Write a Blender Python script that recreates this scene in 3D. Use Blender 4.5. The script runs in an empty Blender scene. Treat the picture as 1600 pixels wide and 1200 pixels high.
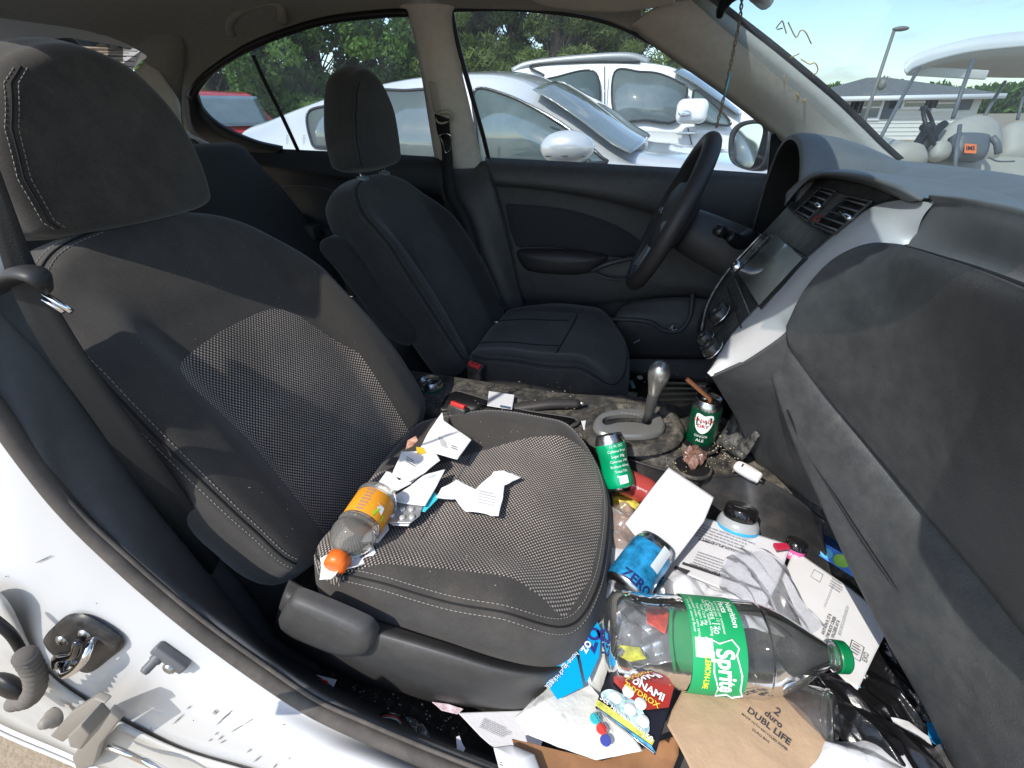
import bpy, math, random
import numpy as np
from mathutils import Vector, noise
random.seed(7)
sc = bpy.context.scene
# ---------------------------------------------------------------- camera, sky, sun, exposure
CAM = np.array([.386, -.957, 1.176]); FOC = 724.9
_y, _p, _r = [math.radians(a) for a in (15.35, 30.16, -0.79)]
_f = np.array([-math.sin(_y)*math.cos(_p), math.cos(_y)*math.cos(_p), -math.sin(_p)])
_r0 = np.array([math.cos(_y), math.sin(_y), 0.]); _u0 = np.cross(_r0, _f)
RT = math.cos(_r)*_r0 + math.sin(_r)*_u0; UP = -math.sin(_r)*_r0 + math.cos(_r)*_u0; FW = _f
cd = bpy.data.cameras.new('camera'); cam = bpy.data.objects.new('camera', cd); sc.collection.objects.link(cam)
from mathutils import Matrix
m = Matrix.Identity(4)
for i in range(3):
    m[i][0] = RT[i]; m[i][1] = UP[i]; m[i][2] = -FW[i]; m[i][3] = CAM[i]
cam.matrix_world = m
cd.sensor_width = 36; cd.lens = FOC/1600*36; cd.clip_start = .02; cd.clip_end = 3000
sc.camera = cam
SUNV = np.array([-.32, -.56, .76]); SUNV /= np.linalg.norm(SUNV)      # towards the sun
el = math.asin(SUNV[2]); az = math.atan2(SUNV[0], SUNV[1])
w = bpy.data.worlds.new('World'); sc.world = w; w.use_nodes = True
nt = w.node_tree; bg = nt.nodes['Background']
sky = nt.nodes.new('ShaderNodeTexSky'); sky.sky_type = 'NISHITA'; sky.sun_disc = False
sky.sun_elevation = el; sky.sun_rotation = az; sky.air_density = 1.0; sky.dust_density = .8; sky.ozone_density = 1.3
tc = nt.nodes.new('ShaderNodeTexCoord')
mp = nt.nodes.new('ShaderNodeMapping'); mp.inputs['Scale'].default_value = (2.2, 2.2, 7.5); mp.inputs['Location'].default_value = (.35, .1, .2)
nz = nt.nodes.new('ShaderNodeTexNoise'); nz.inputs['Scale'].default_value = 1.6; nz.inputs['Detail'].default_value = 7; nz.inputs['Roughness'].default_value = .56
rp = nt.nodes.new('ShaderNodeValToRGB'); rp.color_ramp.elements[0].position = .57; rp.color_ramp.elements[1].position = .72
mx = nt.nodes.new('ShaderNodeMixRGB'); mx.inputs[2].default_value = (3.6, 3.7, 3.75, 1)
nt.links.new(tc.outputs['Generated'], mp.inputs[0]); nt.links.new(mp.outputs[0], nz.inputs['Vector'])
nt.links.new(nz.outputs['Fac'], rp.inputs[0]); nt.links.new(rp.outputs[0], mx.inputs[0]); nt.links.new(sky.outputs[0], mx.inputs[1])
nt.links.new(mx.outputs[0], bg.inputs[0]); bg.inputs[1].default_value = .15
sl = bpy.data.lights.new('sun', 'SUN'); sl.energy = 2.3; sl.angle = math.radians(.55); sl.color = (1, .95, .875)
so = bpy.data.objects.new('sun', sl); sc.collection.objects.link(so)
so.rotation_euler = Vector(SUNV).to_track_quat('Z', 'Y').to_euler(); so.location = (0, -5, 8)
sc.view_settings.view_transform = 'Standard'; sc.view_settings.look = 'None'; sc.view_settings.gamma = 1
sc.view_settings.exposure = 1.0
sc.cycles.max_bounces = 10; sc.cycles.diffuse_bounces = 6; sc.cycles.transparent_max_bounces = 24; sc.cycles.transmission_bounces = 8
sc.cycles.use_denoising = True; sc.cycles.caustics_reflective = False; sc.cycles.caustics_refractive = False

# ---------------------------------------------------------------- helpers
def ray(px, py): return (px-800)*RT - (py-600)*UP + FOC*FW
def A(px, py, x=None, y=None, z=None, d=None):
    D = ray(px, py)
    if x is not None: t = (x-CAM[0])/D[0]
    elif y is not None: t = (y-CAM[1])/D[1]
    elif z is not None: t = (z-CAM[2])/D[2]
    else: t = d/FOC
    return CAM + D*t
def AP(px, py, n, c):
    D = ray(px, py); n = np.array(n, float)
    return CAM + D*((c - n@CAM)/(n@D))
def SD(px, py, off=0): return AP(px, py, (0, 1, .38), 1.095-off)     # plane of the far side windows
def V(*a): return np.array(a, float)
def N(v): v = np.array(v, float); return v/np.linalg.norm(v)
def cr(P, n, closed=False):
    """Catmull-Rom resampling along axis 0"""
    P = np.asarray(P, float); k = len(P)
    ts = np.linspace(0, k if closed else k-1, n, endpoint=not closed)
    out = []
    for t in ts:
        i = int(min(math.floor(t), k-1 if closed else k-2)); s = t-i
        if closed: a, b, c, d = P[(i-1) % k], P[i % k], P[(i+1) % k], P[(i+2) % k]
        else:
            b, c = P[i], P[i+1]; a = P[i-1] if i > 0 else 2*b-c; d = P[i+2] if i+2 < k else 2*c-b
        out.append(.5*((2*b)+(-a+c)*s+(2*a-5*b+4*c-d)*s*s+(-a+3*b-3*c+d)*s**3))
    return np.array(out)
def lin(P, n):
    P = np.asarray(P, float); ts = np.linspace(0, len(P)-1, n); i = np.minimum(ts.astype(int), len(P)-2); s = (ts-i).reshape(-1, *([1]*(P.ndim-1)))
    return P[i]*(1-s)+P[i+1]*s
def rs(rows, n, mm, l0=False, l1=False):
    g = np.asarray(rows, float)
    g = (lin if l0 else cr)(g, n)
    return np.swapaxes((lin if l1 else cr)(np.swapaxes(g, 0, 1), mm), 0, 1)
class MB:
    def __init__(s): s.v = []; s.f = []; s.m = []; s.uv = []; s.sd = []
    def add(s, vs, fs, mi=0, uv=None, sd=None):
        o = len(s.v); s.v += [tuple(map(float, p)) for p in vs]
        s.f += [tuple(i+o for i in f) for f in fs]; s.m += ([mi]*len(fs) if isinstance(mi, int) else list(mi))
        s.uv += list(uv) if uv is not None else [(0, 0)]*len(vs); s.sd += list(sd) if sd is not None else [1.]*len(vs)
        return s
    def grid(s, P, mi=0, cu=False, cv=False, uv=None):
        P = np.asarray(P); n, k = P.shape[:2]
        fs = [(i*k+j, ((i+1) % n)*k+j, ((i+1) % n)*k+(j+1) % k, i*k+(j+1) % k) for i in range(n if cu else n-1) for j in range(k if cv else k-1)]
        if cv and not cu:
            ex = lambda r_: np.linalg.norm(r_.max(0)-r_.min(0))
            E_ = [ex(P[i]) for i in range(n)]
            if E_[0] < .06*max(E_) and E_[0] > 1e-3: fs.append(tuple(range(k)))
            if E_[-1] < .06*max(E_) and E_[-1] > 1e-3: fs.append(tuple((n-1)*k+j for j in range(k-1, -1, -1)))
            if not isinstance(mi, int) and len(mi) < len(fs): mi = list(mi)+[mi[-1]]*(len(fs)-len(mi))
        if uv is None: uv = [(i/max(n-1, 1), j/max(k-1, 1)) for i in range(n) for j in range(k)]
        return s.add(P.reshape(-1, 3), fs, mi, uv)
    def box(s, c, d, ax=None, mi=0):
        ax = np.eye(3) if ax is None else np.array(ax); c = np.array(c, float)
        vs = [c+ax[0]*d[0]*i/2+ax[1]*d[1]*j/2+ax[2]*d[2]*k/2 for i in (-1, 1) for j in (-1, 1) for k in (-1, 1)]
        return s.add(vs, [(0, 1, 3, 2), (4, 6, 7, 5), (0, 4, 5, 1), (2, 3, 7, 6), (0, 2, 6, 4), (1, 5, 7, 3)], mi)
    def prism(s, poly, vec, mi=0):
        poly = [np.array(p, float) for p in poly]; n = len(poly); vec = np.array(vec, float)
        return s.add(poly+[p+vec for p in poly], [tuple(range(n-1, -1, -1)), tuple(range(n, 2*n))]+[(i, (i+1) % n, n+(i+1) % n, n+i) for i in range(n)], mi)
    def tube(s, pts, r, n=8, mi=0, smooth=0, closed=False, flat=1, upv=(0, 0, 1)):
        pts = np.asarray(pts, float)
        if smooth: pts = cr(pts, smooth, closed)
        k = len(pts); rr = np.full(k, r) if np.isscalar(r) else lin(np.asarray(r, float), k)
        T = np.gradient(pts, axis=0) if not closed else (np.roll(pts, -1, 0)-np.roll(pts, 1, 0))
        G = []; a = None
        for i in range(k):
            t = N(T[i]+1e-12)
            if a is None: a = np.cross(t, upv); a = np.cross(t, (1, 0, 0)) if np.linalg.norm(a) < 1e-3 else a
            a = N(a-t*(a@t)); b = np.cross(t, a)
            G.append([pts[i]+rr[i]*(math.cos(q)*a+math.sin(q)*flat*b) for q in np.arange(n)*2*math.pi/n])
        o = len(s.v); s.grid(G, mi, cu=closed, cv=True)
        if not closed: s.f += [tuple(o+j for j in range(n)), tuple(o+(k-1)*n+j for j in range(n-1, -1, -1))]; s.m += [mi, mi]
        return s
    def lathe(s, prof, o, ax, n=32, mi=0, deform=None, up=(0, 0, 1)):
        ax = N(ax); a = np.cross(up, ax); a = N(a) if np.linalg.norm(a) > 1e-3 else V(1, 0, 0); b = np.cross(ax, a); o = np.array(o, float)
        G = []
        for r, h in prof:
            ring = []
            for q in np.arange(n)*2*math.pi/n:
                p = o+ax*h+r*(math.cos(q)*a+math.sin(q)*b)
                ring.append(deform(p, r, h, q) if deform else p)
            G.append(ring)
        mis = mi if isinstance(mi, int) else [mi[min(i, len(mi)-1)] for i in range(len(prof)-1) for _ in range(n)]
        return s.grid(G, mis, cv=True)
    def ell(s, c, R, ax=None, n=16, mi=0):
        ax = np.eye(3) if ax is None else np.array(ax); c = np.array(c, float)
        G = [[c+ax[0]*R[0]*math.sin(t)*math.cos(q)+ax[1]*R[1]*math.sin(t)*math.sin(q)+ax[2]*R[2]*math.cos(t) for q in np.arange(n)*2*math.pi/n] for t in np.linspace(.001, math.pi-.001, n//2+2)]
        return s.grid(G, mi, cv=True)
    def build(s, name, mats, parent=None, smooth=True, bevel=0, solid=0, sub=0, angle=None, seg=3, soff=0):
        me = bpy.data.meshes.new(name); me.from_pydata(s.v, [], s.f)
        mats = mats if isinstance(mats, (list, tuple)) else [mats]
        for q in mats: me.materials.append(q)
        me.polygons.foreach_set('material_index', s.m)
        me.polygons.foreach_set('use_smooth', [bool(smooth)]*len(s.f))
        ul = me.uv_layers.new(name='UVMap'); li = np.empty(len(me.loops), int); me.loops.foreach_get('vertex_index', li)
        ul.data.foreach_set('uv', np.array(s.uv, float)[li].ravel())
        at = me.attributes.new('sd', 'FLOAT', 'POINT'); at.data.foreach_set('value', np.array(s.sd, float))
        me.validate()
        o = bpy.data.objects.new(name, me); sc.collection.objects.link(o)
        if parent is not None: o.parent = parent
        if solid: q = o.modifiers.new('s', 'SOLIDIFY'); q.thickness = solid; q.offset = soff
        if bevel: q = o.modifiers.new('b', 'BEVEL'); q.width = bevel; q.segments = seg; q.limit_method = 'ANGLE'; q.angle_limit = .6; q.harden_normals = False
        if sub: q = o.modifiers.new('u', 'SUBSURF'); q.levels = sub; q.render_levels = sub
        if angle and smooth:
            me.set_sharp_from_angle(angle=math.radians(angle))
        return o
def thing(name, label, cat, group=None, loc=(0, 0, 0)):
    o = bpy.data.objects.new(name, None); sc.collection.objects.link(o); o.empty_display_size = .1
    o.location = loc
    return tag(o, label, cat, group)
def tag(o, label, cat, group=None):
    o['label'] = label; o['category'] = cat
    if group: o['group'] = group
    return o
def part(name, parent):
    o = bpy.data.objects.new(name, None); sc.collection.objects.link(o); o.parent = parent; return o
_tc = {}
def glyphs(t, bold=0, align='CENTER'):
    k = (t, bold, align)
    if k not in _tc:
        c = bpy.data.curves.new('t', 'FONT'); c.body = t; c.size = 1; c.align_x = align; c.align_y = 'CENTER'; c.offset = bold; c.resolution_u = 3
        o = bpy.data.objects.new('t', c); sc.collection.objects.link(o)
        me = bpy.data.meshes.new_from_object(o.evaluated_get(bpy.context.evaluated_depsgraph_get()))
        _tc[k] = ([tuple(v.co) for v in me.vertices], [tuple(p.vertices) for p in me.polygons])
        bpy.data.objects.remove(o); bpy.data.curves.remove(c); bpy.data.meshes.remove(me)
    return _tc[k]
def text(mb, t, size, fn, mi=0, bold=0, align='CENTER', sx=1, shear=0):
    """fn(a, b) -> 3D point; a runs along the text, b up"""
    vs, fs = glyphs(t, bold, align)
    mb.add([fn(v[0]*size*sx+v[1]*size*shear, v[1]*size) for v in vs], fs, mi)
def frame(o, ex, ey):
    o = np.array(o, float); ex = N(ex); ey = N(ey-ex*(ey@ex)) if isinstance(ey, np.ndarray) else N(np.array(ey)-ex*(np.array(ey)@ex))
    return lambda a, b: o+ex*a+ey*b
# ---------------------------------------------------------------- materials
MATS = {}
def mat(name, col, rough=.5, metal=0, bump=0, bscale=200, var=0, vscale=8, spec=.5, coat=0, sheen=0, trans=0, alpha=1, dust=0, dcol=(.32, .28, .22), dscale=30, speck=0, coord='Object', ior=1.45, emit=0, bstretch=None, anis=0):
    M = bpy.data.materials.new(name); M.use_nodes = True; t = M.node_tree; n = t.nodes; L = t.links; B = n['Principled BSDF']
    B.inputs['Base Color'].default_value = (*col, 1); B.inputs['Roughness'].default_value = rough; B.inputs['Metallic'].default_value = metal
    B.inputs['Specular IOR Level'].default_value = spec; B.inputs['Coat Weight'].default_value = coat; B.inputs['Coat Roughness'].default_value = .04
    B.inputs['Sheen Weight'].default_value = sheen; B.inputs['Sheen Roughness'].default_value = .5; B.inputs['Transmission Weight'].default_value = trans; B.inputs['Alpha'].default_value = alpha; B.inputs['IOR'].default_value = ior
    tcn = n.new('ShaderNodeTexCoord'); src = tcn.outputs[coord]; cur = None
    def nz_(sc_, det=4, ro=.6):
        q = n.new('ShaderNodeTexNoise'); q.inputs['Scale'].default_value = sc_; q.inputs['Detail'].default_value = det; q.inputs['Roughness'].default_value = ro; L.new(src, q.inputs['Vector']); return q
    def mixc(fac, c1, c2):
        q = n.new('ShaderNodeMixRGB'); L.new(fac, q.inputs[0])
        for i, c in ((1, c1), (2, c2)):
            if hasattr(c, 'links'): L.new(c, q.inputs[i])
            else: q.inputs[i].default_value = (*c, 1)
        return q.outputs[0]
    def ramp(fac, a, b):
        q = n.new('ShaderNodeMapRange'); q.inputs[1].default_value = a; q.inputs[2].default_value = b; L.new(fac, q.inputs[0]); return q.outputs[0]
    cur = col
    if var:
        q = nz_(vscale, 5); cur = mixc(ramp(q.outputs[0], .3, .7), tuple(c*(1-var) for c in col), tuple(min(1, c*(1+var)) for c in col))
    if dust:
        q = nz_(dscale, 8, .7); q2 = nz_(dscale*.12, 3)
        mu = n.new('ShaderNodeMath'); mu.operation = 'MULTIPLY'; L.new(ramp(q.outputs[0], .42, .72), mu.inputs[0]); L.new(ramp(q2.outputs[0], .3, .65), mu.inputs[1])
        m2 = n.new('ShaderNodeMath'); m2.operation = 'MULTIPLY'; L.new(mu.outputs[0], m2.inputs[0]); m2.inputs[1].default_value = dust
        cur = mixc(m2.outputs[0], cur, dcol)
    if speck:
        q = n.new('ShaderNodeTexVoronoi'); q.inputs['Scale'].default_value = speck; L.new(src, q.inputs['Vector'])
        q2 = nz_(speck*.08, 2)
        mr = ramp(q.outputs['Distance'], .16, .08); mu = n.new('ShaderNodeMath'); mu.operation = 'MULTIPLY'; L.new(mr, mu.inputs[0]); L.new(ramp(q2.outputs[0], .5, .62), mu.inputs[1])
        cur = mixc(mu.outputs[0], cur, (.4, .37, .31))
    if cur is not col: L.new(cur, B.inputs['Base Color'])
    if bump:
        q = nz_(bscale, 3)
        if bstretch: mpn = n.new('ShaderNodeMapping'); mpn.inputs['Scale'].default_value = bstretch; L.new(src, mpn.inputs[0]); L.new(mpn.outputs[0], q.inputs['Vector'])
        b = n.new('ShaderNodeBump'); b.inputs['Strength'].default_value = bump; b.inputs['Distance'].default_value = .4/bscale; L.new(q.outputs[0], b.inputs['Height']); L.new(b.outputs[0], B.inputs['Normal'])
    if emit: B.inputs['Emission Color'].default_value = (*col, 1); B.inputs['Emission Strength'].default_value = emit
    MATS[name] = M; return M
def glassmat(name, tint=(.9, .95, .93), refl=.08, dirt=.0, dscale=12, rough=.02, dc=(.8, .8, .75)):
    M = bpy.data.materials.new(name); M.use_nodes = True; t = M.node_tree; n = t.nodes; L = t.links; n.clear()
    out = n.new('ShaderNodeOutputMaterial'); tr = n.new('ShaderNodeBsdfTransparent'); tr.inputs[0].default_value = (*tint, 1)
    gl = n.new('ShaderNodeBsdfGlossy'); gl.inputs['Roughness'].default_value = rough; fr = n.new('ShaderNodeFresnel'); fr.inputs[0].default_value = 1.0+refl*6
    mx = n.new('ShaderNodeMixShader'); L.new(fr.outputs[0], mx.inputs[0]); L.new(tr.outputs[0], mx.inputs[1]); L.new(gl.outputs[0], mx.inputs[2]); last = mx.outputs[0]
    if dirt:
        tcn = n.new('ShaderNodeTexCoord'); q = n.new('ShaderNodeTexNoise'); q.inputs['Scale'].default_value = dscale; q.inputs['Detail'].default_value = 8; L.new(tcn.outputs['Object'], q.inputs['Vector'])
        mr = n.new('ShaderNodeMapRange'); mr.inputs[1].default_value = .3; mr.inputs[2].default_value = .8; mr.inputs[3].default_value = dirt*.35; mr.inputs[4].default_value = dirt; L.new(q.outputs[0], mr.inputs[0])
        df = n.new('ShaderNodeBsdfTranslucent'); df.inputs[0].default_value = (*dc, 1); df2 = n.new('ShaderNodeBsdfDiffuse'); df2.inputs[0].default_value = (*dc, 1)
        ad = n.new('ShaderNodeMixShader'); L.new(df.outputs[0], ad.inputs[1]); L.new(df2.outputs[0], ad.inputs[2])
        m2 = n.new('ShaderNodeMixShader'); L.new(mr.outputs[0], m2.inputs[0]); L.new(last, m2.inputs[1]); L.new(ad.outputs[0], m2.inputs[2]); last = m2.outputs[0]
    L.new(last, out.inputs[0]); MATS[name] = M; return M
def fabricmat(name, base, insert, period=.0062, dots=(.23, .215, .195)):
    """knitted cloth outside the insert, two-tone woven mesh where the attribute sd < 0"""
    M = mat(name, base, rough=.95, bump=.5, bscale=900, var=.25, vscale=500, sheen=.25, dust=.20, dscale=14, dcol=(.21, .185, .155), spec=.2, speck=0)
    t = M.node_tree; n = t.nodes; L = t.links; B = n['Principled BSDF']
    uvn = n.new('ShaderNodeUVMap'); uvn.uv_map = 'UVMap'; sep = n.new('ShaderNodeSeparateXYZ'); L.new(uvn.outputs[0], sep.inputs[0])
    def M_(op, a, b=None):
        q = n.new('ShaderNodeMath'); q.operation = op
        for i, x in enumerate((a, b)):
            if x is None: continue
            if hasattr(x, 'links'): L.new(x, q.inputs[i])
            else: q.inputs[i].default_value = x
        return q.outputs[0]
    k = 2*math.pi/period
    sx = M_('SINE', M_('MULTIPLY', sep.outputs[0], k)); sy = M_('SINE', M_('MULTIPLY', sep.outputs[1], k*.93))
    pr = M_('MULTIPLY', sx, sy)
    mr = n.new('ShaderNodeMapRange'); mr.inputs[1].default_value = .02; mr.inputs[2].default_value = .55; L.new(pr, mr.inputs[0])
    c2 = n.new('ShaderNodeMixRGB'); c2.inputs[1].default_value = (*insert, 1); c2.inputs[2].default_value = (*dots, 1); L.new(mr.outputs[0], c2.inputs[0])
    wn = n.new('ShaderNodeTexNoise'); wn.inputs['Scale'].default_value = 9; wn.inputs['Detail'].default_value = 6; tcw = n.new('ShaderNodeTexCoord'); L.new(tcw.outputs['Object'], wn.inputs['Vector'])
    wr = n.new('ShaderNodeMapRange'); wr.inputs[1].default_value = .35; wr.inputs[2].default_value = .68; wr.inputs[3].default_value = 1.0; wr.inputs[4].default_value = .62; L.new(wn.outputs[0], wr.inputs[0])
    hv = n.new('ShaderNodeHueSaturation'); L.new(wr.outputs[0], hv.inputs['Value']); L.new(c2.outputs[0], hv.inputs['Color']); c2 = hv
    at = n.new('ShaderNodeAttribute'); at.attribute_name = 'sd'
    inside = M_('LESS_THAN', at.outputs['Fac'], 0.0)
    old = B.inputs['Base Color'].links[0].from_socket
    c3 = n.new('ShaderNodeMixRGB'); L.new(inside, c3.inputs[0]); L.new(old, c3.inputs[1]); L.new(c2.outputs[0], c3.inputs[2]); L.new(c3.outputs[0], B.inputs['Base Color'])
    nb = B.inputs['Normal'].links[0].from_node; b2 = n.new('ShaderNodeBump'); b2.inputs['Distance'].default_value = .0012; b2.inputs['Strength'].default_value = .8
    L.new(nb.outputs[0], b2.inputs['Normal']); L.new(M_('MULTIPLY', M_('MULTIPLY', mr.outputs[0], inside), 1.0), b2.inputs['Height']); L.new(b2.outputs[0], B.inputs['Normal'])
    return M
fab = fabricmat('seat_cloth', (.046, .042, .038), (.042, .035, .031), period=.0063, dots=(.52, .45, .39))
fabD = fabricmat('seat_cloth_fine', (.034, .034, .033), (.052, .052, .052), period=.004, dots=(.095, .095, .093))
fabB = mat('dark_cloth', (.034, .034, .033), .95, bump=.4, bscale=700, var=.2, vscale=300, sheen=.2, spec=.2)
stitch = mat('stitch_thread', (.27, .26, .24), .8)
stitchD = mat('grey_thread', (.14, .14, .14), .8)
pipe = mat('seam_piping', (.012, .012, .012), .9)
plas = mat('dark_plastic', (.054, .053, .052), .52, bump=.35, bscale=900, var=.12, vscale=30, dust=.22, dscale=90, dcol=(.16, .15, .13))
plasG = mat('grained_plastic', (.050, .053, .056), .5, bump=.75, bscale=480, var=.1, vscale=20, dust=.3, dscale=40, dcol=(.15, .145, .13))
plasDash = mat('dusty_dash_plastic', (.135, .143, .146), .55, bump=.4, bscale=480, var=.1, vscale=20, dust=.5, dscale=25, dcol=(.19, .185, .17))
plasDirty = mat('dirty_console_plastic', (.035, .034, .032), .55, bump=.3, bscale=500, dust=.85, dscale=45, dcol=(.33, .29, .23), speck=130)
trimB = mat('sill_trim_plastic', (.078, .079, .080), .62, bump=.5, bscale=800, var=.15, vscale=15, dust=.25, dscale=60, dcol=(.14, .13, .12))
rubber = mat('weather_rubber', (.075, .065, .058), .8, bump=.3, bscale=500, var=.2, vscale=10, dust=.3, dscale=20)
blackr = mat('black_rubber', (.010, .010, .011), .45)
headl = mat('headliner_cloth', (.33, .32, .29), .98, bump=.5, bscale=600, var=.08, vscale=90, sheen=.1, spec=.1)
beige = mat('beige_pillar_trim', (.60, .575, .52), .7, bump=.3, bscale=700, var=.06, vscale=60, spec=.25)
paint = mat('white_car_paint', (.58, .58, .575), .42, coat=.25, var=.03, vscale=3, dust=.10, dscale=9, dcol=(.45, .38, .28))
paintd = mat('dusty_white_paint', (.50, .49, .46), .5, var=.12, vscale=8, dust=.4, dscale=14, dcol=(.30, .26, .2))
silver = mat('silver_trim', (.54, .54, .54), .48, metal=.25, bump=.05, bscale=800, dust=.12, dscale=30)
chrome = mat('chrome', (.75, .75, .76), .12, metal=1)
steel = mat('dull_steel', (.42, .41, .38), .35, metal=.9, bump=.1, bscale=300, dust=.3)
blackm = mat('gloss_black', (.008, .008, .009), .12, coat=.5, dust=.08, dscale=60)
gloss = mat('dusty_gloss_black', (.012, .012, .013), .2, dust=.35, dscale=40, dcol=(.25, .24, .2))
leather = mat('wheel_rim_leather', (.038, .034, .034), .48, bump=.35, bscale=700, var=.15, vscale=12)
belt = mat('belt_webbing', (.008, .0085, .009), .7, bump=.6, bscale=500)
carpet = mat('floor_carpet', (.022, .021, .020), 1, bump=1, bscale=350, var=.5, vscale=400, dust=.35, dscale=80, dcol=(.22, .19, .14), speck=70, spec=.1)
# ================================================================ THE CAR WE LOOK INTO
car = thing('car', 'white car seen through its open passenger door, black cloth seats and littered floor', 'car')
# ---- roof lining: from the far window edge up over the crown
win_top = [SD(300, 150), SD(330, 108), SD(400, 63), SD(500, 31), SD(632, 14), SD(705, 13), SD(900, 21), SD(1000, 53)]
we = cr(win_top, 40)
rows = []
for t in (0, .012, .04, .09, .16, .25, .37, .5, .63, .75, .84, .91, .96, 1):
    row = []
    for p in we:
        y = p[1]*(1-2*t); dd = min(t, 1-t)*2*p[1]; s_ = math.sin(min(1, dd/.30)*math.pi/2)**.75
        Zc = 1.478-.085*max(0, (-p[0]-.55)/.68)**1.8; row.append(V(p[0], y, p[2]+(max(Zc, p[2]+.01)-p[2])*s_))
    rows.append(row)
ro = MB(); ro.grid(rs(rows, 40, 120, l1=True)); ro.build('headliner', headl, car, solid=.012, soff=1)
# front part of the lining above the windshield, running from the far pillar to the near one
fr = []
for t in np.linspace(0, 1, 9):
    y = .56-1.12*t; bow = .10*(1-(2*t-1)**2)
    fr.append([V(.32, y, 1.415+.045*(1-(2*t-1)**2)), V(.42+bow*.6, y, 1.405+.045*(1-(2*t-1)**2)), V(.50+bow, y, 1.395+.03*(1-(2*t-1)**2))])
q = MB(); q.grid(rs(fr, 40, 12)); q.build('roof_header', headl, car, solid=.012, soff=1)
# outer roof skin so that the sun is shut out
q = MB(); g = []
for x in np.linspace(-1.75, .52, 14):
    e = max(0, (-x-.9)/.85); f2 = max(0, (x-.2)/.32)
    g.append([V(x, y, 1.535-.085*abs(y/.56)**3-.33*e**1.6-.05*f2**2) for y in np.linspace(-.56, .56, 15)])
q.grid(rs(g, 40, 30)); q.build('roof_skin', paint, car, solid=.01, soff=1)
# grab handle on the lining over the rear door
gh = MB(); a = A(358, 45, y=.50); b = A(440, 18, y=.50)
gp = [A(362, 52, y=.535), A(358, 38, y=.505), A(366, 24, y=.475), A(390, 10, y=.465), A(420, 4, y=.465), A(436, 8, y=.475), A(441, 22, y=.505), A(440, 30, y=.535)]
gh.tube(gp, [.016, .014, .013, .012, .012, .013, .014, .016], n=10, smooth=30, flat=.75); gh.build('grab_handle', headl, car)
# sun visor: its edge shows above the far window
vis = mat('visor_cloth', (.42, .40, .36), .95, bump=.5, bscale=500)
q = MB(); q.grid(rs([[A(818, -40, y=.48), A(860, -44, y=.46), A(950, -40, y=.44), A(1060, -30, y=.42)], [A(826, -6, y=.50), A(860, 10, y=.49), A(960, 18, y=.47), A(1056, 6, y=.44)]], 6, 24, l0=True)); q.build('sun_visor', vis, car, solid=.022, bevel=.008)
# ---- far side pillars
def strip(name, rows, m_, parent=car, n=8, mm=40, solid=.004, l0=False, l1=False, soff=0):
    q = MB(); q.grid(rs(rows, n, mm, l0, l1)); return q.build(name, m_, parent, solid=solid, soff=soff)
# windshield pillar
apin = [SD(985, 40), SD(1010, 62), SD(1060, 98), SD(1120, 140), SD(1180, 186), AP(1225, 222, (0, 1, .38), 1.08), AP(1262, 252, (0, 1, .38), 1.07)]
apout = [AP(1098, -8, (0, 1, .38), 1.03), AP(1135, 22, (0, 1, .38), 1.03), AP(1210, 80, (0, 1, .38), 1.03), AP(1300, 155, (0, 1, .38), 1.03), AP(1345, 198, (0, 1, .38), 1.03), AP(1375, 228, (0, 1, .38), 1.03), AP(1402, 252, (0, 1, .38), 1.03)]
mid = [(.5*a+.5*b)+V(-.02, -.02, .005) for a, b in zip(cr(apin, 7), cr(apout, 7))]
strip('windshield_pillar_trim', [apin, mid, apout], beige, solid=.006)
apb2 = [p+V(.014, .006, .006) for p in apout]
strip('windshield_seal', [[p+V(.001, -.004, .002) for p in apout], apb2], pipe, n=3, solid=.006)
# centre pillar upper trim
bl = [SD(618, 8), SD(637, 26), SD(650, 70), SD(661, 130), SD(672, 200), SD(680, 246), SD(688, 262)]
br = [SD(712, 8), SD(706, 26), SD(712, 70), SD(728, 140), SD(742, 200), SD(752, 246), SD(756, 262)]
strip('centre_pillar_trim', [bl, [.5*(a+b)+V(0, -.03, 0) for a, b in zip(bl, br)], br], beige, mm=30)
br1 = [p+V(.0, .015, 0) for p in br]
fs = [SD(697, 12), SD(694, 24), SD(700, 60), SD(722, 140), SD(745, 205), SD(757, 246), SD(760, 258)]
s1 = [SD(706, 16, -.02), SD(707, 26, -.02), SD(717, 75, -.02), SD(736, 145, -.02), SD(753, 205, -.02), SD(763, 246, -.02), SD(765, 258, -.02)]
q = MB(); q.tube([p+V(.004, -.012, 0) for p in s1], .0075, mi=0, smooth=30); q.build('door_seal', blackr, car)
# lower centre pillar cover
lrow = [[SD(684, 244), SD(725, 258), SD(764, 250)], [A(690, 300, y=.66), A(735, 310, y=.655), A(775, 300, y=.68)], [A(703, 350, y=.65), A(755, 370, y=.64), A(794, 370, y=.68)], [A(715, 420, y=.64), A(775, 440, y=.63), A(812, 450, y=.67)], [A(740, 500, y=.63), A(795, 520, y=.62), A(835, 525, y=.66)], [A(760, 560, y=.60), A(810, 570, y=.60), A(850, 570, y=.64)]]
strip('lower_pillar_cover', lrow, plas, n=30, mm=14, solid=.01)
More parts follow.
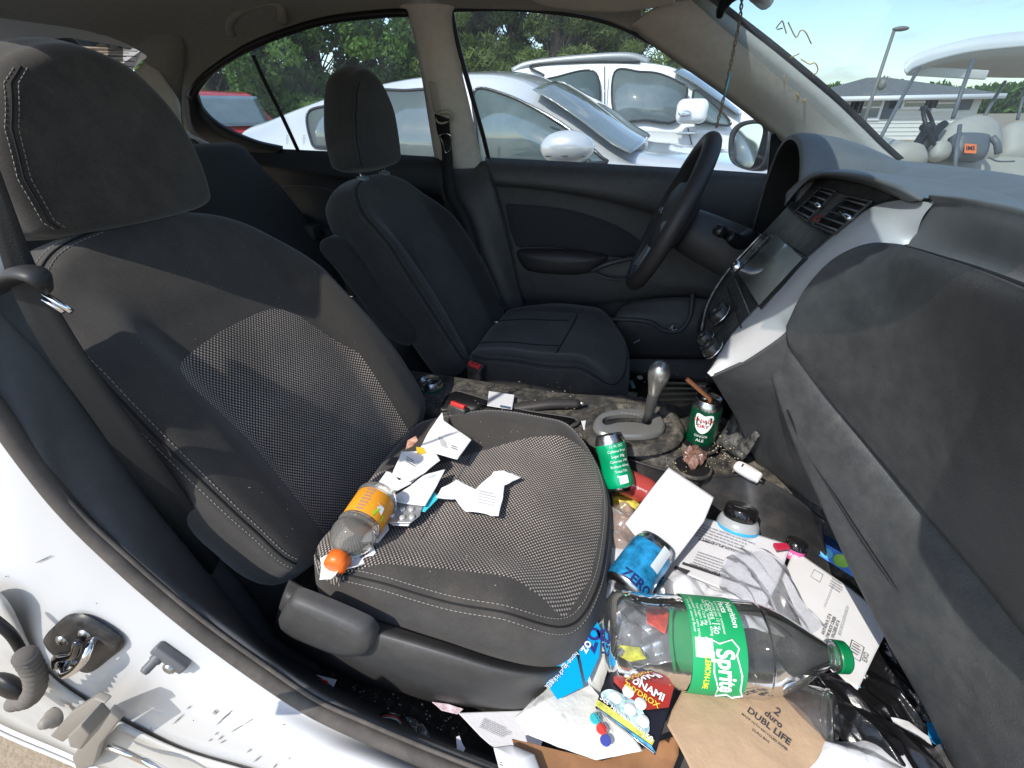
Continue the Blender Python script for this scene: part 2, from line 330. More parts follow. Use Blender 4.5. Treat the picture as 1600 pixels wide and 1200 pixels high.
# belt height slider, guide ring, strap and tongue on the far pillar
sb = part('driver_seat_belt', car)
q = MB(); q.box(SD(681, 152, .025), (.028, .018, .085), (N(br[3]-bl[3]), N(V(.0, -.94, -.30)), N(SD(672, 120)-SD(684, 190)))); q.build('height_slider', mat('beige_plastic', (.40, .37, .31), .4), sb, bevel=.006)
q = MB(); q.tube([SD(688, 176, .05), SD(703, 176, .05), SD(705, 186, .05), SD(690, 192, .05), SD(682, 186, .05)], .005, smooth=30, closed=True); q.build('belt_guide', MATS['beige_plastic'], sb)
q = MB(); a = [SD(679, 178, .055), SD(683, 205, .05), SD(690, 232, .05), A(694, 300, y=.60), A(716, 345, y=.58), A(752, 440, y=.55), A(800, 496, y=.52)]
b = [SD(702, 186, .055), SD(703, 205, .05), SD(706, 232, .05), A(712, 300, y=.60), A(734, 345, y=.58), A(764, 440, y=.55), A(806, 500, y=.52)]
q.grid(rs([a, b], 3, 40, l0=True)); q.build('strap', belt, sb, solid=.002)
q = MB(); q.tube([SD(688, 212, .06), SD(702, 210, .06), SD(704, 222, .06), SD(702, 236, .06), SD(696, 238, .06), SD(692, 224, .06)], .0028, smooth=24, closed=True); q.build('tongue', chrome, sb)
q = MB(); q.box(A(780, 503, y=.50), (.05, .02, .012), (N(V(1, .2, .1)), V(0, 1, 0), V(0, 0, 1))); q.build('lap_anchor', chrome, sb, bevel=.003)
# ---- far side window frames (black) and rear quarter glass
qf = [SD(292, 150), SD(300, 206), SD(330, 236), SD(376, 246), SD(440, 246)]
qi = [SD(308, 148), SD(318, 172), SD(345, 196), SD(395, 219), SD(440, 230)]
strip('quarter_window_frame', [qf, qi], blackr, n=4, solid=.02)
tp = [SD(294, 150), SD(306, 128), SD(330, 108), SD(365, 84), SD(400, 64), SD(460, 42), SD(520, 27), SD(600, 18), SD(640, 16)]
ti = [SD(308, 150), SD(318, 134), SD(338, 114), SD(370, 92), SD(404, 74), SD(462, 52), SD(522, 36), SD(600, 27), SD(636, 26)]
q = MB(); q.grid(rs([tp, ti], 3, 40)); q.tube([(a+b)/2+V(0, -.01, 0) for a, b in zip(tp, ti)], .006, smooth=50); q.build('rear_window_seal', blackr, car, solid=.008)
q = MB(); q.tube([SD(395, 86), SD(415, 130), SD(440, 180), SD(466, 236)], .0085, smooth=16, flat=.5); q.build('window_divider', blackr, car)
q = MB(); ft = [SD(706, 18), SD(800, 17), SD(900, 27), SD(960, 42), SD(1000, 60), SD(1060, 97), SD(1120, 139), SD(1180, 187), AP(1222, 220, (0, 1, .38), 1.08)]
q.tube([p+V(0, .006, .004) for p in ft], .0045, smooth=50); q.build('front_window_seal', blackr, car)
gcl = glassmat('window_glass', (.82, .89, .88), .04, dirt=.15, dscale=9)
gws = glassmat('windshield_glass', (.56, .665, .70), .04, dirt=.08, dscale=5)
q = MB(); q.add([SD(*p, off=-.025) for p in [(300, 148), (398, 60), (470, 240), (300, 240)]], [(0, 1, 2, 3)]); q.build('quarter_glass', gcl, car, smooth=False)
q = MB(); q.add([SD(*p, off=-.025) for p in [(398, 60), (640, 10), (690, 256), (468, 244)]], [(0, 1, 2, 3)]); q.build('rear_door_glass', gcl, car, smooth=False)
q = MB(); q.add([SD(*p, off=-.025) for p in [(700, 8), (905, 12), (1010, 50), (1200, 190), (1240, 290), (760, 265)]], [(0, 1, 2, 3, 4, 5)]); q.build('front_door_glass', gcl, car, smooth=False)
# small printed safety marks on the side glass
q = MB(); ink = mat('glass_print', (.05, .06, .06), .6)
for (px, py) in ((449, 218), (475, 218), (780, 236)):
    f0 = lambda a, b, px=px, py=py: SD(px+a, py-b, off=-.022)
    for r_ in range(6): text(q, ['IIIII', 'AS2', 'IIIIIIII', 'III III', 'IIIIII', 'IIII'][r_], 2.6, lambda a, b, r_=r_: f0(a, b-r_*2.6+6))
q.build('safety_glass_print', ink, car, smooth=False)
# ---- windshield (a clean slanted pane) and the grease pencil marks on it
WSn = N(np.cross(V(.62, -1.0, .02), V(-.66, 0, .36))); wsb = V(1.16, 0, 1.035); wst = V(.54, 0, 1.42)
def ws(yy, t):                                                     # curved windshield surface
    c = 1-(yy/.66)**2
    return V(wsb[0]-.17+.17*c+(wst[0]-wsb[0])*t-.02*c*t, yy*(1-.14*t), wsb[2]+(wst[2]-wsb[2])*t-.0*c)
q = MB(); q.grid(np.array([[ws(y, t) for y in np.linspace(-.68, .66, 30)] for t in np.linspace(0, 1, 16)])); q.build('windshield', gws, car)
def onws(px, py):
    D = ray(px, py); lo, hi = .3, 3.
    best = None
    for t in np.linspace(.0004, .0040, 900):
        P = CAM+D*t; yy = P[1]
        for _ in range(1):
            tz = (P[2]-wsb[2])/(wst[2]-wsb[2]); S = ws(yy/(1-.14*tz), tz)
        e = S[0]-P[0]
        if e < 0: return P
    return CAM+D*.002
q = MB(); gp = glassmat('grease_pencil', (.95, .8, .5), .01, dirt=1.3, dc=(1, .80, .45))
for st in [[(1216, 44), (1222, 36), (1226, 33), (1229, 42), (1232, 52)], [(1218, 46), (1226, 44)], [(1235, 35), (1247, 58), (1254, 48), (1262, 50), (1271, 68)], [(1238, 90), (1252, 84)], [(1254, 92), (1268, 100), (1276, 98), (1281, 106), (1279, 114), (1274, 116)], [(1228, 118), (1229, 148)], [(1237, 139), (1243, 152), (1250, 155), (1248, 146), (1256, 158), (1261, 155), (1261, 166), (1256, 170)]]:
    q.tube([onws(*p)+V(-.004, 0, 0) for p in st], .0013, n=5, smooth=20)
q.build('windshield_marking', gp, car)
# cowl and bonnet beyond the windshield
q = MB(); g = []
for x in np.linspace(0, 1, 8):
    g.append([V(1.16+.17*(-(y/.66)**2)+1.05*x+.02, y, 1.03-.10*x**1.6-.05*(y/.7)**4) for y in np.linspace(-.74, .74, 16)])
q.grid(rs(g, 16, 30)); q.build('bonnet', paint, car, solid=.01)
# ---- rear window, rear pillar, parcel shelf
q = MB(); q.add([A(-60, 70, x=-1.25), A(0, 64, x=-1.25), A(110, 59, x=-1.25), A(222, 78, x=-1.27), A(207, 112, x=-1.35), A(120, 150, x=-1.5), A(-60, 150, x=-1.5)], [(0, 1, 2, 3, 4, 5, 6)]); q.build('rear_window', glassmat('rear_glass', (.75, .83, .8), .1, dirt=.22, dscale=6), car, smooth=False)
q = MB()
for k in range(6): q.tube([A(-60, 72+k*9, x=-1.26-.02*k), A(215-k*2, 80+k*8, x=-1.26-.02*k)], .0012, n=4)
q.build('defroster_line', mat('defrost', (.10, .07, .05), .7), car)
cp1 = [A(150, 52, y=.40), A(195, 62, y=.44), A(228, 84, y=.47), A(222, 100, y=.48), A(208, 114, y=.47), A(205, 125, y=.47)]
cp2 = [SD(270, 40, .10), SD(285, 60, .08), SD(290, 90, .05), SD(285, 130, .03), SD(283, 170, .03), SD(290, 222, .03)]
strip('rear_pillar_trim', [cp1, [.5*(a+b)+V(.03, -.01, .0) for a, b in zip(cp1, cp2)], cp2], headl, mm=30)
cq = [A(236, 92, y=.50), A(262, 130, y=.51), A(280, 160, y=.52), A(286, 200, y=.54), A(330, 226, y=.57)]
cw = [A(208, 112, y=.47), A(240, 165, y=.49), A(272, 200, y=.50), A(292, 214, y=.53), A(332, 234, y=.56)]
strip('quarter_trim', [cq, [.5*(a+b)+V(.012, -.008, 0) for a, b in zip(cq, cw)], cw], beige, mm=30)
strip('parcel_shelf', [[V(-1.10, y, 1.06), V(-1.35, y, 1.07), V(-1.62, y, 1.08)] for y in (-.6, 0, .6)], fabB, n=8, mm=8, solid=.02)
strip('quarter_panel', [[SD(276, 120), SD(270, 170), SD(280, 240), SD(300, 290)], [SD(304, 118), SD(300, 170), SD(312, 210), SD(360, 250)]], headl, mm=20, n=4)
# ---- rear seat
rsx = part('rear_seat', car)
def rb(y0, y1, n_, mm_):
    q = MB(); g = []
    for y in np.linspace(y0, y1, 9):
        e = abs((y-(y0+y1)/2)/((y1-y0)/2))**6*.03
        g.append([V(-.72-e, y, .52), V(-.76-e, y, .66), V(-.88-e, y, .88), V(-.985-e, y, 1.03-e), V(-1.03-e, y, 1.085-e), V(-1.08, y, 1.08-e), V(-1.13, y, 1.03)])
    q.grid(rs(g, 24, 30)); return q.build(n_, mm_, rsx, solid=.03)
rb(-.62, .20, 'rear_backrest', fabB); rb(.205, .635, 'rear_backrest', fabB)
q = MB(); q.grid(rs([[V(-.76, y, .52), V(-.6, y, .56), V(-.35, y, .57), V(-.26, y, .54), V(-.25, y, .42)] for y in (-.62, -.3, 0, .3, .62)], 20, 20)); q.build('rear_cushion', fabB, rsx, solid=.02)
q = MB(); a = [A(290, 214, y=.50), A(318, 245, y=.48), A(352, 290, y=.46), A(385, 336, y=.44), A(430, 400, y=.42)]; b = [A(304, 218, y=.50), A(338, 248, y=.48), A(368, 292, y=.46), A(402, 334, y=.44), A(450, 400, y=.42)]
q.grid(rs([a, b], 3, 20, l0=True)); q.build('rear_strap', mat('grey_webbing', (.05, .055, .06), .7, bump=.5, bscale=400), rsx, solid=.002)
# ---- far door panels
bl_ = [A(x, y_, y=.70) for x, y_ in ((372, 230), (440, 234), (560, 240), (690, 247))]
r1 = [A(x, y_, y=.675) for x, y_ in ((376, 244), (440, 248), (560, 254), (694, 262))]
r2 = [A(x, y_, y=.665) for x, y_ in ((392, 258), (450, 264), (560, 276), (700, 300))]
r3 = [A(x, y_, y=.685) for x, y_ in ((398, 266), (455, 276), (560, 294), (706, 320))]
r4 = [A(x, y_, y=.69) for x, y_ in ((430, 330), (480, 345), (570, 360), (720, 380))]
r5 = [A(x, y_, y=.64) for x, y_ in ((470, 350), (500, 362), (580, 375), (730, 395))]
r6 = [A(x, y_, y=.66) for x, y_ in ((500, 450), (540, 460), (600, 470), (760, 500))]
strip('rear_door_panel', [bl_, r1, r2, r3, r4, r5, r6], mat('rear_panel_plastic', (.018, .019, .021), .6, bump=.3, bscale=600), n=40, mm=40, solid=.01)
q = MB(); q.tube([A(432, 300, y=.675), A(450, 290, y=.67), A(490, 292, y=.67), A(540, 302, y=.67)], .004, smooth=24); q.box(A(486, 362, y=.60), (.06, .05, .05)); q.build('rear_armrest', plas, car, bevel=.01)
fd = part('driver_door', car)
P_ = [
 [(758, 250), (860, 255), (980, 262), (1100, 269), (1200, 276), (1290, 282)],
 [(762, 262), (860, 268), (980, 276), (1100, 284), (1200, 292), (1290, 298)],
 [(770, 282), (860, 290), (960, 305), (1050, 326), (1140, 350), (1260, 380)],
 [(773, 290), (860, 298), (950, 316), (1040, 342), (1130, 372), (1250, 402)],
 [(784, 330), (870, 340), (950, 360), (1040, 385), (1120, 410), (1240, 440)],
 [(795, 375), (880, 385), (950, 396), (1040, 415), (1120, 432), (1240, 460)],
 [(805, 420), (880, 428), (950, 430), (1040, 440), (1120, 450), (1240, 480)],
 [(812, 455), (890, 466), (970, 462), (1050, 455), (1120, 462), (1240, 500)],
 [(818, 480), (890, 490), (970, 478), (1050, 470), (1120, 480), (1240, 520)],
 [(840, 540), (900, 560), (980, 560), (1060, 560), (1140, 560), (1240, 580)]]
Yd = [.705, .675, .665, .685, .69, .685, .675, .68, .70, .70]
q = MB(); q.grid(rs([[A(*p, y=Yd[i]) for p in r_] for i, r_ in enumerate(P_)], 50, 60)); q.build('door_panel', plas, fd, solid=.01, soff=1)
# padded insert with its mesh rim, arm rest, pull cup, map pocket
ins = [(790, 326), (792, 318), (800, 318), (850, 322), (900, 330), (950, 346), (985, 364), (1010, 384), (1015, 392), (1000, 400), (960, 402), (930, 398), (880, 388), (830, 386), (808, 386), (800, 370)]
pts = [A(*p, y=.678) for p in ins]; c0 = np.mean(pts, 0)
q = MB(); cl = cr(pts, 60, True); g = [[c0+(p-c0)*s_+V(0, -.012*(1-s_**6)**.5, 0) for p in cl] for s_ in (.02, .4, .7, .85, .94, .98, 1.0)]
q.grid(g, cv=True); q.build('door_insert', mat('insert_mesh_cloth', (.033, .033, .035), .9, bump=1, bscale=500, var=.4, vscale=300), fd)
q = MB(); q.tube(cl, .0022, closed=True, n=6); q.build('insert_seam', mat('insert_seam_edge', (.07, .07, .072), .7), fd)
arm = [(808, 398), (812, 390), (840, 388), (900, 390), (940, 396), (950, 402), (940, 414), (925, 424), (890, 428), (840, 424), (820, 418)]
pts = [A(*p, y=.665) for p in arm]; c0 = np.mean(pts, 0); cl = cr(pts, 50, True)
q = MB(); g = [[c0+(p-c0)*s_+V(0, -.045*(1-s_**4)**.5, 0) for p in cl] for s_ in (.02, .4, .7, .85, .94, .98, 1.0)]; q.grid(g, cv=True); q.build('armrest', leather, fd)
q = MB(); q.tube([A(925, 424, y=.63), A(950, 412, y=.63), A(985, 404, y=.64), A(1010, 402, y=.65)], [.006, .009, .008, .005], smooth=20); q.tube([A(925, 426, y=.63), A(955, 436, y=.63), A(980, 434, y=.64), A(1000, 426, y=.65)], [.004, .004, .004, .003], smooth=20); q.build('pull_handle', mat('pull_plastic', (.06, .062, .065), .35), fd)
q = MB(); q.grid(rs([[A(970, 478, y=.66), A(1000, 470, y=.66), A(1060, 464, y=.66), A(1110, 468, y=.66)], [A(960, 502, y=.62), A(1010, 505, y=.62), A(1050, 512, y=.62), A(1092, 512, y=.62)], [A(965, 560, y=.64), A(1010, 560, y=.64), A(1050, 560, y=.64), A(1100, 560, y=.64)]], 12, 20)); q.tube([A(940, 498, y=.61), A(1010, 502, y=.61), A(1036, 516, y=.61), A(1062, 516, y=.61), A(1078, 494, y=.62), A(1082, 460, y=.64)], .005, smooth=30); q.build('map_pocket', plas, fd, solid=.006)
q = MB(); q.tube([A(1046, 514, y=.60), A(1052, 508, y=.60), A(1050, 516, y=.59), A(1060, 514, y=.60)], .002, smooth=12); q.tube([A(990, 536, y=.60), A(1000, 531, y=.60)], .002); tag(q.build('foil_scrap', mat('foil', (.5, .6, .65), .3, metal=.5), None), 'tiny bright crumpled foil scrap in the far door pocket', 'scrap')
# outside mirror of the driver's door
mr_ = part('side_mirror', car)
ol = [(1192, 186), (1175, 187), (1155, 192), (1143, 205), (1139, 225), (1140, 245), (1148, 258), (1168, 266), (1186, 266), (1196, 250), (1202, 215), (1201, 192)]
mn = N(V(-.88, -.46, .08)); mcn = A(1168, 226, y=.90)@mn; pts = [AP(*p, mn, mcn) for p in ol]; c0 = np.mean(pts, 0); cl = cr(pts, 50, True)
q = MB(); q.grid([[c0+(p-c0)*s_+V(dx, dy, 0) for p in cl] for s_, dx, dy in ((.85, .004, .0), (.97, -.004, -.002), (1, .0, .0), (1.02, .02, .01), (.9, .05, .026), (.6, .075, .035), (.05, .08, .04))], cv=True); q.build('mirror_housing', mat('mirror_housing_black', (.02, .022, .03), .35, speck=90, dust=.3), mr_)
il = [(1186, 194), (1165, 196), (1152, 206), (1146, 226), (1147, 244), (1156, 256), (1172, 262), (1180, 250), (1186, 230), (1192, 205)]
pts = [AP(*p, mn, mcn+.006) for p in il]; q = MB(); q.add(cr(pts, 40, True), [tuple(range(40))]); q.build('mirror_glass', mat('mirror_glass_surface', (.85, .9, .9), .04, metal=1), mr_, smooth=False)
q = MB(); q.add([AP(*p, (0, 1, .38), 1.085) for p in [(1204, 212), (1224, 196), (1268, 240), (1262, 300), (1196, 300)]], [(0, 1, 2, 3, 4)]); q.build('mirror_base', blackr, mr_, smooth=False, solid=.01)
# inside mirror and its arm
im = part('inside_mirror', car)
q = MB(); q.tube([A(1156, -22, y=.28), A(1140, -8, y=.29), A(1128, 12, y=.30), A(1124, 26, y=.31)], [.02, .017, .010, .007], smooth=16); q.build('mirror_stem', blackr, im)
q = MB(); q.box(A(1190, -32, y=.12), (.03, .26, .075), (N(V(1, -.3, .3)), N(V(.2, 1, .1)), N(V(-.3, 0, 1)))); q.build('mirror_case', mat('mirror_shell', (.20, .20, .19), .4), im, bevel=.02)
# ---- near side: white pillar flange, weather strip, trim
wo = [(-60, 860, -.73), (0, 940, -.75), (35, 985, -.76), (65, 1052, -.765), (130, 1108, -.765), (200, 1150, -.765), (290, 1183, -.765), (360, 1206, -.765), (460, 1236, -.765), (640, 1290, -.765)]
wm = [(-60, 760, -.71), (0, 850, -.74), (90, 950, -.75), (170, 1010, -.75), (240, 1060, -.75), (310, 1100, -.75), (400, 1140, -.75), (470, 1170, -.75), (560, 1200, -.75), (700, 1260, -.75)]
wi = [(-60, 560, -.70), (0, 655, -.71), (100, 790, -.715), (200, 895, -.715), (300, 982, -.715), (400, 1058, -.715), (480, 1110, -.715), (550, 1146, -.715), (630, 1182, -.715), (760, 1240, -.715)]
g3 = lambda L_: [A(a, b, y=c) for a, b, c in L_]
strip('door_sill', [g3(wo), g3(wm), g3(wi)], paint, n=20, mm=80, solid=.003, soff=-1)
wi2 = [(-60, 540, -.70), (0, 625, -.705), (105, 768, -.71), (208, 868, -.71), (318, 962, -.71), (425, 1040, -.71), (500, 1090, -.71), (575, 1124, -.71), (665, 1162, -.71), (800, 1215, -.71)]
q = MB(); cen = [(a+b)/2+V(0, -.004, 0) for a, b in zip(g3(wi), g3(wi2))]; q.tube(cr(cen, 80), .0105, n=12); q.tube(cr(g3(wi2), 80)+V(0, -.004, 0), .003, n=6); q.build('weather_strip', rubber, car)
ti_ = [(-60, 360, -.62), (0, 482, -.645), (70, 560, -.64), (150, 660, -.635), (225, 760, -.63), (300, 865, -.625), (370, 955, -.62), (412, 1008, -.62), (470, 1040, -.62), (560, 1090, -.62), (700, 1152, -.62), (860, 1215, -.62)]
wi3 = [(-60, 535, -.70), (0, 620, -.70), (60, 700, -.705), (120, 778, -.705), (200, 854, -.705), (280, 926, -.705), (370, 992, -.705), (440, 1045, -.705), (520, 1095, -.705), (610, 1138, -.705), (700, 1172, -.705), (840, 1228, -.705)]
w3, t3 = g3(wi3), g3(ti_)
strip('sill_trim_cover', [[p+V(0, -.005, -.012) for p in w3], w3, [.6*a+.4*b+V(.004, -.004, .008) for a, b in zip(w3, t3)], [.15*a+.85*b+V(.004, -.0, .008) for a, b in zip(w3, t3)], t3, [p+V(.0, .035, -.03) for p in t3]], trimB, n=24, mm=110)
q = MB()
for (a, b, c, d) in (((658, 1172), (800, 1212), -.665, 0), ((655, 1186), (790, 1226), -.685, 0)): q.tube([A(*a, y=c)+V(0, 0, .008), A(*b, y=c)+V(0, 0, .008)], .0022, n=6)
q.tube([A(640, 1163, y=-.70)+V(0, 0, .004), A(652, 1150, y=-.66)+V(0, 0, .008), A(662, 1137, y=-.625)+V(0, 0, .006)], .0016, n=5, mi=1); q.build('sill_plate_ribs', [mat('rib_grey', (.16, .16, .16), .4), blackr], car)
# scuffs on the white paint
q = MB(); rnd = random.Random(3); scf = mat('scuff_mark', (.06, .055, .05), .9)
wp = rs([g3(wo), g3(wm), g3(wi)], 20, 80)
def on_sill(px, py):
    best = None; D = N(ray(px, py))
    d = wp-CAM; t = d@D; e = np.linalg.norm(d-t[..., None]*D, axis=-1); i, j = np.unravel_index(np.argmin(e), e.shape)
    n_ = N(np.cross(wp[min(i+1, 19), j]-wp[max(i-1, 0), j], wp[i, min(j+1, 79)]-wp[i, max(j-1, 0)])); n_ = -n_ if n_@D > 0 else n_
    return CAM+D*((wp[i, j]-CAM)@n_/(D@n_))+n_*.0046, n_
for s_ in [(275, 1126, 291, 1111), (296, 1103, 302, 1098), (336, 1110, 342, 1104), (338, 1112, 345, 1106), (343, 1127, 366, 1106), (352, 1118, 362, 1110), (366, 1138, 398, 1120), (330, 1153, 335, 1149), (345, 1151, 352, 1144), (348, 1156, 356, 1151), (340, 1143, 344, 1139), (62, 875, 86, 864), (400, 1185, 411, 1176), (390, 1170, 396, 1165), (430, 1195, 436, 1188), (306, 1120, 307, 1121), (240, 1132, 241, 1133), (155, 938, 156, 939), (28, 960, 30, 959), (15, 897, 18, 896), (128, 959, 131, 957), (443, 1132, 446, 1131), (455, 1180, 457, 1179), (86, 1003, 88, 1001)]:
    a, b = on_sill(*s_[:2])[0], on_sill(*s_[2:])[0]; q.tube([a, (a+b)/2, b], [.0003, .0006, .0003], n=4)
q.build('scuff_marks', scf, car)
# striker on the pillar: base plate, loop and two screws
stp = part('door_striker', car); O_, n_ = on_sill(135, 1000); ex = N(on_sill(172, 972)[0]-on_sill(98, 1030)[0]); ey = np.cross(n_, ex); sc_ = .80*np.linalg.norm(on_sill(172, 972)[0]-on_sill(98, 1030)[0])/2
if (A(120, 970, d=1)-A(135, 1000, d=1))@ey < 0: ey = -ey
F3 = lambda a, b, c=0: O_+ex*a*sc_+ey*b*sc_+n_*c*sc_
q = MB(); cl = cr([F3(*p) for p in [(-1.0, -.35), (-1.02, .2), (-.75, .52), (-.1, .58), (.6, .56), (.95, .35), (1.02, -.2), (.8, -.5), (0, -.55), (-.8, -.55)]], 50, True)
q.grid([[O_+(p-O_)*s_+n_*h for p in cl] for s_, h in ((1.03, -.001), (1.0, .003), (.9, .006), (.5, .0062), (.02, .0062))], cv=True); q.build('striker_plate', mat('striker_black', (.015, .015, .016), .42, dust=.2, dscale=90), stp)
q = MB(); q.tube([F3(-.62, -.05, .05), F3(-.62, -.12, .26), F3(-.5, -.2, .36), F3(0, -.24, .38), F3(.5, -.2, .36), F3(.66, -.12, .26), F3(.66, -.05, .05)], .0048, n=12, smooth=40); q.tube([F3(-.7, .02, .25), F3(-.2, .12, .3), F3(.3, -.02, .3), F3(.75, .12, .25)], .006, n=8, smooth=20, mi=1); q.build('striker_loop', [chrome, blackm], stp)
for a, b in ((-.12, .3), (.6, .12), (-.66, -.2)):
    q = MB(); q.lathe([(.0001, .010), (.006, .0095), (.0085, .007), (.009, .004)], F3(a, b), n_, n=20); 
    q.box(F3(a, b)+n_*.0102, (.009, .0018, .001), (ex, ey, n_), mi=1); q.box(F3(a, b)+n_*.0103, (.0018, .009, .001), (ex, ey, n_), mi=1); q.build('screw', [steel, blackm], stp)
sw_ = part('door_switch', car); O2, n2 = on_sill(270, 1022); ex2 = N(on_sill(296, 1036)[0]-on_sill(252, 1004)[0]); ey2 = np.cross(n2, ex2); sc2 = np.linalg.norm(on_sill(300, 1040)[0]-on_sill(250, 1004)[0])/2
if (A(260, 1010, d=1)-A(270, 1024, d=1))@ey2 > 0: ey2 = -ey2
g4 = mat('switch_grey', (.12, .12, .125), .5); F4 = lambda a, b, c=0: O2+ex2*a*sc2+ey2*b*sc2+n2*c*sc2
q = MB(); q.box(F4(0, -.25, .2), (sc2*1.9, sc2*.6, sc2*.5), (ex2, ey2, n2)); q.build('switch_base', g4, sw_, bevel=.003)
q = MB(); q.lathe([(.0001, .026), (.0045, .0255), (.006, .022), (.006, .012), (.008, .010), (.008, .0)], F4(-.45, .0, .1), N(n2+ey2*.7), n=20); q.build('plunger', g4, sw_)
q = MB(); q.lathe([(.0001, .008), (.006, .008), (.0085, .006), (.0085, 0)], F4(.35, .1, .2), N(n2+ey2*.4), n=20); q.build('screw', steel, sw_)
# rear door edge below the pillar with its hinge and wiring boot
rd = part('rear_door', car)
ro0 = [(-80, 1075, -.792), (0, 1128, -.792), (120, 1180, -.792), (230, 1235, -.792), (400, 1310, -.792)]
ri0 = [(-80, 930, -.772), (0, 930, -.772), (80, 1060, -.772), (250, 1160, -.772), (400, 1210, -.772)]
strip('door_edge', [g3(ri0), [.5*(a+b)+V(0, .006, -.006) for a, b in zip(g3(ri0), g3(ro0))], g3(ro0)], paintd, n=10, mm=30, solid=.004)
q = MB(); q.tube(cr(g3([(a, b+4, c) for a, b, c in ro0]), 30), .0055, flat=1.2, n=10); q.tube(cr(g3([(a, b+16, c-.004) for a, b, c in ro0]), 30), .0035, n=8); q.build('door_lip', mat('lip_paint', (.62, .62, .60), .4), rd)
bo = [A(22, 1098, y=-.802), A(44, 1092, y=-.802), A(55, 1076, y=-.802), A(55, 1055, y=-.802), A(46, 1036, y=-.802), A(38, 1022, y=-.802)]
pp = cr(bo, 130); q = MB(); q.tube(pp, [.0105+.0020*math.sin(i*.62) for i in range(130)], n=18); q.build('wiring_boot', mat('boot_rubber', (.13, .115, .10), .85, var=.25, dust=.5, dscale=20), rd)
q = MB(); q.ell(A(14, 1072, y=-.802), (.028, .012, .026)); q.build('boot_socket', blackr, rd); q = MB(); q.tube([A(-20, 960, y=-.79), A(16, 990, y=-.79), A(34, 1018, y=-.79)], .006, smooth=12); q.build('door_cable', blackr, rd)
hg = mat('hinge_shaded_paint', (.24, .22, .19), .5, dust=.5, dscale=40, dcol=(.2, .15, .1), bump=.1)  # greasy metal, base darkened further to stand in for the rear door's shade
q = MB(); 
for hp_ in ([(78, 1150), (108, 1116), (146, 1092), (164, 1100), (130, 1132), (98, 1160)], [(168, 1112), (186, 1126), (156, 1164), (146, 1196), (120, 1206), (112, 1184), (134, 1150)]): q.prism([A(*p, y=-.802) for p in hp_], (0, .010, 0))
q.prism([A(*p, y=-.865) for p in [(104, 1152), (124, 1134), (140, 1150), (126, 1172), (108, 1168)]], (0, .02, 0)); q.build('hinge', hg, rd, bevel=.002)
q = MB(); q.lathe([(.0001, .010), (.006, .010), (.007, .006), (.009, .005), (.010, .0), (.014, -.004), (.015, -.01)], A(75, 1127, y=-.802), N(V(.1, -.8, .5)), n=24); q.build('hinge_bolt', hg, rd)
q = MB(); q.tube([A(170, 1166, y=-.795), A(205, 1180, y=-.795), A(240, 1196, y=-.802), A(300, 1230, y=-.802)], .0045, n=10, smooth=14); q.build('check_rod', chrome, rd)
# near side window seal and outer shell behind the seat (only seen from the side)
strip('near_pillar_trim', [[V(-.33, -.72, 1.42-.38*0), V(-.33, -.71, 1.2), V(-.30, -.70, 1.0)], [V(-.23, -.55, 1.44), V(-.24, -.61, 1.22), V(-.22, -.645, 1.03)]], beige, n=6, mm=12)
q = MB(); q.tube([V(-.06, -.665, 1.40), A(-10, 290, y=-.655), A(0, 330, y=-.655)], .004); 
strip('kick_panel', [[V(x, .70, z) for x in (-.4, 0, .3, .7, 1.15)] for z in (.30, .42, .58, .8)], plas, n=6, mm=10, solid=.01)
strip('rocker', [[V(x, .62, .33), V(x, .66, .40), V(x, .72, .41)] for x in (-.6, 0, .5, 1.1)], plas, n=10, mm=10, solid=.01)
# firewall / floor / tunnel / seat rails
strip('floor_carpet', [[V(x, y, .315+.02*math.sin(x*9+y*7)) for x in np.linspace(-.35, 1.15, 8)] for y in np.linspace(-.66, .68, 8)], carpet, n=30, mm=30, solid=.01)
strip('firewall_carpet', [[V(1.00, y, .32), V(1.08, y, .45), V(1.10, y, .62), V(1.02, y, .80), V(.92, y, .92)] for y in (-.66, -.3, 0, .3, .68)], carpet, n=16, mm=16, solid=.01)
# ---- closed rear half of the near side: door skin, glass and rear wing (seen only from further round)
q = MB(); q.grid(rs([[V(x, y, z) for x in (-.68, -.95, -1.25, -1.6, -2.0)] for y, z in ((-.74, .28), (-.79, .45), (-.80, .70), (-.775, .92), (-.735, 1.02))], 20, 20)); q.build('door_skin', paint, rd, solid=.01)
q = MB(); q.grid(rs([[V(x, -.66, z) for x in (-.66, -1.0, -1.4, -1.75)] for z in (.40, .70, 1.0)], 6, 10)); q.build('inner_panel', plas, rd, solid=.01)
q = MB(); q.grid(rs([[V(-.64, -.73, 1.02), V(-1.0, -.73, 1.03), V(-1.35, -.725, 1.06)], [V(-.60, -.66, 1.22), V(-.95, -.66, 1.22), V(-1.28, -.67, 1.16)], [V(-.50, -.575, 1.42), V(-.85, -.58, 1.38), V(-1.15, -.62, 1.26)]], 8, 14)); q.build('door_glass', gcl, rd)
q = MB(); q.tube([V(-.62, -.735, 1.02), V(-1.0, -.735, 1.03), V(-1.37, -.73, 1.06), V(-1.18, -.625, 1.27), V(-.86, -.585, 1.39), V(-.50, -.575, 1.43)], .012, smooth=40); q.build('glass_frame', blackr, rd)
q = MB(); q.grid(rs([[V(-1.36, -.74, 1.03), V(-1.6, -.74, 1.05), V(-1.95, -.72, 1.04)], [V(-1.30, -.68, 1.16), V(-1.5, -.66, 1.17), V(-1.85, -.60, 1.06)], [V(-1.12, -.60, 1.33), V(-1.3, -.56, 1.32), V(-1.7, -.50, 1.10)]], 10, 12)); q.build('rear_wing', paint, car, solid=.01)
q = MB(); q.grid(rs([[V(x, y, 1.06-.05*abs(y)) for x in (-1.62, -1.85, -2.1)] for y in (-.72, -.3, 0, .3, .72)], 14, 8)); q.build('boot_lid', paint, car, solid=.01)
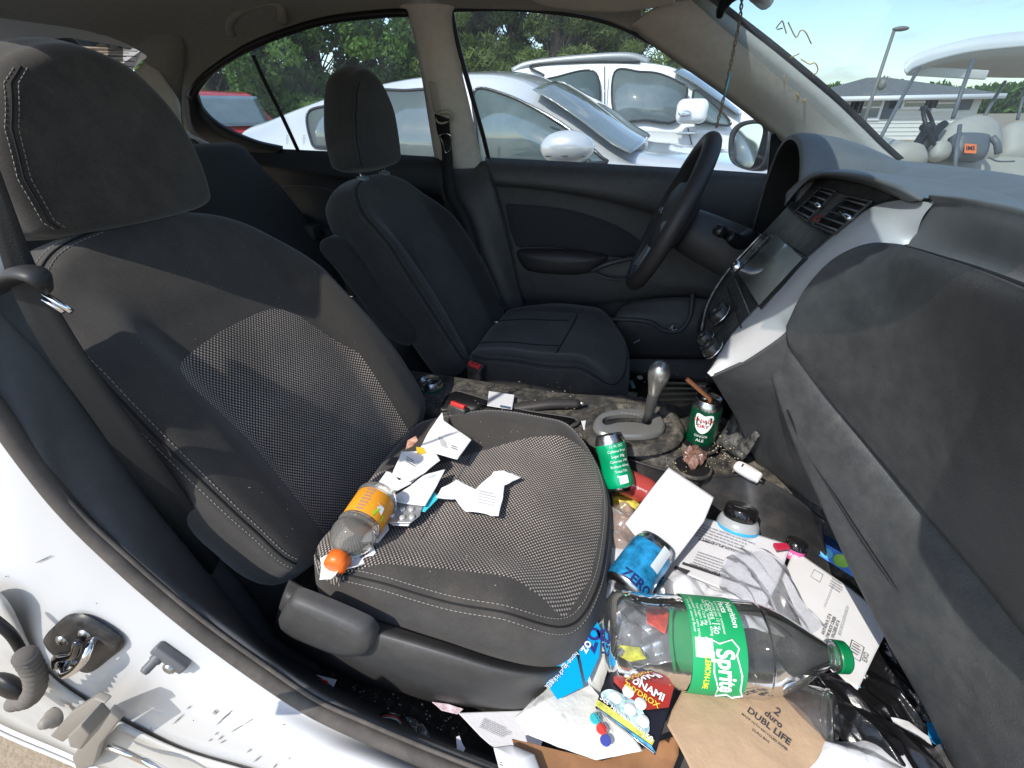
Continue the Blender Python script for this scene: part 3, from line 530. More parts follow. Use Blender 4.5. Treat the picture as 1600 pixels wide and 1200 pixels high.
# ================================================================ FRONT SEATS
def smooth01(x): x = np.clip(x, 0, 1); return x*x*(3-2*x)
class Pillow:
    """cushion shape: star-shaped outline (a, b), a front height function and a side of given depth"""
    def __init__(s, ctrl, top, depth, O, Aa, Ab, An, edge=.03, nth=120, rings=34, sd=None, center=None, sidew=0.0, backh=0):
        s.ol = cr(ctrl, nth, True); s.c = np.array(center if center is not None else s.ol.mean(0)); s.top = top; s.edge = edge
        s.O, s.Aa, s.Ab, s.An = [np.array(q, float) for q in (O, Aa, Ab, An)]; s.depth = depth; s.sd = sd; s.rings = rings; s.nth = nth; s.sidew = sidew
        d = s.ol-s.c; s.th = np.arctan2(d[:, 1], d[:, 0]); s.R = np.linalg.norm(d, axis=1)
        o = np.argsort(s.th); s.tho = s.th[o]; s.Ro = s.R[o]
    def rad(s, th): return np.interp(th, s.tho, s.Ro, period=2*math.pi)
    def h(s, a, b, rho, R):
        e = (1-rho)*R; k = min(e/s.edge, 1); return s.top(a, b)-s.edge*(1-math.sqrt(max(0, 1-(1-k)**2)))
    def P(s, a, b, h): return s.O+s.Aa*a+s.Ab*b+s.An*h
    def surf(s, a, b, off=0):
        d = V(a, b)-s.c; r_ = np.linalg.norm(d); R = s.rad(math.atan2(d[1], d[0])); rho = min(1, r_/R)
        return s.P(a, b, s.h(a, b, rho, R)+off)
    def side(s, i, t, off=0):
        """point on the side wall at outline index i, t in 0..1 down"""
        p = s.ol[i % s.nth]; d = N(p-s.c); return s.P(*(p+d*(off+s.sidew*math.sin(t*math.pi))), s.top(*p)-s.edge-s.depth*t)
    def mesh(s, name, m_, parent):
        q = MB(); vs = []; uv = []; sd = []; n = s.nth
        for t in np.linspace(0.0006, 1, s.rings):
            rho = 1-(1-t)**1.6
            for i in range(n):
                p = s.c+rho*(s.ol[i]-s.c); vs.append(s.P(*p, s.h(p[0], p[1], rho, s.R[i]))); uv.append(tuple(p)); sd.append(s.sd(*p) if s.sd else 1.)
        ns = 9
        for t in np.linspace(0, 1, ns)[1:]:
            for i in range(n): vs.append(s.side(i, t)); uv.append((0, 0)); sd.append(1.)
        for sc_ in (.9, .5, .02):
            for i in range(n): p = s.c+sc_*(s.ol[i]-s.c); vs.append(s.P(*p, s.top(*s.ol[i])*sc_-s.edge-s.depth-.01)); uv.append((0, 0)); sd.append(1.)
        k = len(vs)//n; fs = [(a*n+b, a*n+(b+1) % n, (a+1)*n+(b+1) % n, (a+1)*n+b) for a in range(k-1) for b in range(n)]
        fs.append(tuple(range(n-1, -1, -1)))
        q.add(vs, fs, 0, uv, sd); return q.build(name, m_, parent)
def sdf_round(a, b, ca, cb, ha, hb, r_):
    x = abs(a-ca)-ha+r_; y = abs(b-cb)-hb+r_
    return math.hypot(max(x, 0), max(y, 0))+min(max(x, y), 0)-r_
def stitches(q, fn, ts, off=.0012, L=.0045, gap=.0022, r_=.0007, mi=0):
    """dashes along fn(t)"""
    pts = np.array([fn(t) for t in ts]); d = np.r_[0, np.cumsum(np.linalg.norm(np.diff(pts, axis=0), axis=1))]
    s_ = 0
    while s_+L < d[-1]:
        a = np.array([np.interp(s_, d, pts[:, k]) for k in range(3)]); b = np.array([np.interp(s_+L, d, pts[:, k]) for k in range(3)])
        q.tube([a, b], r_, n=4, mi=mi); s_ += L+gap
def front_seat(name, yc, recl, Ob, cush, hr, fabm, near, detail, st):
    seat = part(name, car)
    ca, sa = math.cos(recl), math.sin(recl)
    # ---- backrest
    def top(a, b):
        w_ = .25; a = a-(.016 if near else 0); u_ = abs(a)/w_; k = smooth01((u_-.50)/.28)*(1-smooth01((b-.36)/.14)); return .034*k-.02*smooth01((b-.40)/.2)+.012*math.sin(max(0, min(1, b/.4))*math.pi)-.10*max(0, b-.50)**1.2
    fs_ = None
    sh = [(-.205, .0), (-.232, .10), (-.243, .22), (-.238, .33), (-.214, .43), (-.180, .505), (-.135, .552), (-.07, .574), (0, .579)]
    ctrl = sh+[(-a, b) for a, b in sh[::-1][1:]]+[(.12, -.03), (0, -.04), (-.12, -.03)]
    if near: ctrl = [(-.212, 0), (-.235, .10), (-.245, .22), (-.245, .33), (-.235, .42), (-.205, .50), (-.15, .548), (-.08, .566), (.0, .572), (.08, .566), (.15, .542), (.202, .495), (.232, .42), (.248, .33), (.268, .22), (.278, .10), (.262, .0), (.15, -.03), (0, -.04), (-.12, -.03)]
    def ins(a, b): w2 = .13-.03*max(0, (.2-b))/.2-.03*max(0, b-.2)/.15; return sdf_round(a, b, 0, .10, w2, .24+.03*(1-(a/.15)**2), .06)
    if near: 
        def ins(a, b): return sdf_round(a, b, .014-.05*max(0, b-.2)/.16+.005, .09, .154-.022*max(0, b-.2)/.15, .250+.020*(1-(a/.15)**2), .034)
    bk = Pillow(ctrl, top, .085, Ob, (0, 1, 0), (-sa, 0, ca), (ca, 0, sa), edge=.032, sd=ins, center=(0, .26), sidew=.012)
    o = bk.mesh('backrest', fabm, seat)
    # seam round the front face: piping and a double row of thread
    n = bk.nth; E = .030
    def seam(e):
        def f_(t):
            i = t*n; i0 = int(i) % n; fr_ = i-int(i); p = bk.ol[i0]*(1-fr_)+bk.ol[(i0+1) % n]*fr_; R = np.linalg.norm(p-bk.c); rho = 1-e/R; a, b = bk.c+(p-bk.c)*rho
            return bk.P(a, b, bk.h(a, b, rho, R)+.0006)
        return f_
    t0, t1 = .005, .36
    q = MB(); q.tube([seam(.010)(t) for t in np.linspace(t0, t1, 110)], .0016, n=6); q.build('seam_piping', pipe, seat)
    q = MB(); stitches(q, seam(.016), np.linspace(t0, t1, 160), r_=st[0]); stitches(q, seam(.0045), np.linspace(t0, t1, 160), r_=st[0]); q.build('stitching', st[1], seat)
    # ---- head restraint
    hO, hB, hw, hh, hth = hr; hB = N(hB); hN = np.cross(V(0, 1, 0), hB); hN = hN if hN[0] > 0 else -hN
    hs = [(-.118, 0), (-.132, .018), (-.134, .07), (-.122, .125), (-.098, .172), (-.062, .206), (0, .222)]
    hc = [(a*hw, b*hh) for a, b in hs]+[(-a*hw, b*hh) for a, b in hs[::-1][1:]]+[(.06*hw, -.006), (-.06*hw, -.006)]
    hp = Pillow(hc, lambda a, b: .018*(1-(a/.14)**2)-.012*smooth01((b-.12)/.1), hth, hO, (0, 1, 0), hB, hN, edge=.022, center=(0, .10), sidew=.008)
    hp.mesh('headrest', fabm, seat)
    for sg in (-1, 1):
        f0 = lambda a: (lambda t: hp.surf(sg*a*(1-.0*t)-0, t))
        bs = np.linspace(.008, .19*hh, 50)
        def mk(dx):
            def f_(b):
                R = np.interp(b, [0, .018, .07, .125, .172, .206, .222], [.118, .132, .134, .122, .098, .062, .0]); return hp.surf(sg*(R*hw*.93-.006-dx), b, .0006)
            return f_
        if sg == -1:
            q = MB(); q.tube([mk(.0)(b) for b in bs], .0012, n=5); q.build('seam_piping', pipe, seat)
            q = MB(); stitches(q, mk(.006), bs, r_=st[0]*.9); stitches(q, mk(-.005), bs, r_=st[0]*.9); q.build('stitching', st[1], seat)
    for sg in (-1, 1):
        q = MB(); b0 = bk.P(sg*.062, .548, -.035); b1 = hp.P(sg*.062, .01, -.04); q.tube([b0, b1], .0055, n=12); q.box(b0+(b1-b0)*.35, (.030, .022, .012), (N(V(0, 1, 0)), N(hN), N(b1-b0)), mi=1); q.build('headrest_post', [chrome, mat('guide_grey', (.16, .18, .19), .4) if 'guide_grey' not in MATS else MATS['guide_grey']], seat, bevel=.002)
    # ---- cushion
    cO, tilt, cl_, cw, cd_, cins = cush
    X = V(math.cos(tilt), 0, math.sin(tilt)); Z = V(-math.sin(tilt), 0, math.cos(tilt))
    pl_ = [(-.21, 0), (-.20, -.17), (-.15, -.222), (-.02, -.236), (.10, -.236), (.17, -.222), (.222, -.178), (.248, -.10), (.254, 0)]
    pf_ = [(a*cl_, -b*cw*(1-.17*smooth01((-a)/.2))) for a, b in pl_[::-1][1:-1]]; pc = [(a*cl_, b*cw) for a, b in pl_]+pf_
    def ctop(a, b):
        u_ = abs(b)/.236; return .020*smooth01((u_-.5)/.3)*(1-smooth01((a-.12)/.1))-.055*smooth01((a-.10)/.16)**1.5+.010*math.sin((a+.2)*7)+.006*noise.noise((a*9, b*9, yc))
    cu = Pillow(pc, ctop, cd_, cO, X, (0, 1, 0), Z, edge=.034, sd=cins, center=(0, 0), sidew=.006)
    cu.mesh('cushion', fabm, seat)
    n = cu.nth
    def cs(e):
        def f_(t):
            i = t*n; i0 = int(i) % n; fr_ = i-int(i); p = cu.ol[i0]*(1-fr_)+cu.ol[(i0+1) % n]*fr_; R = np.linalg.norm(p-cu.c); rho = 1-e/R; a, b = cu.c+(p-cu.c)*rho
            return cu.P(a, b, cu.h(a, b, rho, R)+.0006)
        return f_
    q = MB(); tt = np.linspace(.08, .92, 140); q.tube([cs(.008)(t) for t in tt], .0016, n=6); q.build('seam_piping', pipe, seat)
    q = MB(); stitches(q, cs(.0145), np.linspace(.08, .92, 180), r_=st[0]); stitches(q, cs(.003), np.linspace(.08, .92, 180), r_=st[0]); q.build('stitching', st[1], seat)
    return seat, bk, cu
P_seat = front_seat('passenger_seat', -.375, math.radians(29), (-.075, -.378, .565), ((.145, -.372, .592), math.radians(1), 1.0, 1.0, .085,
    lambda a, b: max(-(a+.235), a-np.interp(abs(b), [0, .1, .178, .22], [.235, .229, .203, .14]), np.interp(a, [-.12, -.06, .03, .126, .225], [-.228, -.205, -.190, -.181, -.186])-b, b-np.interp(a, [-.2, -.074, -.046, .025, .077, .139, .2], [.0, .048, .075, .124, .152, .172, .178]))), ((-.362, -.376, 1.044), (-.03, 0, 1), 1.11, 1.0, .07), fab, True, True, (.0006, stitch))
D_seat = front_seat('driver_seat', .36, math.radians(29), (-.075, .352, .545), ((.145, .352, .578), math.radians(1), 1.0, 1.0, .12,
    lambda a, b: sdf_round(a, b, -.02, 0, .17, .15, .03)), ((-.355, .362, 1.054), (-.0, 0, 1), 1.0, 1.04, .055), fabD, False, False, (.0005, stitchD))
# quilting lines across the driver's cushion
q = MB(); cu = D_seat[2]
for b in (-.085, .10): q.tube([cu.surf(a, b+.01*math.sin(a*8), .0003) for a in np.linspace(-.19, .05, 30)], .0022, n=6)
q.tube([cu.surf(.06+.01*math.sin(b*9), b, .0003) for b in np.linspace(-.14, .15, 30)], .0022, n=6); q.build('cushion_seam', pipe, D_seat[0])
# hinge line across the passenger's cushion
q = MB(); cu = P_seat[2]; q.tube([cu.surf(-.03+.004*math.sin(b*12), b, .0001) for b in np.linspace(-.14, .13, 30)], .0008, n=5); q.build('cushion_seam', mat('crease', (.06, .055, .05), .9), P_seat[0])
# plastic side cover, recline lever of the near seat
ps = P_seat[0]
tr = [[(452, 905, -.605), (500, 930, -.612), (560, 958, -.615), (640, 985, -.618), (700, 1004, -.618), (780, 1030, -.612), (840, 1040, -.595), (880, 1032, -.56), (905, 1010, -.53)],
      [(440, 935, -.632), (490, 960, -.640), (555, 985, -.645), (640, 1010, -.648), (700, 1026, -.648), (780, 1048, -.642), (840, 1055, -.625), (880, 1045, -.585), (906, 1024, -.54)],
      [(430, 970, -.632), (480, 1000, -.640), (552, 1030, -.645), (630, 1055, -.645), (700, 1068, -.645), (775, 1080, -.638), (832, 1082, -.618), (872, 1070, -.58), (902, 1045, -.54)],
      [(425, 990, -.60), (480, 1028, -.61), (560, 1064, -.622), (640, 1088, -.622), (700, 1100, -.622), (780, 1108, -.618), (830, 1108, -.598), (866, 1092, -.565), (898, 1064, -.53)],
      [(430, 1000, -.57), (490, 1034, -.58), (570, 1064, -.585), (650, 1086, -.585), (700, 1096, -.585), (780, 1100, -.58), (826, 1098, -.565), (860, 1084, -.54), (895, 1058, -.51)]]
q = MB(); q.grid(rs([[A(a, b, y=c) for a, b, c in r_] for r_ in tr], 30, 70)); q.build('side_cover', plas, ps, solid=.006, soff=-1)
lv = [(444, 948), (452, 936), (470, 934), (560, 972), (580, 986), (586, 1002), (578, 1016), (560, 1020), (535, 1018), (500, 1006), (450, 984), (436, 966)]
cl = cr([A(a, b, y=-.652) for a, b in lv], 60, True); c0 = cl.mean(0)
q = MB(); q.grid([[c0+(p-c0)*s_+V(0, dy, 0) for p in cl] for s_, dy in ((1.0, .014), (1.0, .004), (.97, -.004), (.9, -.009), (.7, -.011), (.02, -.011))], cv=True); q.build('recline_lever', plas, ps)
# side face of the near backrest: dark shield low down
q = MB(); sh_ = [(330, 900), (385, 880), (440, 906), (452, 922), (430, 965), (418, 1000), (372, 968), (330, 930)]
q.prism([A(a, b, y=-.585) for a, b in sh_], (0, .03, 0)); q.build('hinge_cover', plas, ps, bevel=.004)
# lower frames and rails
for s_, yc, z0 in ((P_seat[0], -.372, .48), (D_seat[0], .352, .44)):
    q = MB(); q.box((.12, yc, z0-.035), (.34, .38, .07)); q.build('seat_frame', blackr, s_, bevel=.02)
    for sg in (-1, 1): q = MB(); q.box((.12, yc+sg*.17, .345), (.40, .035, .05)); q.build('seat_rail', steel if 0 else blackr, s_, bevel=.004)
# arm rest folded up beside the driver's backrest
ar = [(500, 386, .125), (508, 372, .125), (530, 374, .12), (560, 400, .115), (600, 450, .11), (640, 498, .105), (652, 520, .105), (646, 536, .105), (630, 538, .105), (600, 516, .11), (560, 462, .115), (520, 410, .12)]
cl = cr([A(a, b, y=c) for a, b, c in ar], 70, True); c0 = cl.mean(0)
q = MB(); q.grid([[c0+(p-c0)*s_+V(0, dy, 0) for p in cl] for s_, dy in ((.02, .05), (.9, .05), (1.0, .035), (1.0, .0), (.97, -.008), (.88, -.014), (.6, -.016), (.02, -.016))], cv=True); q.build('armrest', fabB, D_seat[0])
# stain on the near flank of the driver's cushion
# ---- buckles
bkm = mat('buckle_shell', (.028, .028, .03), .4, dust=.3, dscale=80); redm = mat('red_plastic', (.62, .03, .03), .4, dust=.15, dscale=90)
def buckle(o, up, wd, L=.075, nm='buckle'):
    up = N(up); wd = N(np.array(wd)-up*(np.array(wd)@up)); th = np.cross(up, wd); b_ = part('seat_belt_buckle', car)
    q = MB(); q.box(np.array(o)-up*L/2, (.046, .026, L), (wd, th, up)); q.build('buckle_body', bkm, b_, bevel=.005)
    q = MB(); q.box(np.array(o)+up*.002-th*.004, (.036, .014, .010), (wd, th, up)); q.build('release_button', redm, b_, bevel=.002)
    fr_ = frame(np.array(o)+up*.0075-th*.004, wd, th); q = MB(); text(q, 'PRESS', .009, fr_); q.build('button_lettering', pipe, b_, smooth=False)
    return b_
buckle(A(743, 570, y=.105), (.1, -.30, .9), (.85, -.2, -.12))
buckle(A(718, 634, y=-.162), (.12, .32, .9), (.85, -.3, -.2))
# near belt strap running from the pillar down beside the seat, stop and tongue
nb = part('passenger_seat_belt', car)
q = MB(); a = [A(-60, 230, y=-.665), A(-20, 330, y=-.665), A(20, 455, y=-.664), A(70, 548, y=-.662), A(135, 640, y=-.660), A(225, 766, y=-.65), A(330, 900, y=-.62)]
b = [A(-24, 200, y=-.655), A(20, 322, y=-.655), A(60, 424, y=-.652), A(112, 518, y=-.65), A(172, 610, y=-.645), A(258, 728, y=-.635), A(350, 860, y=-.61)]
q.grid(rs([a, b], 4, 50, l0=True)); q.build('strap', belt, nb, solid=.0015)
q = MB(); q.tube([A(-6, 452, y=-.66), A(20, 432, y=-.665), A(42, 426, y=-.67), A(66, 436, y=-.67), A(76, 452, y=-.66)], [.012, .014, .013, .010, .006], n=14, smooth=24, flat=.5); q.build('tongue_grip', mat('grip_black', (.02, .02, .021), .5), nb)
q = MB(); 
for o_ in (0, 1): q.tube([A(68, 458+o_*9, y=-.655), A(112-o_*12, 487, y=-.652)], .0028, n=8)
q.build('tongue', chrome, nb)
# ================================================================ DASHBOARD
dash = part('dashboard', car)
# top pad: rows run across the car (far to near), columns from the windshield to the front edge
g = []
ys = [.66, .52, .36, .20, .05, -.10, -.25, -.42, -.60, -.72]
for y in ys:
    c = 1-(y/.66)**2
    xb = 1.0+.16*c                                               # windshield foot
    xf = .74 if y > .15 else .74+.0*y
    xf = np.interp(y, [-.72, -.42, -.25, -.10, .05, .20, .66], [.70, .72, .74, .76, .77, .80, .78])
    zf = np.interp(y, [-.72, -.25, .05, .20, .36, .52, .66], [1.03, 1.035, 1.03, 1.04, 1.05, 1.04, 1.0])
    g.append([V(xb, y, 1.02), V(xb-.04, y, 1.045), V((xb+xf)/2+.06, y, 1.058+.008*c), V((xb+xf)/2-.04, y, 1.062+.008*c), V(xf+.03, y, zf+.012), V(xf, y, zf-.01), V(xf+.01, y, zf-.06), V(xf+.03, y, zf-.14)])
q = MB(); q.grid(rs(g, 70, 50)); q.build('dash_top', plasDash, dash, solid=.01)
q = MB()
for k in range(3): q.box((1.10-.018*k, -.16, 1.047+.003*k), (.008, .5, .004), (N(V(1, 0, 0)), V(0, 1, 0), V(0, 0, 1)))
q.build('demister_slot', blackr, dash, bevel=.001)
# cowl over the gauges: an arch facing the driver
gl = part('gauge_cluster', dash) if 0 else dash
def arch(x, s_, dz=0, yc=.325):
    ctl = [(-.185, -.19), (-.172, -.08), (-.15, .0), (-.115, .055), (-.06, .085), (.01, .092), (.08, .078), (.135, .035), (.165, -.04), (.18, -.14), (.175, -.22)]
    return [V(x, yc-a*s_*1.0, 1.03+b*s_+dz) for a, b in ctl]
sec = [arch(.945, .78, -.045), arch(.86, .90, -.018), arch(.78, .985, .0), arch(.715, 1.03, .006), arch(.690, 1.02, .004), arch(.686, .97, .0), arch(.70, .93, -.003), arch(.76, .88, -.02), arch(.80, .80, -.04)]
q = MB(); q.grid(rs(sec[:6], 40, 60)); q.build('gauge_cowl', plasDash, dash, solid=.004)
q = MB(); q.grid(rs([[p+V(.002, 0, -.003) for p in r_] for r_ in sec[5:]], 20, 60)); q.build('cowl_lining', mat('cowl_black', (.010, .010, .010), .7), dash)
q = MB(); q.grid(rs([arch(.80, .80, -.04), [V(.80, .325, .92)]*11], 4, 50)); 
q.build('gauge_recess', blackr, dash, solid=.004)
q = MB(); lens = [V(.735, .325+a, .93+b) for a, b in ((-.15, -.03), (-.135, .035), (-.05, .075), (.05, .075), (.13, .035), (.15, -.03), (.10, -.07), (-.10, -.07))]
cl = cr([p+V(.25*(p[2]-.93), 0, 0) for p in lens], 50, True); c0 = cl.mean(0); q.grid([[c0+(p-c0)*s_ for p in cl] for s_ in (.02, .7, .98, 1.0)], cv=True); q.build('gauge_lens', mat('gauge_glass', (.02, .022, .024), .08, coat=.6, dust=.2, dscale=40), dash)
q = MB(); q.tube(cl, .003, closed=True, n=6); q.build('gauge_lens_rim', blackm, dash)
# hood over the centre stack: silver wing that sweeps down to a tip, fascia, vents, radio
nS = V(1, 0, -.64); cS = .032
def ST(px, py, off=0): return AP(px, py, nS, cS-off)             # off > 0: towards the driver's eyes
sil_in = [ST(1096, 555), ST(1112, 556), ST(1150, 512), ST(1200, 456), ST(1250, 412), ST(1300, 374), ST(1350, 345), ST(1385, 328), ST(1412, 318)]
sil_in = [ST(1108, 584), ST(1122, 556), ST(1145, 522), ST(1177, 487), ST(1215, 450), ST(1250, 414), ST(1285, 383), ST(1320, 353), ST(1346, 333), ST(1375, 319), ST(1411, 312), ST(1461, 315)]
sil_out = [ST(1111, 588, .001), A(1135, 578, y=-.195), A(1170, 560, y=-.205), A(1224, 522, y=-.216), A(1234, 500, y=-.218), A(1262, 458, y=-.222), A(1292, 428, y=-.23), A(1320, 408, y=-.24), A(1350, 394, y=-.25), A(1385, 386, y=-.26), A(1408, 383, y=-.262), A(1428, 380, y=-.263)]
mid = [.5*(a+b)+V(-.006, -.004, .006) for a, b in zip(sil_in, sil_out)]
q = MB(); q.grid(rs([sil_in, mid, sil_out], 20, 80)); q.build('silver_wing', silver, dash)
q = MB(); a = [p+V(.001, .006, 0) for p in sil_in]; q.tube(cr(a, 60), .003, n=6); q.build('wing_edge', blackr, dash)
# grey hood above the vents
hd = [[ST(1232, 345, .004), ST(1250, 318, .004), ST(1272, 294, .004), ST(1290, 284, .004), ST(1330, 296, .004), ST(1372, 312, .004), ST(1384, 322, .004), ST(1340, 348, .004)],
      [ST(1222, 340, .012), ST(1246, 306, .018), ST(1270, 284, .02), ST(1296, 274, .025), ST(1345, 282, .025), ST(1400, 300, .02), ST(1425, 312, .012), ST(1360, 338, .004)]]
fas = [(1100, 556), (1096, 540), (1102, 500), (1108, 470), (1128, 436), (1150, 410), (1190, 365), (1230, 322), (1262, 290), (1282, 276), (1300, 272), (1350, 285), (1390, 302), (1412, 316), (1385, 328), (1345, 348), (1300, 376), (1250, 414), (1200, 458), (1150, 516), (1112, 560)]
q = MB(); q.prism([ST(*p, -.004) for p in fas], V(.03, 0, -.0)); q.build('centre_fascia', mat('fascia_plastic', (.035, .035, .034), .4, dust=.6, dscale=60, dcol=(.2, .19, .16)), dash, bevel=.003)
hood = [[ST(1226, 322, .0), ST(1248, 298, .0), ST(1266, 284, .0), ST(1290, 277, .0), ST(1340, 284, .0), ST(1385, 300, .0), ST(1420, 315, .0)],
        [ST(1228, 316, .022), ST(1248, 292, .03), ST(1268, 276, .034), ST(1296, 270, .036), ST(1350, 275, .036), ST(1405, 292, .03), ST(1440, 312, .012)],
        [A(1240, 296, x=.72), A(1262, 280, x=.735), A(1290, 270, x=.75), A(1330, 268, x=.77), A(1385, 274, x=.78), A(1430, 288, x=.78), A(1462, 318, x=.745)],
        [V(.78, .12, 1.045), V(.80, .06, 1.055), V(.83, .02, 1.06), V(.86, -.02, 1.065), V(.88, -.10, 1.065), V(.88, -.18, 1.06), V(.86, -.27, 1.055)],
        [V(.80, .12, 1.0), V(.83, .06, 1.0), V(.88, .02, 1.0), V(.90, -.02, 1.0), V(.90, -.10, 1.0), V(.90, -.18, 1.0), V(.88, -.27, 1.0)]]
q = MB(); q.grid(rs(hood, 26, 50)); q.build('vent_hood', plasDash, dash, solid=.004)
# two vents with slats, tabs and the hazard switch between them
def quadm(p00, p10, p01, p11): return lambda a, b, o=0: (ST(*p00, o)*(1-a)*(1-b)+ST(*p10, o)*a*(1-b)+ST(*p01, o)*(1-a)*b+ST(*p11, o)*a*b)
axv = None
for (c4, nm) in (((( 1283, 292), (1306, 300), (1240, 333), (1262, 345))), 0), (((1325, 306), (1361, 316), (1270, 352), (1305, 365)), 1):
    v_ = part('air_vent', dash); F_ = quadm(*c4)
    q = MB(); q.prism([F_(0, 0, .002), F_(1, 0, .002), F_(1, 1, .002), F_(0, 1, .002)], V(.012, 0, 0)); q.build('vent_recess', blackr, v_)
    for k in range(5):
        b = (k+.5)/5; q = MB(); q.tube([F_(.03, b, .006), F_(.97, b, .006)], .0042, n=8, flat=.3); q.build('vent_slat', mat('slat_grey', (.11, .11, .11), .5, dust=.4, dscale=60) if 'slat_grey' not in MATS else MATS['slat_grey'], v_)
    q = MB(); q.tube([F_(a, b, .006) for a, b in ((0, 0), (1, 0), (1, 1), (0, 1))], .0025, closed=True, n=6); q.build('vent_frame', plas, v_)
    q = MB(); b = .5; q.tube([F_(.5, .44, .012), F_(.95, .52, .012)], .0058, n=10, flat=.6); q.build('vent_tab', [chrome, blackm][0], v_)
F_ = quadm((1308, 300), (1324, 305), (1263, 346), (1269, 351)); q = MB(); q.prism([F_(0, 0, .004), F_(1, 0, .004), F_(1, 1, .004), F_(0, 1, .004)], V(.01, 0, 0)); q.build('switch_strip', mat('switch_face', (.05, .05, .048), .5, dust=.4, dscale=60), dash, bevel=.001)
q = MB(); fr_ = quadm((1278, 333), (1290, 337), (1268, 343), (1279, 348)); t3 = [fr_(.5, .1, .0065), fr_(.1, .9, .0065), fr_(.9, .9, .0065)]; q.tube(t3, .0009, closed=True, n=5); q.build('hazard_symbol', redm, dash)
# radio: frame, screen, button strip with printed marks
F_ = quadm((1196, 362), (1262, 405), (1140, 424), (1188, 484))
q = MB(); q.prism([F_(0, 0, .004), F_(1, 0, .004), F_(1, 1, .004), F_(0, 1, .004)], V(.014, 0, 0)); rad_ = q.build('radio', gloss, dash, bevel=.002)
G_ = quadm((1212, 364), (1256, 402), (1152, 428), (1184, 480))
q = MB(); q.prism([G_(.02, .03, .005), G_(.98, .03, .005), G_(.98, .97, .005), G_(.02, .97, .005)], V(.004, 0, 0)); q.build('screen', mat('dusty_screen', (.19, .205, .185), .3, coat=.4, dust=.75, dscale=22, dcol=(.26, .27, .23), speck=160), rad_)
q = MB(); B_ = quadm((1200, 364), (1210, 366), (1146, 424), (1152, 428))
for i, ch in enumerate(['M', 'VOL-', '+', 'M', '>>I', 'I<<', 'D', 'o']):
    b = .1+i*.105; o_ = B_(.5, b, .0052); text(q, ch, .0085, frame(o_, B_(.5, b-.05, .005)-B_(.5, b+.05, .005), B_(0, b, .005)-B_(1, b, .005)))
q.build('button_lettering', mat('legend_white', (.62, .62, .60), .6), rad_, smooth=False)
q = MB(); o_ = ST(1152, 417, .006); q.lathe([(.0001, .012), (.009, .011), (.012, .006), (.013, 0)], o_, V(-.84, 0, .54), n=24); q.build('volume_knob', chrome, rad_)
# climate controls: three rings lower down
for (px, py, r_) in ((1128, 494, .020), (1107, 532, .015), (1118, 548, .017)):
    k_ = part('climate_knob', dash); o_ = ST(px, py, .004); ax_ = V(-.84, 0, .54)
    q = MB(); q.lathe([(r_*.55, .018), (r_*.8, .02), (r_, .016), (r_*1.05, .0)], o_, ax_, n=28); q.lathe([(.0001, .012), (r_*.55, .014), (r_*.56, .018)], o_, ax_, n=28); q.build('knob', gloss, k_)
    q = MB(); q.tube([o_+ax_*.003+r_*1.12*(math.cos(t)*V(0, 1, 0)+math.sin(t)*N(V(.54, 0, .84))) for t in np.linspace(0, 6.283, 28, endpoint=False)], .0016, closed=True, n=6); q.build('knob_ring', chrome, k_)
q = MB(); q.tube([ST(1190, 366, .004), ST(1150, 408, .004), ST(1125, 440, .004), ST(1107, 472, .004), ST(1098, 505, .004), ST(1095, 535, .004), ST(1101, 556, .004)], .0022, smooth=40, n=6); q.build('fascia_edge', mat('worn_edge', (.35, .34, .31), .35, metal=.5, var=.8, vscale=60), dash)
for a_, b_ in (((1146, 430), (1172, 492)), ((1136, 448), (1158, 512))):
    q = MB(); q.tube([ST(*a_, .003), ST(*b_, .003)], .0012, n=5); q.build('fascia_joint', MATS['worn_edge'] if a_[0] == 1146 else pipe, dash)
# dark side of the stack under the silver wing, down to the console
sd_ = [[sil_out[0]+V(.001, 0, -.001), sil_out[2]+V(.001, 0, -.001), sil_out[3]+V(.001, 0, 0), A(1238, 508, y=-.219)],
       [A(1122, 606, y=-.17), A(1170, 600, y=-.19), A(1215, 600, y=-.21), A(1240, 600, y=-.23)],
       [A(1148, 650, y=-.10), A(1180, 650, y=-.13), A(1222, 655, y=-.18), A(1262, 665, y=-.26)],
       [A(1170, 700, y=-.06), A(1200, 700, y=-.10), A(1235, 712, y=-.18), A(1275, 728, y=-.30)],
       [A(1190, 738, y=-.04), A(1215, 748, y=-.09), A(1248, 772, y=-.18), A(1296, 800, y=-.34)]]
q = MB(); q.grid(rs(sd_, 40, 30)); q.build('stack_side', plasG, dash, solid=.004, soff=-1)
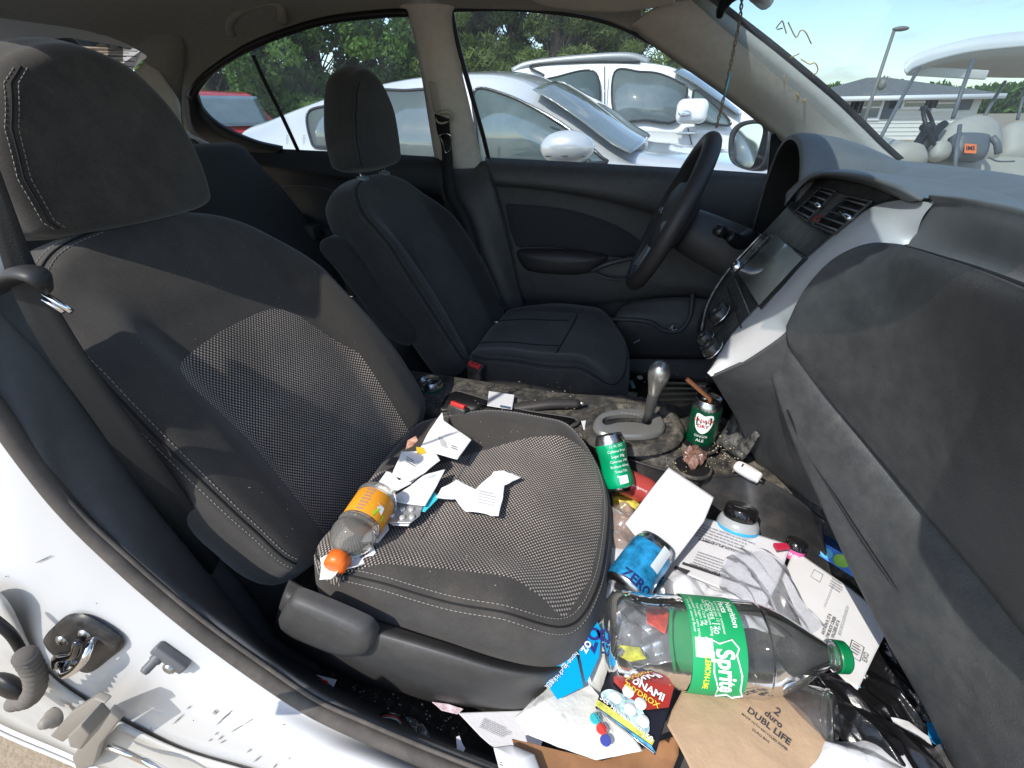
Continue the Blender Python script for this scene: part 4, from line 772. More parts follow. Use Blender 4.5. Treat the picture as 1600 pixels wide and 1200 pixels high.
# passenger side: upper pad, bulging glove box lid, lower panel
gp = [[(1410, 396, -.262), (1490, 420, -.39), (1600, 462, -.52), (1710, 510, -.60), (1860, 575, -.70)], [(1412, 378, -.25), (1500, 396, -.36), (1605, 428, -.49), (1710, 470, -.58), (1860, 535, -.70)],
      [(1450, 322, -.24), (1520, 330, -.36), (1610, 352, -.47), (1720, 392, -.58), (1880, 460, -.70)],
      [(1470, 305, -.25), (1530, 312, -.33), (1620, 330, -.43), (1740, 362, -.54), (1900, 420, -.68)]]
q = MB(); q.grid(rs([[A(a, b, y=c) for a, b, c in r_] for r_ in gp]+[[V(.86, -.26, 1.056), V(.86, -.34, 1.052), V(.86, -.45, 1.048), V(.85, -.56, 1.04), V(.84, -.70, 1.03)]], 24, 50)); q.build('passenger_pad', plasDash, dash, solid=.004, soff=1)
gb = [[(1234, 505, -.218), (1262, 450, -.225), (1312, 401, -.24), (1385, 382, -.27), (1490, 408, -.40), (1620, 455, -.54), (1820, 545, -.70)],
      [(1231, 515, -.218), (1262, 475, -.232), (1320, 435, -.26), (1400, 425, -.32), (1500, 455, -.44), (1630, 510, -.57), (1840, 600, -.72)],
      [(1232, 524, -.218), (1275, 530, -.250), (1345, 530, -.31), (1430, 545, -.39), (1530, 590, -.49), (1660, 660, -.61), (1860, 760, -.73)],
      [(1234, 532, -.22), (1283, 575, -.262), (1355, 615, -.335), (1445, 670, -.42), (1545, 740, -.515), (1670, 830, -.62), (1860, 960, -.73)],
      [(1236, 538, -.22), (1288, 608, -.262), (1358, 692, -.335), (1440, 790, -.42), (1535, 900, -.51), (1650, 1040, -.60), (1840, 1230, -.70)]]
q = MB(); q.grid(rs([[A(a, b, y=c) for a, b, c in r_] for r_ in gb], 50, 80)); q.build('glove_box_lid', plasG, dash, solid=.005, soff=1)
q = MB(); q.tube(cr([A(a, b+2, y=c)+V(-.001, 0, .0012) for a, b, c in gb[0][2:]], 40), .0022, n=6); q.build('lid_gap', blackr, dash)
bot = [A(a, b, y=c) for a, b, c in gb[4]]
lp = [[p+V(.012, 0, -.004) for p in bot],
      [A(a, b, y=c) for a, b, c in ((1228, 545, -.212), (1276, 622, -.256), (1338, 706, -.33), (1410, 804, -.41), (1494, 920, -.50), (1590, 1060, -.58), (1770, 1260, -.68))],
      [A(a, b, y=c) for a, b, c in ((1216, 560, -.205), (1258, 650, -.25), (1308, 750, -.33), (1370, 860, -.41), (1440, 985, -.50), (1520, 1120, -.57), (1640, 1330, -.67))],
      [A(a, b, y=c)+V(0, 0, -.0) for a, b, c in ((1206, 575, -.20), (1240, 680, -.24), (1284, 780, -.32), (1334, 890, -.39), (1396, 1010, -.47), (1468, 1140, -.54), (1560, 1340, -.63))],
      [A(a, b, y=c)+V(.05, 0, .03) for a, b, c in ((1206, 575, -.20), (1240, 680, -.24), (1284, 780, -.32), (1334, 890, -.39), (1396, 1010, -.47), (1468, 1140, -.54), (1560, 1340, -.63))]]
q = MB(); q.grid(rs(lp, 40, 80)); q.build('lower_panel', plasG, dash, solid=.004, soff=1)
q = MB(); jr = cr([A(a, b, y=c) for a, b, c in ((1228, 640, -.233), (1252, 692, -.262), (1300, 770, -.338), (1360, 862, -.415), (1420, 950, -.478), (1440, 972, -.492))], 50)
q.tube(jr+V(.001, -.0012, .0006), [.0022, .003, .003, .0026, .002, .0006], n=8, flat=.45); q.build('panel_joint', blackr, dash)
# driver's lower dash: knee panel, column shroud, ignition area
kp = [[V(.80, .56, .93), V(.79, .62, .93), V(.80, .68, .92)], [V(.74, .50, .86), V(.74, .60, .86), V(.76, .68, .86)], [V(.74, .16, .80), V(.73, .40, .80), V(.76, .68, .80)], [V(.74, .10, .70), V(.72, .40, .70), V(.76, .68, .70)], [V(.80, .08, .62), V(.79, .40, .63), V(.82, .68, .63)]]
kp = [[V(x, y, z) for y in (.10, .28, .45, .60, .69)] for x, z in ((.80, .95), (.755, .88), (.735, .80), (.74, .72), (.78, .66), (.86, .64))]
q = MB(); q.grid(rs(kp, 24, 24)); q.build('knee_panel', plasG, dash, solid=.006)
q = MB(); q.box((.79, .10, .82), (.10, .04, .30)); q.build('stack_flank', plas, dash, bevel=.01)
# ---- steering wheel
swh = part('steering_wheel', car)
sw_c = V(.452, .358, .945); sn = N(V(-.925, 0, .38)); su = N(V(.38, 0, .925)); sv = V(0, 1, 0)
q = MB(); ts = np.linspace(0, 2*math.pi, 72, endpoint=False); q.tube([sw_c+.186*(math.cos(t)*su+math.sin(t)*sv) for t in ts], .0205, n=16, closed=True, flat=1.0); q.build('wheel_rim', leather, swh)
hc = sw_c-sn*.012
hub = [(-.092, .02), (-.086, .062), (-.04, .085), (.04, .085), (.086, .062), (.092, .02), (.07, -.07), (.0, -.10), (-.07, -.07)]
cl = cr([hc+sv*a+su*b for a, b in hub], 50, True); c0 = cl.mean(0)
q = MB(); q.grid([[c0+(p-c0)*s_+sn*h for p in cl] for s_, h in ((.02, .034), (.6, .032), (.88, .024), (1, .006), (1, -.02), (.6, -.04), (.02, -.04))], cv=True); q.build('airbag_cover', plas, swh)
for ang in (math.radians(95), math.radians(-95), math.radians(180-22), math.radians(180+22)):
    d = math.cos(ang)*su+math.sin(ang)*sv; q = MB(); q.tube([hc+d*.05, hc+d*.11+sn*.008, sw_c+d*.18], [.030, .022, .018], n=12, smooth=12, flat=.55); q.build('spoke', mat('spoke_silver', (.42, .43, .45), .3, metal=.6) if 'spoke_silver' not in MATS else MATS['spoke_silver'], swh)
q = MB(); q.ell(hc+sn*.036, (.016, .012, .002), (sv, su, sn)); q.build('wheel_emblem', chrome, swh)
# column shroud, stalk
q = MB(); cs0 = sw_c-sn*.05; cs1 = sw_c-sn*.25+V(0, 0, .0)
g = [[cs0+(cs1-cs0)*t+sv*math.cos(a)*w_+su*(math.sin(a)*h_-.012) for a in np.linspace(0, 2*math.pi, 28, endpoint=False)] for t, w_, h_ in ((0, .045, .045), (.05, .062, .055), (.4, .07, .062), (.8, .072, .066), (1, .06, .06))]
q.grid(rs(g, 16, 28), cv=True); q.build('column_shroud', plas, car)
stk = part('wiper_stalk', car)
q = MB(); q.tube([A(1172, 372, y=.25), A(1155, 378, y=.22), A(1138, 368, y=.195)], [.022, .017, .012], n=14, smooth=14); q.build('stalk_arm', blackr, stk)
q = MB(); o_ = A(1125, 361, y=.165); ax_ = N(A(1125, 361, y=.165)-A(1150, 376, y=.215)); q.lathe([(.0001, .014), (.010, .0135), (.0125, .010), (.013, -.006), (.0105, -.012), (.0105, -.02), (.0001, -.021)], o_, ax_, n=24); q.build('stalk_knob', mat('knob_black', (.015, .015, .016), .3), stk)
# ================================================================ CONSOLE BETWEEN THE SEATS
con = part('centre_console', car)
# tunnel body by cross sections along x: (x, [ (y, z) ... ]) near wall -> top -> far wall
def sec_(x, zt, w0, w1, zb=.33): return [V(x, -w1-.05, zb), V(x, -w1-.02, zb+.05), V(x, -w1, (zb+zt)/2), V(x, -w0-.008, zt-.022), V(x, -w0+.004, zt-.006), V(x, -w0+.02, zt), V(x, 0, zt+.002), V(x, w0-.02, zt), V(x, w0-.004, zt-.006), V(x, w0+.008, zt-.022), V(x, w1, (zb+zt)/2), V(x, w1+.03, zb)]
S_ = [sec_(-.42, .555, .085, .09), sec_(-.20, .555, .09, .095), sec_(.0, .55, .09, .095), sec_(.20, .545, .088, .095), sec_(.30, .545, .095, .11), sec_(.40, .548, .11, .13), sec_(.50, .535, .12, .15), sec_(.60, .51, .125, .165), sec_(.70, .50, .13, .18), sec_(.80, .52, .13, .2), sec_(.95, .56, .13, .22)]
q = MB(); q.grid(rs(S_, 80, 60)); q.build('console_body', plasDirty, con)
# shifter gate: bright bezel ring with a raised grey plate and slot
def onz(px, py, z): return A(px, py, z=z)
bz = [(918, 660), (930, 640), (965, 631), (1010, 632), (1048, 642), (1062, 662), (1056, 682), (1030, 696), (985, 700), (945, 692), (922, 678)]
cl = cr([onz(*p, .560) for p in bz], 60, True); c0 = cl.mean(0)
q = MB(); q.grid([[c0+(p-c0)*s_+V(0, 0, h) for p in cl] for s_, h in ((1.12, -.014), (1.06, -.004), (1.0, .0), (.93, .003), (.86, -.001), (.8, -.006), (.02, -.007))], cv=True); q.build('shifter_surround', plasDirty, con)
b2 = [(930, 664), (940, 648), (970, 641), (1000, 641), (1026, 648), (1036, 662), (1030, 674), (1005, 680), (965, 680), (940, 676)]
i2 = [(941, 658), (948, 651), (970, 648), (995, 648), (1014, 651), (1019, 658), (1014, 664), (995, 660), (968, 660), (948, 664)]
cl = cr([onz(*p, .566) for p in b2], 60, True); c0 = cl.mean(0); ci = cr([onz(*p, .569) for p in i2], 60, True)
q = MB(); q.grid([[c0+(p-c0)*s_+V(0, 0, h) for p in cl] for s_, h in ((1.08, -.010), (1.06, -.002), (1.0, .003))]+[[.5*(a+b)+V(0, 0, .003) for a, b in zip(cl, ci)], list(ci), [p-V(0, 0, .010) for p in ci]], cv=True); q.build('gate_bezel', mat('bezel_dusty_silver', (.26, .26, .25), .32, metal=.5, dust=.8, dscale=70), con, angle=25)
q = MB(); q.grid([[c0+(p-c0)*s_+V(0, 0, h) for p in cl] for s_, h in ((.9, -.006), (.4, -.006), (.02, -.006))], cv=True); q.build('gate_plate', gloss, con)
q = MB()
fr_ = frame(onz(985, 647, .572), V(1, 0, 0), V(0, 1, 0)); text(q, 'P R N D L', .010, fr_); q.build('gate_lettering', mat('legend_grey', (.4, .4, .38), .6), con, smooth=False)
# lever: black boot, satin ball grip
gs = part('gear_lever', con); g0 = onz(1010, 660, .558); g1 = A(1028, 592, y=g0[1]-.010)
q = MB(); ax_ = N(g1-g0); L_ = np.linalg.norm(g1-g0)
q.lathe([(.0001, 0), (.010, .0), (.010, L_*.25), (.0125, L_*.45), (.013, L_*.68), (.012, L_*.7)], g0, ax_, n=20); q.build('lever_stem', plas, gs)
q = MB(); q.lathe([(.011, L_*.66), (.0135, L_*.70), (.016, L_*.82), (.021, L_*.98), (.0235, L_*1.10), (.022, L_*1.22), (.016, L_*1.31), (.008, L_*1.35), (.0001, L_*1.36)], g0, ax_, n=28); q.build('knob', mat('satin_knob', (.50, .49, .46), .3, metal=.85, var=.15, vscale=60, dust=.15, dscale=90), gs)
q = MB(); q.box(g0+ax_*L_*1.20+V(0, .018, 0), (.022, .012, .014), (V(1, 0, 0), V(0, 1, 0), ax_)); q.build('shift_button', blackm, gs, bevel=.004)
# hand brake lever lying flat
hb = part('hand_brake', con); a, b = A(800, 640, y=-.03), A(905, 631, y=.012)
q = MB(); q.tube([a, .7*a+.3*b+V(0, 0, .004), .4*a+.6*b+V(0, 0, .006), b], [.018, .016, .0145, .013], n=14, smooth=20, flat=.8); q.build('brake_grip', leather, hb)
q = MB(); q.tube([b, b+N(b-a)*.014], .006, n=10); q.build('brake_button', steel, hb)
# rear console tray beside the near buckle
q = MB(); tr_ = [A(*p, z=.552) for p in ((694, 622), (712, 612), (735, 617), (812, 640), (900, 655), (880, 668), (800, 655), (720, 640), (690, 640))]; q.tube(cr(tr_, 50, True), .004, n=8, closed=True); q.build('tray_rim', plas, con)
q = MB(); q.prism([p+V(0, 0, .001) for p in tr_], (0, 0, .0015)); q.build('tray_floor', blackr, con)
# cup holders: dark wells with rims, near the dash
for (px, py, r_) in ((1092, 690, .039), (1082, 728, .036), (666, 625, .04)):
    o_ = A(px, py, z=.548 if px < 700 else .532); q = MB(); q.lathe([(r_+.004, -.004), (r_+.003, .003), (r_, .003), (r_-.003, -.004), (r_-.006, -.02), (r_-.008, -.05)], o_, (0, 0, 1), n=36)
    q.lathe([(r_-.001, .0012), (.0001, .0012)], o_, (0, 0, 1), n=36, mi=1); q.build('cup_holder', [plasDirty, blackr], con)
# front pocket walls rising to the dash
pk = [[A(1120, 690, z=.535), A(1136, 660, z=.56), A(1150, 640, z=.60)], [A(1140, 706, z=.53), A(1155, 680, z=.57), A(1168, 655, z=.62)], [A(1160, 720, z=.53), A(1175, 700, z=.57), A(1186, 680, z=.62)]]
q = MB(); q.grid(rs(pk, 10, 10)); q.build('pocket_wall', mat('gritty_plastic', (.03, .03, .03), .5, speck=220, dust=.9, dscale=70, dcol=(.3, .29, .26)), con, solid=.004)
# near wall cheek with the lit edge running to the kick panel
ck = [[A(938, 700, z=.535), A(1000, 722, z=.53), A(1060, 738, z=.525), A(1120, 742, z=.52), A(1170, 742, z=.52), A(1225, 765, z=.53), A(1290, 815, z=.56)],
      [A(938, 712, z=.515), A(1000, 735, z=.51), A(1060, 752, z=.50), A(1120, 757, z=.50), A(1170, 757, z=.50), A(1222, 782, z=.51), A(1285, 830, z=.52)],
      [A(945, 790, z=.43), A(1010, 800, z=.42), A(1070, 820, z=.41), A(1130, 830, z=.41), A(1190, 850, z=.41), A(1250, 880, z=.41), A(1300, 900, z=.42)],
      [A(960, 860, z=.34), A(1030, 870, z=.33), A(1090, 890, z=.33), A(1150, 900, z=.33), A(1210, 930, z=.33), A(1270, 960, z=.33), A(1330, 980, z=.34)]]
q = MB(); q.grid(rs(ck, 24, 50)); q.build('console_cheek', mat('smooth_side_plastic', (.028, .028, .030), .38, bump=.15, bscale=500, dust=.2, dscale=30), con, solid=.004)
# driver's foot well: pedals and ribbed rubber heel pad
fw = part('accelerator_pedal', car); q = MB(); q.box(A(1080, 640, z=.40), (.06, .05, .012), (N(V(.8, 0, .5)), V(0, 1, 0), N(V(-.5, 0, .8)))); q.build('pedal_pad', rubber, fw, bevel=.003)
q = MB(); rb_ = mat('rubber_pad_worn', (.20, .19, .15), .7, dust=.5, dscale=40, dcol=(.35, .33, .26), bump=.2)
o4 = [A(1020, 598, z=.37), A(1110, 600, z=.38), A(1128, 648, z=.38), A(1018, 655, z=.37)]
q.prism(o4, (0, 0, .006)); q.build('heel_pad', mat('pad_base', (.10, .095, .08), .8, dust=.6, dscale=50), car)
for k in range(6):
    t = (k+.5)/6; q = MB(); a, b = o4[0]*(1-t)+o4[3]*t, o4[1]*(1-t)+o4[2]*t; q.tube([a+(b-a)*.06+V(0, 0, .010), a+(b-a)*.94+V(0, 0, .010)], .006, n=8, flat=.7); q.build('pad_rib', rb_, car)
# ================================================================ OUTSIDE
sand = mat('sandy_ground', (.34, .27, .19), .95, bump=.6, bscale=30, var=.3, vscale=1.2, speck=14, dust=.5, dscale=3, dcol=(.42, .36, .27))
q = MB(); R_ = [0, 2, 5, 10, 25, 60, 150, 400, 1200]
q.grid([[V(r_*math.cos(t), r_*math.sin(t), -.0) for t in np.linspace(0, 2*math.pi, 40, endpoint=False)] for r_ in [.01]+R_[1:]], cv=True); q.f.append(tuple(range(40))); q.m.append(0)
o = q.build('ground', sand); o['kind'] = 'structure'
silp = mat('silver_car_paint', (.62, .63, .65), .22, metal=.3, coat=.9, var=.05, vscale=2, dust=.15, dscale=6, dcol=(.5, .5, .48))
wht = mat('white_suv_paint', (.80, .80, .80), .2, coat=1)
redp = mat('red_car_paint', (.42, .02, .02), .25, coat=.8)
cgl = mat('tinted_car_glass', (.10, .14, .145), .03, spec=1, coat=1, dust=.25, dscale=4, dcol=(.35, .38, .37)); cgl2 = mat('pale_car_glass', (.12, .15, .155), .03, spec=.9, coat=.8, dust=.25, dscale=3, dcol=(.4, .43, .42))
def traced_car(nm, label, roof, yr, beltl, yb, width, paintm, glassm, sides, wsh, zb=.25, crown=.04, hoodx=None):
    c = thing(nm, label, 'car'); ym = yb+width/2
    Rp = np.array([A(*p, y=yr) for p in roof]); Bp = np.array([A(*p, y=yb) for p in beltl])
    xs = np.linspace(Rp[0, 0], Rp[-1, 0], 60); Rc = cr(Rp, 120)
    g = []
    for x in xs:
        zr = np.interp(x, Rc[:, 0], Rc[:, 2]); zbl = np.interp(x, Bp[:, 0], Bp[:, 2]); zz = max(zr, zbl+.03); k = min(1, max(0, (zr-zbl-.03)/.3)); y_r = yr*k+(yb+.08)*(1-k)
        half = [V(x, yb-.02, zb), V(x, yb-.03, (zb+zbl)/2), V(x, yb-.02, zbl-.10), V(x, yb, zbl), V(x, y_r-.015, zz-.045), V(x, y_r+.03, zz-.012), V(x, y_r+.16, zz+.3*crown), V(x, ym, zz+crown)]
        g.append(half+[V(p[0], 2*ym-p[1], p[2]) for p in half[::-1][1:]])
    q = MB(); q.grid(rs(g, 90, 60)); s_ = len(q.v); q.f.append(tuple(range(60))); q.m.append(0); q.f.append(tuple(range(s_-1, s_-61, -1))); q.m.append(0)
    q.build('body', paintm, c)
    # side glass
    i = len(Rp)//2; k = (yr-yb)/(Rp[:, 2].max()-np.interp(Rp[np.argmax(Rp[:, 2]), 0], Bp[:, 0], Bp[:, 2])); zb0 = np.interp(Rp[np.argmax(Rp[:, 2]), 0], Bp[:, 0], Bp[:, 2])
    sp = lambda px, py, off=.0: AP(px, py, (0, 1, -k), yb-k*zb0-off)
    for poly, m_ in sides:
        cl = cr([sp(*p, .03) for p in poly], 50, True); c0 = cl.mean(0); w_ = MB(); w_.add(cl, [tuple(range(50))]); w_.build('side_window', m_, c, solid=.004)
        w_ = MB(); w_.tube([p+V(0, -.004, 0) for p in cl], .009, closed=True, n=6); w_.build('window_trim', blackm, c)
    if wsh:
        near = [sp(*p, .015) for p in wsh]; g = [[p, V(p[0]+.07, (p[1]+ym)/2-.1, p[2]+.045), V(p[0]+.09, ym, p[2]+.055), V(p[0]+.07, (2*ym-p[1]+ym)/2+.1, p[2]+.045), V(p[0], 2*ym-p[1], p[2])] for p in near]
        w_ = MB(); w_.grid(rs(g, 20, 20)); w_.build('windscreen', glassm, c, solid=.004)
    return c, sp, ym
# silver saloon next to us
sil, sp, ym = traced_car('parked_car', 'silver saloon parked alongside, just outside the driver window', [(392, 250), (398, 205), (430, 188), (470, 168), (520, 148), (606, 127), (680, 117), (742, 114), (790, 117), (830, 130), (880, 160), (930, 195), (985, 232), (1040, 246), (1120, 256), (1200, 266), (1290, 278), (1340, 330)], 2.12,
    [(392, 236), (470, 238), (600, 246), (700, 252), (800, 254), (945, 258), (1050, 262), (1340, 296)], 1.82, 1.72, silp, cgl2,
    [([(482, 176), (520, 164), (560, 154), (562, 222), (500, 230), (486, 218)], cgl2), ([(572, 150), (640, 141), (700, 138), (722, 140), (726, 245), (620, 243), (576, 238)], cgl2), ([(742, 141), (790, 148), (850, 177), (900, 210), (938, 244), (944, 254), (860, 254), (770, 254), (752, 252), (744, 200)], cgl)],
    [(832, 140), (870, 162), (910, 190), (950, 220), (985, 240)])
mi_ = part('side_mirror', sil)
q = MB(); mc = A(886, 231, y=1.58); q.ell(mc, (.135, .08, .078), n=24); q.build('mirror_shell', silp, mi_)
q = MB(); q.tube([mc+V(.02, -.079, -.03), mc+V(-.1, -.05, -.035), mc+V(.10, -.05, -.035)], .002); q.tube([mc+V(.05, .03, -.05), mc+V(.1, .2, -.1)], .03, n=8); q.build('mirror_arm', blackm, mi_)
q = MB(); q.tube([A(852, 180, y=1.86), A(900, 213, y=1.86), A(945, 254, y=1.80)], .006, smooth=20); q.build('pillar_line', blackm, sil)
q = MB(); q.tube([A(1010, 246, y=2.0), A(1040, 238, y=2.3), A(1068, 234, y=2.6)], .022, smooth=12, flat=.4); q.build('wiper_cowl', mat('speckled_cowl', (.03, .03, .03), .5, speck=60), sil)
# seats glimpsed behind its glass as pale shapes are part of the reflection; white suv behind
suv, sp2, ym2 = traced_car('parked_suv', 'large white crossover with grey roof rails parked beyond the silver saloon', [(742, 240), (748, 150), (790, 116), (830, 104), (900, 97), (960, 95), (1010, 98), (1050, 105), (1090, 124), (1130, 150), (1165, 172), (1200, 184), (1260, 195), (1330, 212), (1345, 250)], 4.45,
    [(742, 190), (850, 186), (960, 190), (1060, 196), (1150, 200), (1345, 225)], 4.15, 1.85, wht, cgl2,
    [([(850, 130), (870, 120), (930, 113), (934, 178), (900, 178), (870, 160)], cgl), ([(960, 113), (1000, 112), (1030, 115), (1060, 128), (1074, 142), (1056, 189), (1010, 188), (962, 183)], cgl2), ([(1084, 142), (1110, 158), (1142, 194), (1104, 192), (1086, 190)], cgl)],
    [(1052, 112), (1085, 130), (1120, 155), (1155, 180)])
q = MB(); q.tube([A(801, 112, y=4.5), A(829, 101, y=4.5), A(910, 92, y=4.5), A(980, 89, y=4.5), A(1014, 98, y=4.5)], .03, smooth=30, flat=1.2); q.build('roof_rail', mat('rail_grey', (.32, .33, .34), .4, metal=.4), suv)
q = MB(); q.tube([A(850, 118, y=4.35), A(830, 103, y=4.45), A(905, 97, y=4.45), A(1000, 97, y=4.45)], .012, smooth=30); q.build('rail_shadow_gap', blackm, suv)
q = MB(); mc = A(1081, 174, y=3.95); q.box(mc, (.26, .14, .19)); q.build('side_mirror', wht, suv, bevel=.06, seg=6)
q = MB(); q.ell(mc+V(-.06, -.088, -.015), (.055, .008, .022), n=12); q.build('mirror_lamp', chrome, suv)
q = MB(); q.tube([A(945, 104, y=4.30), A(945, 150, y=4.2), A(945, 215, y=4.12)], .006); q.tube([A(1075, 200, y=4.12), A(1082, 230, y=4.12)], .005); q.build('door_gap', blackm, suv)
q = MB(); q.box(A(1072, 208, y=4.08), (.16, .03, .025)); q.build('door_handle', chrome, suv, bevel=.008)
# red car on the far left: a hatchback nose-on to us, built along its own axes
def simple_car(nm, label, loc, rot, L, W, H, pm, gm, hood=.28, boxy=0):
    c = thing(nm, label, 'car', loc=loc); c.rotation_euler = (0, 0, rot)
    prof = [(0, .45), (.0, .80), (.04, .98*H*.62+.2), (.13+.0*boxy, H*.94), (.22, H), (.52, H), (.62, H*.93), (1-hood, H*.66), (1-hood*.4, H*.60), (.985, H*.50), (1.0, .42)]
    g = []
    for t, z in cr(prof, 40):
        x = (t-.5)*L; zb = .62*H; k = min(1, max(0, (z-zb)/.35)); e = 1-.12*abs(2*t-1)**6; w0 = W/2*e; wr = w0*(1-.20*k)
        half = [V(x, -w0*.96, .30), V(x, -w0, min(z, .55)), V(x, -w0, min(z, zb)), V(x, -wr, max(z-.04, min(z, zb))), V(x, -wr*.8, z+.0), V(x, 0, z+.02)]
        g.append(half+[V(p[0], -p[1], p[2]) for p in half[::-1][1:]])
    q = MB(); q.grid(rs(g, 44, 30)); n_ = len(q.v); q.f += [tuple(range(30)), tuple(range(n_-1, n_-31, -1))]; q.m += [0, 0]; q.build('body', pm, c)
    zf = lambda t: np.interp(t, [a for a, b in prof[3:8]], [b for a, b in prof[3:8]])
    q = MB(); q.grid(rs([[V((t-.5)*L+.02, s_*W/2*(.80-.12*(1-i)), z+.03) for s_ in (-1, -.5, 0, .5, 1)] for i, (t, z) in enumerate(((1-hood-.01, H*.69), (.61, H*.94)))], 8, 12, l0=True)); q.build('windscreen', gm, c, solid=.004)
    for sg in (-1, 1):
        for (a, b) in ((.17, .36), (.375, .57)):
            q = MB(); q.add([V((a-.5)*L, sg*(W/2*.985), H*.66), V((b-.5+.06*(a > .3))*L, sg*(W/2*.985), H*.66), V((b-.5)*L, sg*(W/2*.83), H*.93), V((a-.5+.02)*L, sg*(W/2*.83), H*.93)], [(0, 1, 2, 3)]); q.build('side_window', gm, c, smooth=False, solid=.01)
        for wx in (.18, .82):
            q = MB(); q.lathe([(.0001, .10), (.19, .10), (.21, .11), (.33, .10), (.34, .05), (.34, -.12)], V((wx-.5)*L, sg*(W/2-.09), .34), (0, sg, 0), n=28, mi=[1, 1, 0, 0, 0]); q.build('wheel', [blackr, steel], c)
        q = MB(); q.ell(V(.475*L, sg*W*.36, H*.48), (.08, .16, .08)); q.build('headlight', chrome, c)
        q = MB(); q.ell(V(.10*L, sg*W*.56, H*.68), (.08, .12, .07)); q.build('side_mirror', pm, c)
    return c
simple_car('parked_car', 'red hatchback seen through the small rear quarter window', tuple(A(318, 205, y=5.6)*V(1, 1, 0)), math.radians(-22), 4.2, 1.75, 1.52, redp, cgl)
simple_car('pickup_truck', 'distant white vehicle parked past the white crossover', tuple(A(1163, 190, y=26)*V(1, 1, 0)+V(0, 0, -.1)), math.radians(10), 4.8, 1.9, 1.75, wht, cgl)
# lamp post
lp_ = thing('lamp_post', 'tall thin grey light pole standing against the sky above the house', 'lamp post'); b0 = A(1345, 205, y=14)*V(1, 1, 0); t0 = AP(1397, 48, (0, 1, 0), 14)
q = MB(); q.tube([b0, V(b0[0], 14, t0[2])*V(0, 1, 1)+V((b0[0]+t0[0])/2, 0, 0) if 0 else t0], [.05, .035], n=12); q.build('pole', mat('pole_grey', (.20, .20, .19), .5), lp_)
q = MB(); q.ell(t0+V(.12, 0, .03), (.17, .10, .05)); q.build('lamp_head', MATS['pole_grey'], lp_); q = MB(); q.ell(b0*.38+t0*.62+V(.12, 0, 0), (.09, .09, .12)); q.tube([b0*.38+t0*.62, b0*.38+t0*.62+V(.12, 0, 0)], .02); q.build('pole_bracket', MATS['pole_grey'], lp_)
# house: clad walls, hipped dark roof, shuttered windows
hs = thing('house', 'white clapboard house with dark shutters and a grey hipped roof behind the golf cart', 'house')
hy = 26.0; W0 = A(1288, 200, y=hy)[0]; W1 = A(1515, 200, y=hy)[0]; ze = A(1400, 150, y=hy)[2]; zr = A(1400, 120, y=hy+3.5)[2]
sid = mat('white_siding', (.72, .70, .64), .7); shg = mat('roof_shingle', (.16, .165, .16), .9, bump=.5, bscale=8, var=.25, vscale=6); dkg = mat('shutter_dark', (.09, .10, .12), .6)
q = MB(); q.box(((W0+W1)/2, hy+3.5, ze/2), (W1-W0, 7, ze)); 
for k in range(int(ze/.16)): q.prism([V(W0-.01, hy-.012, k*.16), V(W0-.01, hy-.045, k*.16), V(W0-.01, hy-.014, k*.16+.155)], (W1-W0+.02, 0, 0))
q.build('wall', sid, hs, smooth=False)
e_ = .5; q = MB(); a, b, c, d = V(W0-e_, hy-e_, ze), V(W1+e_, hy-e_, ze), V(W1+e_, hy+7+e_, ze), V(W0-e_, hy+7+e_, ze); r1, r2 = V(W0+2.2, hy+3.5, zr), V(W1-2.6, hy+3.5, zr)
q.add([a, b, c, d, r1, r2], [(0, 1, 5, 4), (1, 2, 5), (2, 3, 4, 5), (3, 0, 4), (0, 3, 2, 1)]); q.build('roof', shg, hs, smooth=False)
q = MB(); q.box(((W0+W1)/2, hy-e_-.05, ze-.08), (W1-W0+2*e_, .1, .18)); q.build('gutter', wht, hs)
for px, pa, pb, hw_ in ((1366, 149, 186, .34), (1432, 150, 169, .36), (1482, 150, 172, .34), (1318, 156, 178, .3)):
    c0 = A(px, pa, y=hy); z1_ = A(px, pa, y=hy)[2]; z0_ = A(px, pb, y=hy)[2]; zc = (z0_+z1_)/2; hh_ = z1_-z0_; w_ = hw_*2; f_ = MB(); f_.box((c0[0], hy-.05, zc), (w_+.22, .1, hh_+.1)); fo = f_.build('window', wht, hs, smooth=False)
    q = MB(); q.box((c0[0], hy-.11, zc), (w_, .03, hh_-.12)); q.build('pane', cgl, fo, smooth=False); q = MB(); q.box((c0[0], hy-.13, zc), (w_, .03, .05)); q.build('glazing_bar', wht, fo, smooth=False)
    for sg in (-1, 1): q = MB(); q.box((c0[0]+sg*(w_/2+.36), hy-.07, zc), (.42, .06, hh_)); q.build('shutter', dkg, hs, smooth=False)
# golf cart
gc = thing('golf_cart', 'cream golf cart with a white canopy parked in front of the bonnet', 'golf cart')
cream = mat('cream_cart_body', (.42, .39, .32), .45, var=.08, vscale=4, dust=.2, dscale=8); cant = mat('canopy_white', (.80, .80, .76), .5); pst = mat('cart_post', (.12, .13, .14), .45); vin = mat('cart_vinyl', (.40, .38, .33), .55, var=.05)
D_ = 4.9
P4 = lambda px, py, d=D_: A(px, py, d=d)
tl = [(1414, 105, 4.9), (1428, 94, 4.9), (1470, 80, 5.0), (1530, 68, 5.1), (1620, 60, 5.3), (1760, 52, 5.5)]
tb_ = [(1455, 116), (1468, 117), (1500, 119), (1560, 121), (1640, 122), (1780, 124)]
rowz = [[P4(u_[0], u_[1], 6.2) for u_ in tb_], [P4(a+3, b+11, d+.02) for a, b, d in tl], [P4(a, b+8, d) for a, b, d in tl], [P4(a-1, b-1, d) for a, b, d in tl], [P4(a+5, b-9, d+.15) for a, b, d in tl], [P4(a+34, b-14, d+.8) for a, b, d in tl], [P4(a+60, b+2, 6.3) for a, b, d in tl], [P4(u_[0], u_[1]-2, 6.25) for u_ in tb_]]
